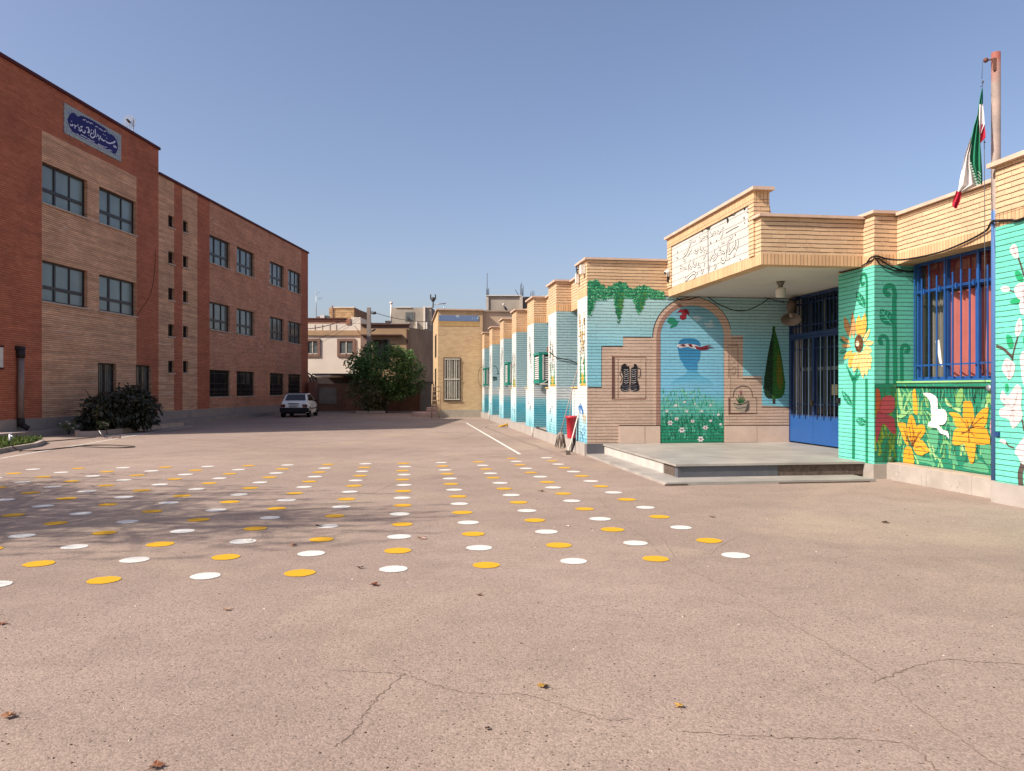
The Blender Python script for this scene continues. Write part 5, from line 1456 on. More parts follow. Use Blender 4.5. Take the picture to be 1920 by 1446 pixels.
mb = MB().mat(M_BRN); fbox(mb, 622, 624.5, 573, 597, D-.1, D-.01); mb.build('flue', shed)
D = 84
grey = thing('concrete_house', 'bare grey concrete house with one window beyond the brown house', 'house', (bx(785, D), D, 0))
M_CON = plain('bare grey concrete', '#a19789', .95, .1, scale=.9, var=.16, bump=.2)
mb = MB().mat(M_CON); fbox(mb, 735, 809, 577, None, D, D+9); mb.build('wall', grey)
zt = bz(576, D)
mb = MB().mat(plain('shade toned concrete', '#7d6f66', .95)); mb.hexa([(bx(809.2, D), D, 0), (bx(828, D+9), D+9, 0), (bx(815, D+9), D+9.4, 0), (bx(800, D), D+9.4, 0), (bx(809.2, D), D, zt), (bx(828, D+9), D+9, zt-.3), (bx(815, D+9), D+9.4, zt-.3), (bx(800, D), D+9.4, zt)]); mb.build('side_wall', grey)  # shade of this side face is put into a darker concrete colour
mb = MB().mat(plain('pale roof edge', '#d0c8bc', .8)); fbox(mb, 741, 772, 575.5, 577, D-.1, D+.5); fbox(mb, 799, 809, 575.5, 577, D-.1, D+.5); mb.build('roof_edge', grey)
mb = MB().mat(plain('window grey', '#6f6a62', .6)); fbox(mb, 760, 777, 585, 602, D-.05, D-.001); w = mb.build('window', grey)
mb = MB().mat(M_GLASS_BLIND); fbox(mb, 762, 767, 587, 600, D-.07, D-.051); fbox(mb, 769, 774, 587, 600, D-.07, D-.051); mb.build('pane', w)
mb = MB().mat(M_WH)
for x in (794, 798): fbox(mb, x, x+3, 574 if x == 794 else 604, 617, D-.3, D-.02)
fbox(mb, 780, 782, 603, 617, D-.3, D-.02); mb.build('drain_stack', grey)
def mast(label, x, ytop, ybot, dep, r=.04, head=None, cat='chimney', name='chimney_pipe', m=None):
    mb = MB().mat(m or plain('galvanised steel', '#9aa0a4', .4, .5, .6))
    mb.tube([at(x, ybot, dep), at(x, ytop, dep)], r, 8)
    if head == 'cap':
        c = at(x, ytop, dep); mb.lathe(c, [(.0, .12), (.16, .08), (.16, -.12), (0, -.14)], 12)
    if head == 'cowl':
        c = Vector(at(x, ytop, dep)); mb.mat(plain('dark cowl', '#3c3836', .6))
        mb.lathe(c, [(0, -.1), (.18, 0), (.28, .3), (.1, .45), (0, .45)], 12); mb.box(FW, c.x-.32, c.x-.2, c.y-.1, c.y+.1, c.z+.2, c.z+.75); mb.box(FW, c.x+.2, c.x+.32, c.y-.1, c.y+.1, c.z+.2, c.z+.75)
    if head == 'aerial':
        c = Vector(at(x, ytop, dep))
        for dz, w in ((0, .3), (-.5, .55), (-.6, .4)): mb.tube([(c.x-w*.4, c.y, c.z+dz), (c.x+w, c.y, c.z+dz)], .015, 5)
    if head == 'flat':
        c = Vector(at(x, ytop, dep)); mb.tube([(c.x-.9, c.y, c.z-.05), (c.x+.2, c.y, c.z+.05)], .04, 6)
        for i in range(5): mb.tube([(c.x-.8+i*.2, c.y-.4, c.z), (c.x-.8+i*.2, c.y+.4, c.z)], .015, 5)
    tag(mb.build(name, origin=at(x, ybot, dep)), label, cat)
mast('tall pale vent pipe with a cap at the edge of the concrete house', 733.5, 568, 606, 83, .10, 'cap', m=M_WH)
mast('dark cowl chimney on the concrete house roof', 812, 565, 577, 85, .07, 'cowl', m=plain('dark cowl', '#3c3836', .6))
mast('thin television aerial over the cream house roof', 593, 548, 598, 67, .03, 'aerial', 'aerial', 'roof_aerial')
mast('small flat aerial over the buff brick block roof', 832, 570, 590, 70, .03, 'flat', 'aerial', 'roof_aerial')
mb = MB().mat(plain('white cooler box', '#c9c6c0', .6)); fbox(mb, 600, 608, 591, 597.2, 67, 68); mb.mat(plain('teal cooler side', '#57706f', .6)); fbox(mb, 608.1, 614, 591.5, 597.2, 67.2, 68.2)
mb.mat(M_BRN); fbox(mb, 594, 599, 593.5, 597.2, 67, 67.5)
tag(mb.build('rooftop_cooler', origin=at(606, 597, 67)), 'white cooler box on the cream house roof', 'air cooler')
mb = MB().mat(plain('rooftop clutter', '#9b948a', .8)); fbox(mb, 677, 690, 603, 607.5, 70, 71); mb.mat(plain('dark clutter', '#4a4340', .8)); fbox(mb, 690.5, 720, 605.5, 608, 70, 71); fbox(mb, 722, 731, 601.5, 608, 69.5, 70)
tag(mb.build('rooftop_tank', origin=at(700, 607, 70)), 'low grey tank and pipes on the brown house roof', 'water tank')
# utility pole with lamp
up = thing('utility_pole', 'concrete utility pole with a street lamp arm behind the round tree', 'utility pole', (bx(692, 60), 60, 0))
mb = MB().mat(plain('pole concrete', '#8d8178', .9, .2, scale=2))
x_, r_ = bx(691.8, 60), .17
mb.hexa([(x_-.2, 59.85, 0), (x_+.2, 59.85, 0), (x_+.2, 60.15, 0), (x_-.2, 60.15, 0), (x_-.14, 59.9, bz(577, 60)), (x_+.14, 59.9, bz(577, 60)), (x_+.14, 60.1, bz(577, 60)), (x_-.14, 60.1, bz(577, 60))])
mb.build('pole', up)
mb = MB().mat(M_DSLATE).tube([at(693, 588, 60), at(697, 586.5, 60)], .04, 6).build('lamp_arm', up)
mb = MB().mat(M_DSLATE); mb.lathe(at(701, 587, 60), [(0, -.22), (.08, -.18), (.12, 0), (.10, .16), (0, .2)], 12, (1, 0, .05)); mb.build('street_lamp', up)
MB().mat(M_DSLATE).tube([at(697, 621, 59.6), at(700, 620, 59.6), at(704, 617, 59.6)], .07, 6).build('lamp_hook', up)
def cable(label, pts, r=.015, sag=0.0, m=None):
    P = [Vector(q) for q in pts]
    out = []
    for a, b in zip(P, P[1:]):
        for i in range(14):
            t = i/14; c = a.lerp(b, t); c.z -= sag*4*t*(1-t); out.append(c)
    out.append(P[-1])
    mb = MB().mat(m or plain('black cable', '#171515', .6)).tube(out, r, 5)
    return tag(mb.build('overhead_cable', origin=pts[0]), label, 'cable')
cable('overhead cable from the utility pole towards the buff brick block', [at(693, 583, 60), at(840, 602, 58)], .022, .35)
cable('overhead cable from the tall brick school to the cream house parapet', [at(560, 618, 58), at(650, 598, 65.7)], .03, .2)
cable('long thin cable crossing the cream house front below its band', [at(560, 660, 60), at(690, 586, 60)], .012, .3)
cable('long thin cable crossing the cream house front above its window', [at(560, 648, 60), at(690, 583, 60.1)], .012, .3)

# rooftop block with starter bars beyond the low school
D = 62
tow = thing('concrete_stair_tower', 'grey concrete stair tower with rusty starter bars above the low school', 'stair tower', (bx(950, D), D, 0))
mb = MB().mat(M_CON); fbox(mb, 916, 976, 555, None, D, D+4); mb.build('wall', tow)
mb = MB().mat(plain('pale column concrete', '#b5aa9d', .9)); fbox(mb, 911.5, 916, 555, 600, D-.1, D+.3); mb.build('column', tow); mb = MB().mat(mb.mats[0]); fbox(mb, 974.5, 980, 556, 600, D-.15, D+.3); mb.build('column', tow)
mb = MB().mat(plain('pale roof edge', '#d0c8bc', .8)); fbox(mb, 911, 978, 553.5, 554.95, D-.15, D+1); mb.build('roof_edge', tow)
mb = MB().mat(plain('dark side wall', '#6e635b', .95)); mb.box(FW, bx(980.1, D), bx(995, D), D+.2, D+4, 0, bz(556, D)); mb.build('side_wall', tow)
mb = MB().mat(plain('rusty reinforcing bar', '#4b4d58', .7))
for x, yt in ((912.5, 541), (913.5, 512), (915, 543), (916.5, 540), (976, 533), (978, 530), (979.5, 541), (981, 535), (995, 548), (998, 545), (1001, 546)): MB().mat(mb.mats[0]).tube([at(x, 555, D), at(x, yt, D)], .025, 5).build('starter_bar', tow)
MB().mat(mb.mats[0]).tube([at(974, 557, D), at(966, 543, D)], .03, 5).build('starter_bar', tow)
MB().mat(mb.mats[0]).tube([at(945, 575, D-.3), at(950, 581, D-.1)], .09, 6).build('lamp_arm', tow)
MB().mat(plain('lamp white', '#cfc8bc', .5)).lathe(at(944, 571, D-.35), [(0, -.12), (.12, 0), (0, .12)], 10).build('flood_lamp', tow)
mb = MB().mat(plain('green cooler sheet', '#7a988a', .6)); c = FR.w(1.6, 13.5, 0)
mb.box(FR, 1.2, 2.2, 12.6, 13.7, 4.5, 5.42); mb.mat(plain('pale cooler lid', '#b9c4b6', .6)).box(FR, 1.15, 2.25, 12.55, 13.75, 5.421, 5.47)
tag(mb.build('roof_cooler', origin=FR.w(1.7, 13.1, 4.44)), 'pale green cooler box on the low school roof', 'air cooler')

# hills on the horizon
g = G('haze toned hill ground', .95, .1)
p = g.pos(); g.col(g.mix(g.noise(p, .004, 5), lin('#8d8f98'), lin('#9a9aa0')))  # blue grey of distance haze is put into the hill colour
mb = MB().mat(g.m); mb.smooth = True
rh = random.Random(5)
n = 200; rows = []
for j, (dy, hk) in enumerate(((0, 0), (300, .6), (600, 1), (1200, .5))):
    row = []
    for i in range(n+1):
        x = -1600 + 2600*i/n
        h = 200 + 6*math.sin(i*.12+1) + 4*math.sin(i*.31) + 78*math.exp(-((x+700)/85)**2) + 52*math.exp(-((x+440)/90)**2)
        row.append((x, 2600+dy, max(0, (h*.95 + rh.uniform(-2, 2))*hk)))
    rows.append(mb.add(row))
for a, b in zip(rows, rows[1:]):
    for i in range(n): mb.face((a[i], a[i+1], b[i+1], b[i]))
struct(mb.build('hills'))

# ------------------------------------------------------------------ plants
def leaf_mat(name, hexa, hexb, hexc=None, trans=.25, rough=.5):
    g = G(name, rough, .35)
    p = g.pos()
    n1 = g.noise(p, 1.3, 3, .6); n2 = g.noise(p, 17, 2)
    c = g.mix(g.rng(n1, .35, .65), lin(hexa), lin(hexb))
    if hexc: c = g.mix(g.rng(n2, .58, .7, 0, .8), c, lin(hexc))
    g.col(c)
    tr = g.n('ShaderNodeBsdfTranslucent'); g.l(c, tr.inputs[0]) if hasattr(c, 'is_output') else None
    mx = g.n('ShaderNodeMixShader'); mx.inputs[0].default_value = trans
    g.l(g.b.outputs[0], mx.inputs[1]); g.l(tr.outputs[0], mx.inputs[2]); g.l(mx.outputs[0], g.o.inputs[0])
    return g.m
def leaf_cloud(name, pts, normals, size, mat, parent, seed, aspect=.5, droop=.6):
    """one small folded leaf per point"""
    rs = np.random.RandomState(seed); n = len(pts)
    pts = np.asarray(pts, float); nr = np.asarray(normals, float)
    d = nr + rs.normal(0, .5, (n, 3)); d[:, 2] -= droop*rs.rand(n)
    d /= np.linalg.norm(d, axis=1)[:, None] + 1e-9
    up = rs.normal(0, .45, (n, 3)); up[:, 2] += 1
    sd = np.cross(d, up); sd /= np.linalg.norm(sd, axis=1)[:, None] + 1e-9
    nn = np.cross(sd, d)
    L = size*(.6 + .8*rs.rand(n))[:, None]; W = L*aspect
    tip = pts + d*L - nn*L*.12; mid = pts + d*L*.45
    l = mid + sd*W*.5 + nn*L*.10; r = mid - sd*W*.5 + nn*L*.10
    o = np.array(ORG[parent.name])
    v = np.stack([pts, l, tip, r], 1).reshape(-1, 3) - o
    f = np.arange(4*n).reshape(n, 4)
    tri = np.concatenate([f[:, [0, 1, 2]], f[:, [0, 2, 3]]])
    me = bpy.data.meshes.new(name)
    me.vertices.add(len(v)); me.vertices.foreach_set('co', v.ravel())
    me.loops.add(tri.size); me.loops.foreach_set('vertex_index', tri.ravel().astype(np.int32))
    me.polygons.add(len(tri)); me.polygons.foreach_set('loop_start', np.arange(0, tri.size, 3, dtype=np.int32))
    me.update(calc_edges=True); me.validate()
    me.materials.append(mat)
    ob = bpy.data.objects.new(name, me); COL.objects.link(ob); ob.parent = parent; ORG[ob.name] = tuple(o)
    return ob
def clumps(centres, per, seed, shell=.55):
    """points in leaf clumps: (centre, radii) list"""
    rs = np.random.RandomState(seed); P, N = [], []
    for (c, r) in centres:
        k = int(per*(r[0]*r[1]*r[2])**(2/3))
        d = rs.normal(0, 1, (k, 3)); d /= np.linalg.norm(d, axis=1)[:, None]
        q = (shell + (1-shell)*rs.rand(k))[:, None]
        P.append(np.array(c) + d*q*np.array(r)); N.append(d)
    return np.concatenate(P), np.concatenate(N)
def crown_clumps(c, R3, n, seed, rmin, rmax, lower=-.75, gap=None):
    rs = random.Random(seed); out = []
    tries = 0
    while len(out) < n and tries < n*60:
        tries += 1
        d = Vector((rs.gauss(0, 1), rs.gauss(0, 1), rs.gauss(0, 1))).normalized()
        if d.z < lower: continue
        k = rs.uniform(.45, 1.0)**.6
        p_ = Vector((c[0] + d.x*R3[0]*k, c[1] + d.y*R3[1]*k, c[2] + d.z*R3[2]*k))
        r = rs.uniform(rmin, rmax)
        out.append((tuple(p_), (r, r, r*rs.uniform(.55, .8))))
    return out
# round broadleaf tree in front of the yard wall
TX, TY = bx(722, 53.5), 53.5
tree = thing('round_tree', 'dense round green tree with branches to the ground by the yard wall', 'tree', (TX, TY, 0))
mb = MB().mat(plain('grey bark', '#5c5046', .95, .1, scale=8, bump=.5))
rt = random.Random(3)
mb.tube(smooth3([(TX, TY, 0), (TX+.05, TY, .8), (TX-.05, TY, 1.6), (TX+.05, TY, 2.6)]), .19, 10, .10)
for i in range(11):
    a = i*2.4 + rt.uniform(-.3, .3); h = rt.uniform(.9, 2.4); L = rt.uniform(1.4, 2.3)
    mb.tube(smooth3([(TX, TY, h), (TX + math.cos(a)*L*.5, TY + math.sin(a)*L*.5, h+.5), (TX + math.cos(a)*L, TY + math.sin(a)*L, h + rt.uniform(.5, 1.4))]), .07, 7, .02)
mb.build('trunk', tree)
cl = crown_clumps((TX, TY, 2.75), (2.35, 2.2, 2.2), 120, 8, .35, .75, -.95)
lowc = crown_clumps((TX-.9, TY-.7, 1.35), (1.5, 1.6, 1.4), 70, 9, .3, .6, -.95)
cl += crown_clumps((TX+1.5, TY, 2.3), (1.2, 1.4, 1.2), 30, 10, .3, .5)
P_, N_ = clumps(cl, 300, 4, .3)
leaf_cloud('crown', P_[P_[:, 2] > .12], N_[P_[:, 2] > .12], .20, leaf_mat('round tree leaf', '#48683a', '#5c7c42', '#86985c', .3), tree, 5, .55)
P_, N_ = clumps(lowc, 300, 14, .3); k = P_[:, 2] > .12
leaf_cloud('crown', P_[k], N_[k], .19, leaf_mat('olive tree leaf', '#5c5e44', '#6f6a4c', '#8a8462', .2), tree, 15, .6)
# kerb in front of the tree
mb = MB().mat(plain('kerb concrete', '#a5978c', .9, .2, scale=3))
for x0, x1 in ((667.5, 693), (693.3, 722)): mb.box(FW, bx(x0, 51.8), bx(x1, 51.8), 51.7, 51.95, 0, .16)
struct(mb.build('kerb'))

# dark shrub with its bed on the left
SX, SY = bx(222, 29.2), 29.2
shrub = thing('dark_shrub', 'big dark leafy shrub in a kerbed bed before the tall brick school', 'shrub', (SX, SY, 0))
mb = MB().mat(plain('shrub stem', '#4c4038', .95))
for i in range(14):
    a = i*2.4; L = rt.uniform(.6, 1.25)
    mb.tube(smooth3([(SX + math.cos(a)*.2, SY + math.sin(a)*.2, 0), (SX + math.cos(a)*L*.5, SY + math.sin(a)*L*.5, .7), (SX + math.cos(a)*L, SY + math.sin(a)*L, rt.uniform(1.0, 1.6))]), .03, 6, .012)
mb.build('stem', shrub)
cl = crown_clumps((SX+.1, SY, .8), (1.2, 1.0, .80), 70, 21, .22, .45, -.8) + crown_clumps((SX-.55, SY-.1, .6), (.6, .7, .6), 24, 22, .2, .38, -.7) + crown_clumps((SX+.75, SY, .8), (.5, .6, .75), 22, 23, .2, .36)
P_, N_ = clumps(cl, 420, 24, .35)
k = P_[:, 2] > .05
leaf_cloud('crown', P_[k], N_[k], .19, leaf_mat('dark shrub leaf', '#353628', '#403f33', '#605e4c', .15, .35), shrub, 25, .62, .8)
for i, (x, y, h) in enumerate(((128, 806, .7), (117, 812, .5), (170, 810, 1.05), (190, 812, .55), (147, 807, .8))):
    gx, gy = ground_px(x, y + 5)
    rose = thing('rose_bush', ('low rose bush with yellow green leaves at the near end of the bed', 'small sprig of pale roses at the bed corner stone', 'tall thin pink flowering stem in front of the dark shrub', 'short leafy rose shoot beside the hose in the bed', 'brownish rose bush between the bed corner and the dark shrub')[i], 'rose bush', (gx, gy+.4, 0), 'roses in the kerbed bed')
    mb = MB().mat(plain('rose stem', '#5c4a3c', .9)); PP, NN = [], []
    for q in range(7 if i != 2 else 3):
        a = rt.uniform(0, 6.28); L = rt.uniform(.1, .28) if i != 2 else .05
        top = (gx + math.cos(a)*L, gy + .4 + math.sin(a)*L, h*rt.uniform(.7, 1))
        mb.tube([(gx, gy+.4, 0), (gx + math.cos(a)*L*.4, gy+.4 + math.sin(a)*L*.4, h*.5), top], .009, 5, .004)
        for s_ in range(16): PP.append((top[0] + rt.gauss(0, .07), top[1] + rt.gauss(0, .07), top[2]*rt.uniform(.45, 1.05))); NN.append((rt.gauss(0, 1), rt.gauss(0, 1), .3))
    mb.build('stem', rose)
    leaf_cloud('leaves', PP, NN, .085, leaf_mat('rose leaf', '#4d5a2c', '#6b7440', '#8d8f58', .3) if 'rose leaf' not in bpy.data.materials else bpy.data.materials['rose leaf'], rose, 30+i, .6)
    PP = [PP[j] for j in range(0, len(PP), 9)]; NN = [(0, -.3, 1)]*len(PP)
    P2 = [tuple(np.array(p_) + np.array([rt.gauss(0, .02), rt.gauss(0, .02), .03])) for p_ in PP for _ in range(5)]
    leaf_cloud('blossom', P2, [(rt.gauss(0, 1), rt.gauss(0, 1), .6) for _ in P2], .045, plain('pale rose petal', '#cfc3b4' if i != 2 else '#c9a8a4', .7) if i != 2 else plain('pink rose petal', '#bd9a9a', .7), rose, 40+i, .9)
# bed kerb blocks
mb = MB().mat(plain('pinkish kerb stone', '#ad978a', .9, .2, scale=3))
pts = [(113, 811.5), (145, 818.5), (190, 818), (225, 815), (290, 809), (340, 800)]
G2 = [Vector((*ground_px(x, y), 0)) for x, y in ((116, 820), (144, 818.8), (186, 817.4), (232, 812), (300, 804), (345, 799))]
for i, (a, b) in enumerate(zip(G2[1:], G2[2:])):
    a = a.lerp(b, .01) if i else a; d = (b-a).normalized(); n_ = Vector((-d.y, d.x, 0))*.14
    mb.hexa([a, b - d*.02, b - d*.02 + n_, a + n_] + [q + Vector((0, 0, .17)) for q in (a, b - d*.02, b - d*.02 + n_, a + n_)])
a = G2[1]; d = Vector((-.55, .83, 0)); n_ = Vector((.83, .55, 0))*.14
b = a + d*1.3
mb.hexa([a + d*.02, b, b + n_, a + d*.02 + n_] + [q + Vector((0, 0, .17)) for q in (a + d*.02, b, b + n_, a + d*.02 + n_)])
struct(mb.build('kerb'))
mb = MB().mat(plain('bed soil', '#4b3c32', .95, .1, scale=10, bump=.6))
mb.ngon([tuple(v.xy.to_3d() + Vector((0, 0, .07))) for v in (G2[1] + Vector((.05, .1, 0)), G2[2] + Vector((0, .1, 0)), G2[4] + Vector((0, .1, 0)), G2[5] + Vector((0, .1, 0)), Vector((G2[5].x-1.5, G2[5].y, 0)), Vector((G2[1].x-.7, G2[1].y+1.2, 0)))])
struct(mb.build('soil'))
# grass plot with a stand pipe at the picture edge
GC = [ground_px(x, y) for x, y in ((-60, 862), (20, 846), (70, 838), (84, 832), (72, 826), (-60, 836))]
mb = MB().mat(plain('grass plot soil', '#5a4a38', .95, .1, scale=10, bump=.6)); mb.ngon([(x, y, .05) for x, y in GC]); struct(mb.build('soil'))
mb = MB().mat(plain('kerb concrete', '#a5978c', .9, .2, scale=3))
for i in range(4):
    a, b = Vector((*GC[i], 0)), Vector((*GC[i+1], 0)); d = (b-a).normalized(); n_ = Vector((-d.y, d.x, 0))*.12
    mb.hexa([a, b, b+n_, a+n_] + [q + Vector((0, 0, .11)) for q in (a, b, b+n_, a+n_)])
struct(mb.build('kerb'))
PP, NN = [], []
rr = random.Random(12)
for i in range(3800):
    x, y = rr.uniform(-40, 78), rr.uniform(829, 853)
    if y > 858 - .28*(x+40)*.8: continue
    gx, gy = ground_px(x, y); PP.append((gx, gy, .05)); NN.append((rr.gauss(0, .35), rr.gauss(0, .35), 1))
ge = bpy.data.objects.new('grass', bpy.data.meshes.new('grass')); ORG['grass'] = (0, 0, 0)
gl_ob = thing('tmp_root', 'x', 'x', (0, 0, 0))
go = leaf_cloud('grass', PP, NN, .17, leaf_mat('lawn grass', '#4a5c2c', '#637638', '#857f4c', .3), gl_ob, 50, .14, .0)
go.parent = None; bpy.data.objects.remove(gl_ob); bpy.data.objects.remove(ge)
struct(go, 'stuff')
hx, hy = ground_px(19, 838)
mb = MB().mat(plain('pale grey stand pipe', '#b3b2b6', .4, .5, .3))
mb.tube([(hx, hy, 0), (hx, hy, .36)], .035, 10); mb.tube([(hx, hy, .33), (hx+.09, hy-.03, .30), (hx+.1, hy-.03, .25)], .022, 8); mb.box(FW, hx-.05, hx+.05, hy-.012, hy+.012, .38, .40); mb.lathe((hx, hy, .05), [(.0, .02), (.09, .0), (.09, -.05)], 14)
mb.tube([(hx-.12, hy-.05, 0), (hx-.12, hy-.05, .13)], .03, 8)
tag(mb.build('stand_pipe', origin=(hx, hy, 0)), 'pale grey garden tap post in the grass plot', 'tap')
def hose(label, lst, r, m):
    mb = MB().mat(m).tube(smooth3([(*ground_px(x, y, z), z + r) for x, y, z in lst], 8), r, 7)
    tag(mb.build('garden_hose', origin=(*ground_px(lst[0][0], lst[0][1]), 0)), label, 'hose')
M_HOSE = plain('dusty dark hose', '#4c423c', .7)
hose('dark garden hose lying from the tap across the yard to a loop', [(21, 834, .2), (28, 842, .08), (40, 846, .0), (70, 846, 0), (120, 841, 0), (160, 836.5, 0), (205, 835.5, 0), (252, 838.4, 0), (225, 840.5, 0), (180, 839.5, 0), (150, 838, 0)], .016, M_HOSE)
hose('pale hose end curling over the shrub bed kerb', [(186, 809, .2), (190, 815, .12), (196, 818.5, .0), (225, 817.2, 0), (262, 814.5, 0)], .018, plain('pale hose', '#b0aaa6', .6))
hose('thin dark hose along the yard beside the bed kerb', [(82, 829, 0), (120, 826, 0), (180, 820.5, 0)], .014, M_HOSE)
bxx, byy = ground_px(218, 822)
mb = MB().mat(plain('grey brown loose brick', '#8a7468', .9, .2)); mb.box(Frame(bxx, byy, .98, .18), -.13, .13, -.05, .05, 0, .075)
tag(mb.build('loose_brick', origin=(bxx, byy, 0), bevel=.006), 'single loose brick on the white court line', 'brick')

# sparse pine beyond the picture edge, whose shadow streaks the dots
PX, PY = -11.4, 6.3
pine = thing('pine_tree', 'tall thin crowned pine left of the schoolyard casting streaky shade over the dots', 'tree', (PX, PY, 0))
mb = MB().mat(plain('pine bark', '#5a4a3e', .95, .1, scale=8, bump=.5))
mb.tube([(PX, PY, 0), (PX+.1, PY, 4), (PX, PY+.1, 8.3)], .2, 10, .05)
rp_ = random.Random(41); PP, NN = [], []
for i in range(560):
    k = rp_.random()**2.4
    h = 3.3 + 4.9*k + rp_.gauss(0, .45)
    gx_ = -9.0 + 6.8*k + rp_.gauss(0, .7); gy_ = 10.9 - 1.2*k + rp_.gauss(0, 1.75)*(1 - .5*k)
    c0 = Vector((gx_ - 1.066*h, gy_ - .514*h, h))
    b = Vector((PX, PY, max(1.8, h - .7)))
    ax_ = Vector((1, rp_.gauss(.05, .12), rp_.gauss(0, .08))).normalized()
    mb.tube([b, b.lerp(c0, .5) + Vector((0, 0, .12)), c0], .026 if i % 5 == 0 else .010, 4, .006); mb.tube([c0 - ax_*.8, c0 + ax_*.7], .007, 4)
    for q in range(26):
        t = rp_.uniform(-.8, .7); c = c0 + ax_*t
        PP.append((c.x + rp_.gauss(0, .05), c.y + rp_.gauss(0, .02), c.z + rp_.gauss(0, .02))); NN.append((ax_.x*.6 + rp_.gauss(0, .4), ax_.y*.6 + rp_.gauss(0, .4), rp_.gauss(.1, .3)))
mb.build('trunk', pine)
leaf_cloud('crown', PP, NN, .15, leaf_mat('pine needle', '#2c4424', '#3a5630', None, .1), pine, 51, .16, .2)

# ------------------------------------------------------------------ white car
CXp, CYp = ground_px(551.5, 783)
HD = math.radians(5.2)
car = thing('parked_car', 'white hatchback saloon parked beside the tall brick school, seen from behind', 'car', (CXp, CYp, 0))
FC = Frame(CXp, CYp, math.cos(HD), math.sin(HD))       # a = right, b = forward from the rear bumper
M_CARW = plain('dusty white car paint', '#ebe9e6', .3, .5, var=.04, scale=3)
M_CARG = glass_mat('car glass', '#101214', .04)
M_BLK = plain('black car plastic', '#18171a', .6, .3)
HWD = .80
# side profile sections along the length: (b, half width low, z low, z belt, half width belt)
def ring(b, hw, zl, zb, hb): return [(-hw*.94, zl), (-hw, zl+.18), (-hw, zb-.22), (-hb, zb), (hb, zb), (hw, zb-.22), (hw, zl+.18), (hw*.94, zl)]
secs = [(.02, .74, .32, .84, .66), (.10, .79, .28, .90, .70), (.45, .80, .24, .93, .72), (1.2, .80, .22, .91, .74), (2.4, .80, .22, .88, .74), (3.0, .80, .24, .84, .72), (3.5, .77, .28, .76, .66), (3.86, .68, .34, .64, .58)]
mb = MB().mat(M_CARW); mb.smooth = False
rings = [mb.add([FC.w(a, b, z) for a, z in ring(b, hw, zl, zb, hb)]) for b, hw, zl, zb, hb in secs]
for r0, r1 in zip(rings, rings[1:]):
    for k in range(7): mb.face((r0[k], r0[k+1], r1[k+1], r1[k]))
    mb.face((r0[7], r0[0], r1[0], r1[7]))
mb.face(rings[0][::-1]); mb.face(rings[-1])
# cabin
def cab(b, hw, z): return [(-hw, z), (hw, z)]
lo = [(.30, .70, .915), (2.75, .72, .86)]; hi = [(.78, .585, 1.36), (1.90, .585, 1.385)]
cabv = [FC.w(-.70, .28, .92), FC.w(.70, .28, .92), FC.w(.72, 2.78, .86), FC.w(-.72, 2.78, .86), FC.w(-.57, .80, 1.36), FC.w(.57, .80, 1.36), FC.w(.57, 1.92, 1.385), FC.w(-.57, 1.92, 1.385)]
mb.hexa(cabv)
body = mb.build('body', car, bevel=.035)
V = [Vector(v_) for v_ in cabv]
def quadpatch(mb, A, B, C, D, u0, u1, v0, v1, off):
    """a patch on the quad A B C D (A-B bottom, D-C top) lifted by off"""
    nrm = (B-A).cross(D-A).normalized()
    def P(u, v): return A.lerp(B, u).lerp(D.lerp(C, u), v) + nrm*off
    mb.ngon([P(u0, v0), P(u1, v0), P(u1, v1), P(u0, v1)])
mb = MB().mat(M_CARG); quadpatch(mb, V[0], V[1], V[5], V[4], .07, .93, .10, .88, .012); mb.build('rear_window', car)
for nm, (A, B, C, D), u in (('side_window', (V[1], V[2], V[6], V[5]), .016), ('side_window', (V[3], V[0], V[4], V[7]), .016)):
    mb = MB().mat(M_CARG)
    cuts = ((.10, .30), (.33, .58), (.61, .90)) if A is V[1] else ((.10, .39), (.42, .67), (.70, .90))
    for a, b in cuts: quadpatch(mb, A, B, C, D, a, b, .12, .86, .014)
    mb.build(nm, car)
mb = MB().mat(M_CARG); quadpatch(mb, V[2], V[3], V[7], V[6], .06, .94, .08, .92, .012); mb.build('windscreen', car)
mb = MB().mat(M_BLK)
mb.box(FC, -.80, .80, -.07, .20, .30, .56); mb.box(FC, -.66, .66, -.02, .1, .22, .30)
mb.build('rear_bumper', car, bevel=.03)
MB().mat(M_BLK).box(FC, -.72, .72, 3.75, 3.93, .28, .52).build('front_bumper', car, bevel=.03)
mb = MB().mat(M_BLK); mb.box(FC, -.33, .27, -.006, .03, .765, .815); mb.build('boot_strip', car)
mb = MB().mat(plain('red tail lamp glass', '#5c1722', .2, .5))
for a, b in ((-.755, -.50), (.47, .745)):
    m2 = MB().mat(plain('red tail lamp glass', '#5c1722', .2, .5)).box(FC, a, b, -.012, .12, .585, .75); m2.build('tail_light', car)
pl = MB().mat(plain('number plate white', '#c5c5c3', .4)).box(FC, -.28, .26, -.022, -.0, .595, .725).build('number_plate', car)
mb = MB().mat(M_BLK)
xs = -.24
for i, w_ in enumerate((.05, .03, .035, .025, .05, .03, .045, .03, .04)):
    mb.box(FC, xs, xs + w_*.7, -.026, -.0225, .62, .70 - (.03 if i % 3 == 1 else 0)); xs += w_ + .012
mb.build('plate_digits', pl)
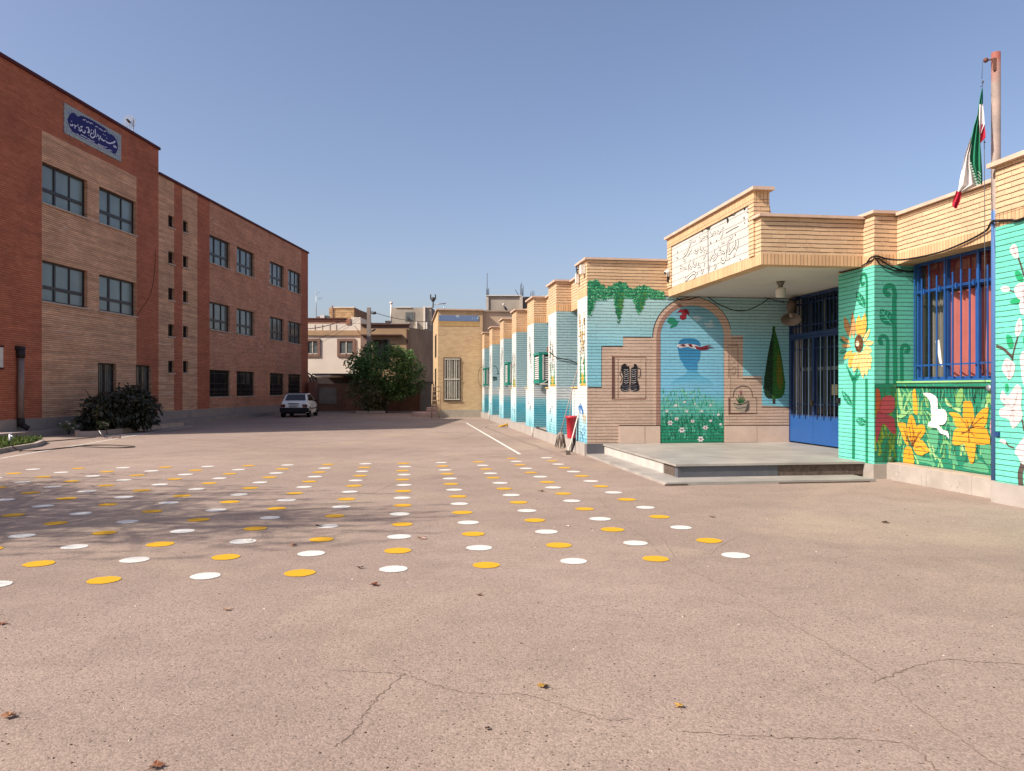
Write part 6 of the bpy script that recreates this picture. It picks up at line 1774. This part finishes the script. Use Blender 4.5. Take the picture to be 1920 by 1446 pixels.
for sx in (-1, 1):
    for b in (.62, 3.08):
        c = FC.w(sx*.70, b, .275)
        ax = (FC.a[0]*sx, FC.a[1]*sx, 0)
        tyre = MB().mat(plain('tyre rubber', '#141314', .85)).lathe(c, [(.17, -.08), (.26, -.09), (.275, -.05), (.275, .07), (.26, .10), (.17, .10)], 24, ax).build('wheel', car)
        MB().mat(plain('wheel rim grey', '#57575a', .4, .5, .5)).lathe(c, [(0, .085), (.06, .09), (.10, .07), (.17, .088)], 16, ax).build('rim', tyre)
        mbx = MB().mat(M_BLK); mbx.lathe(FC.w(sx*.805, b, .30), [(.27, -.02), (.335, -.02), (.335, .004), (.27, .004)], 24, ax); mbx.build('wheel_arch', car)
for sx in (-1, 1): MB().mat(M_BLK).box(FC, sx*.80 - .01, sx*.80 + .012, .95, 2.75, .47, .53).build('door_moulding', car)
for b in (1.15, 1.95): MB().mat(M_BLK).box(FC, .775, .812, b, b+.16, .73, .765).build('door_handle', car)
for sx in (-1, 1): MB().mat(M_BLK).box(FC, sx*.82 - .09, sx*.82 + .09, 2.35, 2.47, .88, 1.0).build('wing_mirror', car, bevel=.02)
mb = MB().mat(M_BLK); mb.box(FC, -.62, .62, .74, .86, 1.375, 1.41); mb.build('roof_spoiler', car)
MB().mat(M_BLK).tube([FC.w(-.2, .1, .25), FC.w(-.2, -.06, .24)], .03, 8).build('exhaust_pipe', car)
# ------------------------------------------------------------------ fittings and loose things around the low school
# window coolers between the pillars
def cooler(s0, s1, z0, z1, t0, label, brown):
    c = thing('window_cooler', label, 'air cooler', FR.w(t0+.3, (s0+s1)/2, z0), 'window coolers between the pillars')
    tl = plain('teal cooler enamel', '#23806f', .4, .45, var=.08); wl = plain('worn white louvre', '#b5b3ae', .6); dk = plain('dark cooler inside', '#4d4546', .9)
    mb = MB().mat(tl)
    p_ = .11
    for a, b in ((t0, s0), (t0, s1-p_), (t0+.85, s0), (t0+.85, s1-p_)): mb.box(FR, a, a+p_, b, b+p_, z0+.1, z1-.07)
    mb.box(FR, t0-.01, t0+.97, s0-.01, s1+.01, z1-.07, z1); mb.box(FR, t0-.01, t0+.97, s0-.01, s1+.01, z0, z0+.1)
    mb.build('cabinet', c)
    mb = MB().mat(dk).box(FR, t0+.05, t0+.9, s0+.05, s1-.05, z0+.1, z1-.08).build('pad', c)
    mb = MB().mat(wl); n = 11
    for i in range(n):
        z = z0 + .13 + (z1-z0-.25)*i/n
        mb.hexa([FR.w(t0+.01, s0+p_, z), FR.w(t0+.01, s1-p_, z), FR.w(t0+.045, s1-p_, z+.05), FR.w(t0+.045, s0+p_, z+.05), FR.w(t0+.01, s0+p_, z+.012), FR.w(t0+.01, s1-p_, z+.012), FR.w(t0+.045, s1-p_, z+.062), FR.w(t0+.045, s0+p_, z+.062)])
        mb.hexa([FR.w(t0+p_, s0+.01, z), FR.w(t0+.85, s0+.01, z), FR.w(t0+.85, s0+.045, z+.05), FR.w(t0+p_, s0+.045, z+.05), FR.w(t0+p_, s0+.01, z+.012), FR.w(t0+.85, s0+.01, z+.012), FR.w(t0+.85, s0+.045, z+.062), FR.w(t0+p_, s0+.045, z+.062)])
    for q in (t0+p_, t0+.80): mb.box(FR, q, q+.05, s0-.004, s0+.02, z0+.1, z1-.07)
    mb.build('louvre', c)
    mb = MB().mat(plain('worn steel bracket', '#8d8985', .5, .4, .3))
    mb.tube([FR.w(t0+.1, s0-.02, z0-.03), FR.w(REC, s0-.02, z0+.62)], .022, 6); mb.tube([FR.w(t0+.02, s0-.02, z0-.04), FR.w(REC, s0-.02, z0-.04)], .025, 6); mb.tube([FR.w(t0+.02, s1, z0-.04), FR.w(REC, s1, z0-.04)], .025, 6)
    mb.build('bracket', c)
    if brown:
        mb = MB().mat(plain('rusty brown casing', '#6b4033', .7)); mb.box(FR, t0+.35, t0+.9, s0+.1, s0+.5, z1, z1+.2); mb.box(FR, t0+.55, t0+.62, s0+.2, s0+.3, z1+.2, z1+.32)
        mb.mat(plain('black cable', '#171515', .6)).box(FR, t0+.7, t0+.8, s0+.15, s0+.25, z1+.2, z1+.34)
        mb.build('pump_casing', c)
    return c
cooler(6.75, 7.85, 1.84, 2.86, -.02, 'nearest teal window cooler with a rusty brown casing on top', True)
cooler(14.9, 15.95, 1.80, 2.82, .0, 'middle teal window cooler framed in white louvres between two pillars', False)
cooler(23.6, 24.7, 1.80, 2.80, -.12, 'far small teal window cooler close to the buff brick block', False)
M_BC = plain('black cable', '#171515', .6)
def wire(label, pts, r=.012, k=8):
    mb = MB().mat(M_BC).tube(smooth3(pts, k), r, 6)
    return tag(mb.build('wall_cable', origin=pts[0]), label, 'cable')
PF2 = Plane(FR, 'b', pillars[1][0], -1)
wire('black cables sagging over the blue face of the second painted pillar', [PF2.w(*PF2.px(x, y), .03) for x, y in ((1030, 660), (1042, 670), (1060, 674), (1072, 677), (1084, 683))], .013)
wire('thin black hose looping from the far window cooler to the buff wall', [FR.w(-.13, 24.6, 2.8), FR.w(-.22, 25.1, 2.85), FR.w(-.30, 25.6, 2.4), FR.w(-.26, 25.4, 1.95), FR.w(-.13, 24.7, 1.72)], .010)
# cables under the canopy along the mural wall
mz = lambda x, y, o=.03: MU.w(*MU.px(x, y), o)
wire('black cable run under the canopy along the top of the mural wall', [mz(1245, 556), mz(1300, 553.5), mz(1370, 556), mz(1420, 555), mz(1480, 553)], .014)
wire('black cable looping down between cypress and arch on the mural wall', [mz(1327, 557), mz(1345, 570), mz(1375, 582), mz(1400, 582), mz(1425, 571), mz(1441, 560)], .010)
wire('short black cable tangle at the canopy corner above the painted arch', [mz(1268, 560), mz(1275, 563), mz(1290, 562), mz(1305, 558), mz(1312, 556)], .012)
wire('black cable branching to the horn loudspeaker', [mz(1425, 556), mz(1445, 562), mz(1470, 568)], .009)
# cables over the turquoise pillar and the window
pcw = lambda x, y, o=.03: PTC.w(*PTC.px(x, y), o)
pfw = lambda x, y, o=.03: PTF.w(*PTF.px(x, y), o)
PLW = Plane(FR, 'a', SW, -1)
plw = lambda x, y, o=.03: PLW.w(*PLW.px(x, y), o)
wire('black cable draped round the top of the turquoise pillar', [pcw(1573, 507), pcw(1580, 511), pcw(1598, 507), pcw(1612, 503), pcw(1625, 495), pcw(1636, 489), pfw(1645, 485), pfw(1655, 492), pfw(1675, 503), pfw(1700, 509), pfw(1714, 508)], .013)
wire('thick brown conduit above the barred window up to the magnolia pillar', [pcw(1628, 494), pcw(1637, 484, .05), pfw(1642, 481, .04), pfw(1660, 486, .04), plw(1700, 487, .05), plw(1760, 475, .04), plw(1810, 456, .04), plw(1850, 435, .04), plw(1862, 424, .06)], .017)
wire('black cable under the conduit of the barred window', [pfw(1641, 487), pfw(1650, 497), pfw(1672, 507), pfw(1712, 510)], .012)
PRW = lambda x, y, o=.03: PRP.w(*PRP.px(x, y), o)
wire('black cable across the top of the magnolia pillar', [plw(1862, 424, .06), FR.w(TP-.03, RS+.02, BZ+.15), PRW(1880, 414), PRW(1900, 413), PRW(1920, 411), FR.w(TP-.03, -9.8, BZ+.16)], .020)
# ceiling lamp
lt, ls = 3.59, -2.83
lamp = thing('ceiling_lamp', 'white glass jar lamp hanging from the entrance soffit', 'lamp', FR.w(lt, ls, 3.96))
MB().mat(plain('dark lamp base', '#6d675e', .5)).lathe(FR.w(lt, ls, 3.90), [(0, .06), (.09, .06), (.07, .0), (.05, -.02), (.05, -.07)], 18).build('lamp_base', lamp)
MB().mat(plain('milky lamp glass', '#bdb9ae', .25, .5)).lathe(FR.w(lt, ls, 3.83), [(.05, 0), (.10, -.01), (.11, -.05), (.105, -.19), (.085, -.215), (0, -.22)], 22).build('lamp_glass', lamp)
# horn loudspeaker
hp = Vector(FR.w(5.0, -.62, 3.50)); hd = Vector((-.22, -.52, -.82)).normalized()
horn = thing('horn_speaker', 'grey beige horn loudspeaker above the left side of the blue gate', 'loudspeaker', tuple(hp))
M_HORN = plain('grey beige horn', '#6a5e54', .5, .4)
MB().mat(M_HORN).lathe(hp, [(.05, -.38), (.115, -.36), (.12, -.16), (.085, -.12), (.095, .0), (.13, .09), (.225, .17), (.25, .18), (.245, .19), (.22, .175), (.12, .05), (.06, -.04), (0, -.05)], 28, hd).build('horn', horn)
MB().mat(plain('pale horn core', '#9d9488', .5)).lathe(hp, [(.0, .11), (.04, .09), (.05, .03), (.05, -.02)], 14, hd).build('horn_core', horn)
mb = MB().mat(M_BLUED).tube([hp - hd*.2, FR.w(5.2, -.52, 3.72), FR.w(GW_T-.03, -.5, 3.75)], .025, 8); mb.tube([hp - hd*.36, FR.w(5.12, -.55, 3.88), FR.w(GW_T-.05, -.5, 3.88)], .04, 8); mb.build('bracket', horn)
# security camera and small floodlight on the parapet end
cc_ = FR.w(1.98, -.2, 4.52)
camr = thing('security_camera', 'small white security camera by the canopy panel edge', 'camera', cc_)
mb = MB().mat(plain('camera white', '#cfcac0', .4)); mb.lathe(cc_, [(0, .08), (.05, .08), (.055, -.1), (0, -.1)], 14, (-.8, -.4, -.25)); mb.box(FR, 1.98, 2.06, -.22, -.12, 4.42, 4.60); mb.build('housing', camr)
MB().mat(M_BLK).lathe(Vector(cc_) + Vector((-.8, -.4, -.25)).normalized()*.085, [(0, .01), (.035, .0), (.04, -.02)], 12, (-.8, -.4, -.25)).build('lens', camr)
mb = MB().mat(M_BLK).box(FR, 2.0, 2.04, -.14, -.10, 4.28, 4.42).build('cable_tail', camr)
fl = FR.w(-.06, .55, 4.62)
mb = MB().mat(plain('camera white', '#cfcac0', .4)); mb.box(FR, -.12, -.01, .15, .32, 4.5, 4.72); mb.box(FR, -.1, -.02, .8, .9, 4.35, 4.6); mb.mat(M_BC).tube(smooth3([FR.w(-.05, .3, 4.6), FR.w(-.12, .6, 4.66), FR.w(-.05, .85, 4.6), FR.w(-.03, 1.1, 4.83)]), .015, 6)
tag(mb.build('junction_box', origin=fl), 'white junction boxes and cable near the top of the first painted pillar', 'junction box')
# conduit on the gate pillar
mb = MB().mat(M_BLK).box(FR, TP-.06, TP-.0, -4.30, -4.23, 1.36, 1.47)
tag(mb.build('door_bell', origin=FR.w(TP, -4.26, 1.4)), 'small black box on the turquoise pillar edge beside the gate', 'door bell')
# can on the ledge below the red flower
cx_, cz_ = PTF.px(1666, 861)
mb = MB().mat(plain('green painted can', '#33502c', .5, .4, var=.3)); mb.lathe(PTF.w(cx_, PZ-.03, .07), [(0, 0), (.055, 0), (.055, .13), (.048, .135), (.04, .10), (0, .10)], 18)
tag(mb.build('paint_can', origin=PTF.w(cx_, PZ-.03, .07)), 'dark green can standing on the plinth below the red flower', 'can')

# flagpole and flag
FPT, FPS = 4.215, -8.20
fp = FR.w(FPT, FPS, 0)
pole = thing('flagpole', 'tall rusty grey steel flagpole beside the magnolia pillar', 'flagpole', fp)
ztop = EYE + (HOR-99)*fp[1]/FOC
g = G('weathered pole paint', .55, .4)
p = g.pos(); sp = g.n('ShaderNodeSeparateXYZ'); g.l(p, sp.inputs[0])
c = g.mix(g.rng(g.noise(p, 5, 4), .4, .65), lin('#84756c'), lin('#9a857a'))
c = g.mix(g.rng(g.math('ADD', sp.outputs[2], g.math('MULTIPLY', g.noise(p, 3, 3), .8)), 6.6, 6.9), c, lin('#8a5346'))
c = g.mix(g.rng(sp.outputs[2], 4.25, 4.3), lin('#4a6fa0'), c)
g.col(c)
mb = MB().mat(g.m); mb.tube([(fp[0], fp[1], PZ), (fp[0], fp[1], ztop)], .062, 20); mb.build('pole', pole)
M_RUST = plain('rusty bracket', '#6d4a3e', .8, .3)
pu = Vector(at(1848.5, 113, fp[1]-.02))
mb = MB().mat(M_RUST); mb.tube([pu, (fp[0], fp[1]-.02, pu.z+.02)], .012, 6); mb.box(FW, fp[0]-.075, fp[0]-.03, fp[1]-.06, fp[1]-.04, pu.z-.16, pu.z+.02); mb.build('pulley_arm', pole)
mb = MB().mat(M_RUST); mb.lathe(pu, [(0, -.012), (.035, -.012), (.028, 0), (.035, .012), (0, .012)], 18, (0, 1, 0)); mb.build('pulley', pole)
FD_ = fp[1] - .06
mb = MB().mat(plain('grey rope', '#4d4f55', .8))
mb.tube([at(1842.5, 115, FD_), at(1841, 148, FD_)], .004, 5); mb.tube([at(1845.5, 262, FD_), at(1846, 330, FD_), at(1846.5, 455, FD_-.1), at(1847, 720, FD_-.2)], .005, 5); mb.tube([at(1843, 154, FD_), at(1841.5, 166, FD_)], .004, 5)
mb.lathe(at(1842.5, 154, FD_), [(0, -.03), (.015, -.01), (.015, .01), (0, .03)], 8); mb.tube([at(1842, 160, FD_), at(1838, 163, FD_)], .005, 5); mb.lathe(at(1846, 267, FD_), [(0, -.015), (.018, 0), (0, .015)], 8); mb.build('halyard', pole)
flag = thing('national_flag', 'limp green, white and red flag hanging from the flagpole rope', 'flag', at(1842, 168, FD_))
def cloth(rows, mat, name, folds, amp, seed, dd=0.0):
    """rows = [(y, xl, xr)] outline in photo pixels; folded cloth in depth"""
    r = random.Random(seed); mb = MB().mat(mat); mb.smooth = True
    nx = 14; sub = []
    for (a, b) in zip(rows, rows[1:]):
        for i in range(6): t = i/6; sub.append(tuple(a[k] + (b[k]-a[k])*t for k in range(3)))
    sub.append(rows[-1]); ids = []
    for j, (y, xl, xr) in enumerate(sub):
        row = []
        for i in range(nx+1):
            k = i/nx; d_ = FD_ - dd + amp*math.sin(folds*2*math.pi*k + j*.10 + seed)*(.35 + .65*min(1, j/12))
            row.append(at(xl + (xr-xl)*k, y + .8*math.sin(k*9+seed), d_))
        ids.append(mb.add(row))
    for a, b in zip(ids, ids[1:]):
        for i in range(nx): mb.face((a[i], a[i+1], b[i+1], b[i]))
    return mb.build(name, flag)
fg, fw_, fr_ = plain('green flag cloth', '#2f7a5c', .85, .1, var=.07), plain('white flag cloth', '#cfc8c4', .85, .1, var=.05), plain('red flag cloth', '#a2283a', .85, .1, var=.08)
cloth([(166, 1840.5, 1842.5), (180, 1837.5, 1843), (196, 1835.2, 1842), (215, 1832.5, 1837.5), (235, 1826, 1837), (258, 1821, 1838), (275, 1819, 1838.5), (292, 1817.5, 1840), (310, 1818.5, 1841), (325, 1824, 1842), (338, 1829.5, 1842.2), (346, 1833, 1842)], fg, 'green_stripe', 2.2, .035, 1)
cloth([(166, 1841, 1842.6), (180, 1840.5, 1843.2), (196, 1840, 1843)], plain('dark green flag fold', '#1d5a5c', .85, .1), 'green_stripe', 1, .012, 2, .035)
cloth([(196, 1836.6, 1842.8), (215, 1835.5, 1845), (233, 1836, 1846), (252, 1836.5, 1838.5)], fw_, 'white_stripe', 1, .015, 3, .04)
cloth([(233, 1840.5, 1846), (245, 1838.5, 1847.5), (258, 1837.5, 1848), (268, 1837.6, 1838.6)], fr_, 'red_stripe', 1, .015, 4, .045)
cloth([(258, 1820.2, 1822), (275, 1814.5, 1821), (292, 1809, 1818.5), (310, 1805.5, 1820), (325, 1802, 1825), (338, 1799.5, 1829), (347, 1798.5, 1833), (352, 1797.5, 1822), (360, 1796.5, 1806)], fw_, 'white_stripe', 2, .03, 5, .01)
cloth([(358, 1793, 1803.5), (368, 1790, 1802), (378, 1786, 1800), (386, 1785, 1796), (391, 1790, 1794.5)], fr_, 'red_stripe', 1.5, .025, 6, .012)
mb = MB().mat(plain('pale flag script', '#a9c4b4', .8))
for i in range(9):
    y = 306 + i*5; x = 1819 + i*1.6; a = at(x, y, FD_-.05); mb.box(FW, a[0]-.012, a[0]+.016, a[1]-.002, a[1], a[2]-.012, a[2]+.012)
for i in range(12):
    y = 322 + i*2; x = 1834 + (i % 3)*2; a = at(x, y, FD_-.05); mb.box(FW, a[0]-.006, a[0]+.008, a[1]-.002, a[1], a[2]-.006, a[2]+.006)
mb.build('flag_script', flag)

# bucket, mops, brooms near the first pillar
bs = FR.w(-.06, .95, PZ)
q = Vector(at(1070, 822, 0.001)); 
bk = FR.w(.02 - .24, 1.62, 0)
bx_, by_ = ground_px(1071, 838, 0.0)
B = FR.w(-.18, 1.42, 0)
zb_ = .26
by0 = 19.9
bxm = (1071.5-CX)*by0/FOC
buck = thing('red_bucket', 'big red plastic bucket hanging on the wall behind a broom stick', 'bucket', (bxm, by0, EYE - (822-HOR)*by0/FOC))
zb0, zb1 = EYE - (822-HOR)*by0/FOC, EYE - (780-HOR)*by0/FOC
M_REDP = plain('red bucket plastic', '#b92b38', .4, .4, var=.06)
MB().mat(M_REDP).lathe((bxm, by0, zb0), [(0, 0), (.105, 0), (.11, .02), (.138, zb1-zb0-.06), (.146, zb1-zb0-.06), (.150, zb1-zb0), (.142, zb1-zb0), (.13, zb1-zb0-.08), (.10, .03), (0, .03)], 30).build('tub', buck)
MB().mat(plain('dark rag', '#2a2523', .9)).tube(smooth3([(bxm+.08, by0+.02, zb0+.02), (bxm+.06, by0, zb0-.15), (bxm+.0, by0-.02, zb0-.35)]), .045, 8, .02).build('hanging_rag', buck)
def stick(name, label, cat, p0, p1, r, m, extra=None):
    root = thing(name, label, cat, p0)
    MB().mat(m).tube([p0, p1], r, 8).build('handle', root)
    if extra: extra(root)
    return root
M_WOOD = plain('pale worn wood', '#b09a84', .8, .2, var=.15)
M_GREYS = plain('grey worn stick', '#8e8580', .8, .2)
def mophead(root):
    c = Vector(ORG[root.name]); mb = MB().mat(plain('dirty mop strands', '#8d8176', .95, .1)); r = random.Random(4)
    for i in range(60):
        a = r.uniform(0, 6.28); mb.tube([c + Vector((0, 0, .05)), c + Vector((math.cos(a)*.09, math.sin(a)*.07, -.03)), c + Vector((math.cos(a)*.12 + r.gauss(0, .02), math.sin(a)*.08, -.28 + r.uniform(-.12, .06)))], .009, 4)
    mb.build('mop_head', root)
md = 20.2
stick('string_mop', 'grey string mop upside against the pillar left of the red bucket', 'mop', at(1051, 813, md), at(1083, 692, md+.2), .014, M_GREYS, mophead)
stick('wooden_pole', 'long grey pole leaning beside the red bucket and mop', 'pole', at(1066, 812, 20.3), at(1072, 730, 20.45), .013, M_GREYS)
def scrubhead(root):
    c = Vector(ORG[root.name]); mb = MB().mat(plain('dirty brush head', '#5b534c', .9)); mb.box(FW, c.x-.05, c.x+.06, c.y-.05, c.y+.05, c.z-.02, c.z+.09)
    mb.mat(plain('pale brush collar', '#b5aa9c', .8)).lathe(c + Vector((.02, 0, .09)), [(.03, 0), (.025, .09), (0, .09)], 10)
    mb.build('brush_head', root)
g1_ = ground_px(1065, 853)
stick('floor_brush', 'white stick floor brush leaning in front of the red bucket', 'brush', (g1_[0], g1_[1], .02), at(1085, 775, g1_[1]+.55), .016, plain('white broom stick', '#c9c0b4', .6), scrubhead)
gb_ = ground_px(951, 801)
def broomhead(root):
    c = Vector(ORG[root.name]); r = random.Random(9); mb = MB().mat(plain('yellow broom straw', '#c49a22', .8, .2))
    for i in range(110):
        a = r.uniform(-.35, .35); L = r.uniform(.4, .62); mb.tube([c + Vector((.22 + r.gauss(0, .02), r.gauss(0, .03), .16 + r.gauss(0, .03))), c + Vector((.22 - L*math.cos(a), L*math.sin(a)*.8, .02 + abs(r.gauss(0, .02))))], .006, 4)
    mb.build('straw', root)
    MB().mat(plain('dark broom binding', '#4a2f2a', .8)).tube([c + Vector((.16, 0, .14)), c + Vector((.30, 0, .20))], .05, 8).build('binding', root)
stick('straw_broom', 'yellow straw broom lying against the plinth of the fourth painted pillar', 'broom', (gb_[0], gb_[1], 0.0), (gb_[0]+.55, gb_[1]+.2, .72), .014, M_WOOD, broomhead)
# thin pale pipes at plinth joints
for lab, x, y0, y1 in (('thin white pipe stub on the plinth of the third painted pillar', 998, 801, 819), ('thin white pipe stub on the plinth near the far cooler', 917, 770, 790)):
    gx, gy = ground_px(x, y1); mb = MB().mat(plain('white pipe', '#c6c2ba', .5)).tube([(gx, gy-.02, 0), (gx, gy-.02, bz(y0, gy))], .022, 8)
    tag(mb.build('pipe_stub', origin=(gx, gy, 0)), lab, 'pipe')
gx, gy = ground_px(1002, 806)
mb = MB().mat(plain('dark stick', '#4f423a', .9)).tube([FR.w(-.02, 7.2, PZ+.04), FR.w(-.05, 5.3, PZ+.03)], .02, 6)
mb.mat(plain('dark stick', '#4f423a', .9)).box(FR, -.03, .05, 7.15, 7.3, PZ+.0, PZ+.07)
tag(mb.build('fallen_broom', origin=FR.w(0, 6.2, PZ)), 'dark stick lying on the plinth ledge below the nearest cooler', 'stick')
# painted motifs on the pillars' court faces
PC0 = Plane(FR, 'a', 0.0, -1)
k1, k2, k3, k4, k5 = paint('#4a4f4c', name='pillar motif dark', head=.2), paint('#c9a24a', name='pillar motif ochre', head=.2), paint('#2f8a5c', name='pillar motif green', head=.2), paint('#2c6fae', name='pillar motif blue', head=.2), paint('#d8cf9a', name='pillar motif sand', head=.2)
rm = random.Random(77)
for i, (s0, l) in enumerate(pillars):
    mb = MB()
    m0 = s0 + l*.5
    # sandy ground and small fir trees above the ledge line
    if i in (0, 1, 3):
        mb.mat(k2).poly(PC0, [(s0+.08, 1.72), (s0+l-.3, 1.72), (s0+l*.6, 2.02), (s0+l*.45, 2.05), (s0+.2, 1.85)], .003)
        for q in (.25, .65):
            c = s0 + l*q
            mb.mat(k3)
            for k in range(4): z = 1.78 + k*.17; w = .15 - k*.03; mb.poly(PC0, [(c-w, z), (c+w, z), (c+.01, z+.26)], .0045 + k*.0004)
            mb.poly(PC0, [(c-.02, 2.4), (c+.02, 2.4), (c, 2.75)], .0062)
    # hanging branches
    for j in range(7 if i else 10):
        x = s0 + l*rm.uniform(.2, .85); z = rm.uniform(2.7, 3.6)
        mb.mat(k2 if i == 0 else k1)
        mb.ribbon(PC0, [(x, z), (x + rm.uniform(-.06, .06), z-.25), (x + rm.uniform(-.1, .1), z - rm.uniform(.4, .8))], .035 if i == 0 else .03, .004 + j*.0003, .006)
        for q in range(5):
            a = rm.uniform(0, 6.28); zz = z - rm.uniform(0, .7); r_ = rm.uniform(.03, .07)
            mb.mat(rm.choice((k1, k1, k2, k3)) if i else rm.choice((k2, k2, k1)))
            mb.poly(PC0, [(x + r_*math.cos(a), zz + r_*math.sin(a)*1.6), (x + r_*.4*math.cos(a+1.6), zz + r_*.5*math.sin(a+1.6)), (x - r_*math.cos(a), zz - r_*math.sin(a)*1.6), (x - r_*.4*math.cos(a+1.6), zz - r_*.5*math.sin(a+1.6))], .0075 + q*.0002 + j*.0011)
    # splashes below the ledge line
    if i == 0:
        mb.mat(k4)
        for a, b in (((.62, 1.22), (.55, .98)), ((.78, 1.25), (.72, 1.0)), ((.48, 1.1), (.45, .95)), ((.92, 1.2), (.88, 1.02))): mb.ribbon(PC0, [(s0+a[0], a[1]), (s0+b[0]-.04, (a[1]+b[1])/2), (s0+b[0], b[1])], .14, .004, .03)
        mb.mat(k2)
        for q in range(4): mb.ribbon(PC0, [(s0+.12+q*.09, .98+q*.02), (s0+.15+q*.09, .78)], .05, .0045, .02)
        mb.mat(k4)
        for q in range(26): x, z = s0 + rm.uniform(.05, .8), rm.uniform(.36, .75); mb.ribbon(PC0, [(x, z), (x+rm.uniform(-.05, .05), z - rm.uniform(.03, .1))], .025, .0052 + q*.0001)
    else:
        mb.mat(k1)
        for q in range(4): x, z = s0 + l*rm.uniform(.3, .8), rm.uniform(.7, 1.3); mb.poly(PC0, [(x-.04, z), (x, z+.09), (x+.05, z), (x+.01, z-.1)], .004 + q*.0004)
        mb.mat(k3)
        for q in range(3): x = s0 + l*rm.uniform(.2, .8); mb.ribbon(PC0, [(x, PZ+.02), (x + .05, PZ+.2), (x - .02, PZ+.42)], .05, .0052, .008)
    mb.build('painted_motif', pil_objs[i])
# leafy branch on the sixth pillar's camera face
s0 = pillars[5][0]; P6 = Plane(FR, 'b', s0, -1)
mb = MB().mat(paint('#31584f', name='pillar leaf dark', head=.2))
f8 = lambda L: P6.pts(L, 890, 640, 8.036)
for L, w in (([(280, 372), (320, 385), (345, 430), (355, 490)], .03),): mb.ribbon(P6, f8(L), w, .004)
for a, b in (((300, 545), (265, 560)), ((305, 560), (285, 530)), ((310, 570), (345, 575)), ((300, 575), (280, 597)), ((315, 555), (340, 540)), ((345, 480), (360, 495)), ((310, 560), (310, 535))): mb.ribbon(P6, f8([a, ((a[0]+b[0])/2, (a[1]+b[1])/2), b]), .13, .004, .02)
mb.build('painted_branch', pil_objs[5])

# ------------------------------------------------------------------ dry leaves and litter on the asphalt
def dry_leaf(x, y, size, label, hexc, seed):
    gx, gy = ground_px(x, y); r = random.Random(seed)
    mb = MB().mat(plain('dry leaf ' + hexc, hexc, .8, .2, var=.25, scale=60))
    n = 15; a0 = r.uniform(0, 6.28); pts = []
    curl = r.uniform(.25, .6)
    for i in range(n):
        a = a0 + 2*math.pi*i/n; rr_ = size*(1.0 if i % 3 == 0 else (.62 if i % 3 == 1 else .5))*r.uniform(.8, 1.1)
        pts.append((gx + rr_*math.cos(a), gy + rr_*math.sin(a)*.8, .006 + curl*size*abs(math.sin(a - a0))*r.uniform(.5, 1)))
    c = mb.add([(gx, gy, .010)]); ids = mb.add(pts)
    for i in range(n): mb.face((c[0], ids[i], ids[(i+1) % n]))
    mb.mat(plain('dry leaf stalk', '#6b4c34', .8)).tube([(gx, gy, .010), (gx + size*1.3*math.cos(a0+.9), gy + size*1.3*math.sin(a0+.9), .006)], size*.03, 5)
    tag(mb.build('fallen_leaf', origin=(gx, gy, 0)), label, 'leaf', 'dry leaves on the asphalt')
for i, (x, y, s_, lab, h) in enumerate((
    (1018, 1289, .045, 'yellow brown curled leaf, biggest one on the near asphalt', '#a07c3c'), (1275, 1326, .038, 'ochre leaf next to a short asphalt crack, right of the biggest leaf', '#a5813f'),
    (18, 1346, .05, 'tan leaf lying lowest at the edge of the near asphalt', '#9a6f52'), (426, 1145, .04, 'small upright pale brown leaf below the nearest dot row', '#a5826a'),
    (702, 1099, .05, 'dark brown leaf just below the nearest white dot of the middle column', '#6a3f2c'), (898, 1117, .035, 'small dark brown leaf below a nearest row yellow dot', '#6a4630'),
    (675, 1066, .04, 'dark curled leaf between a yellow and a white dot of the nearest row', '#4e3226'), (599, 988, .06, 'dark leaf touching a white dot inside the streaky shade', '#3d2c26'),
    (550, 1024, .055, 'pale brown leaf left of a nearest rows yellow dot', '#9a7560'), (791, 1011, .06, 'curled pinkish leaf between two middle dot columns', '#a88272'),
    (1660, 981, .06, 'small dark leaf alone on the asphalt before the window plinth', '#54392c'), (2, 1171, .05, 'brown leaf cut off by the picture edge', '#7a4c38'),
    (292, 1441, .045, 'brown leaf at the very bottom of the near asphalt', '#7a5038'), (915, 1369, .02, 'tiny black leaf scrap below the biggest leaf', '#3a2a22'), (914, 801, .09, 'dark leaf clump beside the far end of the white court line', '#4a3a32'),
    (1063, 988, .04, 'pale paper like scrap between two right dot columns', '#c9bfb2'), (1014, 922, .06, 'dark leaf pair among the right dot columns', '#4f3c30'), (468, 1015, .05, 'white torn paper bit left of a half worn dot', '#c5bdb4'),
    (1335, 970, .05, 'dark leaf near the asphalt crack right of the last dot column', '#4f3c30'))):
    dry_leaf(x, y, s_, lab, h, 100+i)
# scattered grit: pebbles and leaf crumbs nobody could count
rl = random.Random(88)
mb = MB()
gm1, gm2, gm3 = plain('dark grit', '#3b302a', .9), plain('pale grit', '#b9aa9c', .9), plain('brown crumb', '#6b4f3c', .9)
for i in range(420):
    y = HOR + 75 + 640*rl.random()**1.1; x = rl.uniform(-30, 1950)
    gx, gy = ground_px(x, y)
    if gx > 3.2 and gy > 12.5: continue
    r_ = rl.uniform(.002, .0055)*(1 + gy*.05)
    mb.mat(rl.choice((gm1, gm1, gm1, gm2, gm3)))
    a = rl.uniform(0, 6.28)
    ids = mb.add([(gx + r_*1.6*math.cos(a + k*2.1)*rl.uniform(.6, 1.3), gy + r_*1.6*math.sin(a + k*2.1), .0) for k in range(3)] + [(gx, gy, r_*1.1)])
    for q in ((0, 1, 3), (1, 2, 3), (2, 0, 3)): mb.face([ids[k] for k in q])
struct(mb.build('grit'), 'stuff')
bpy.context.view_layer.update()
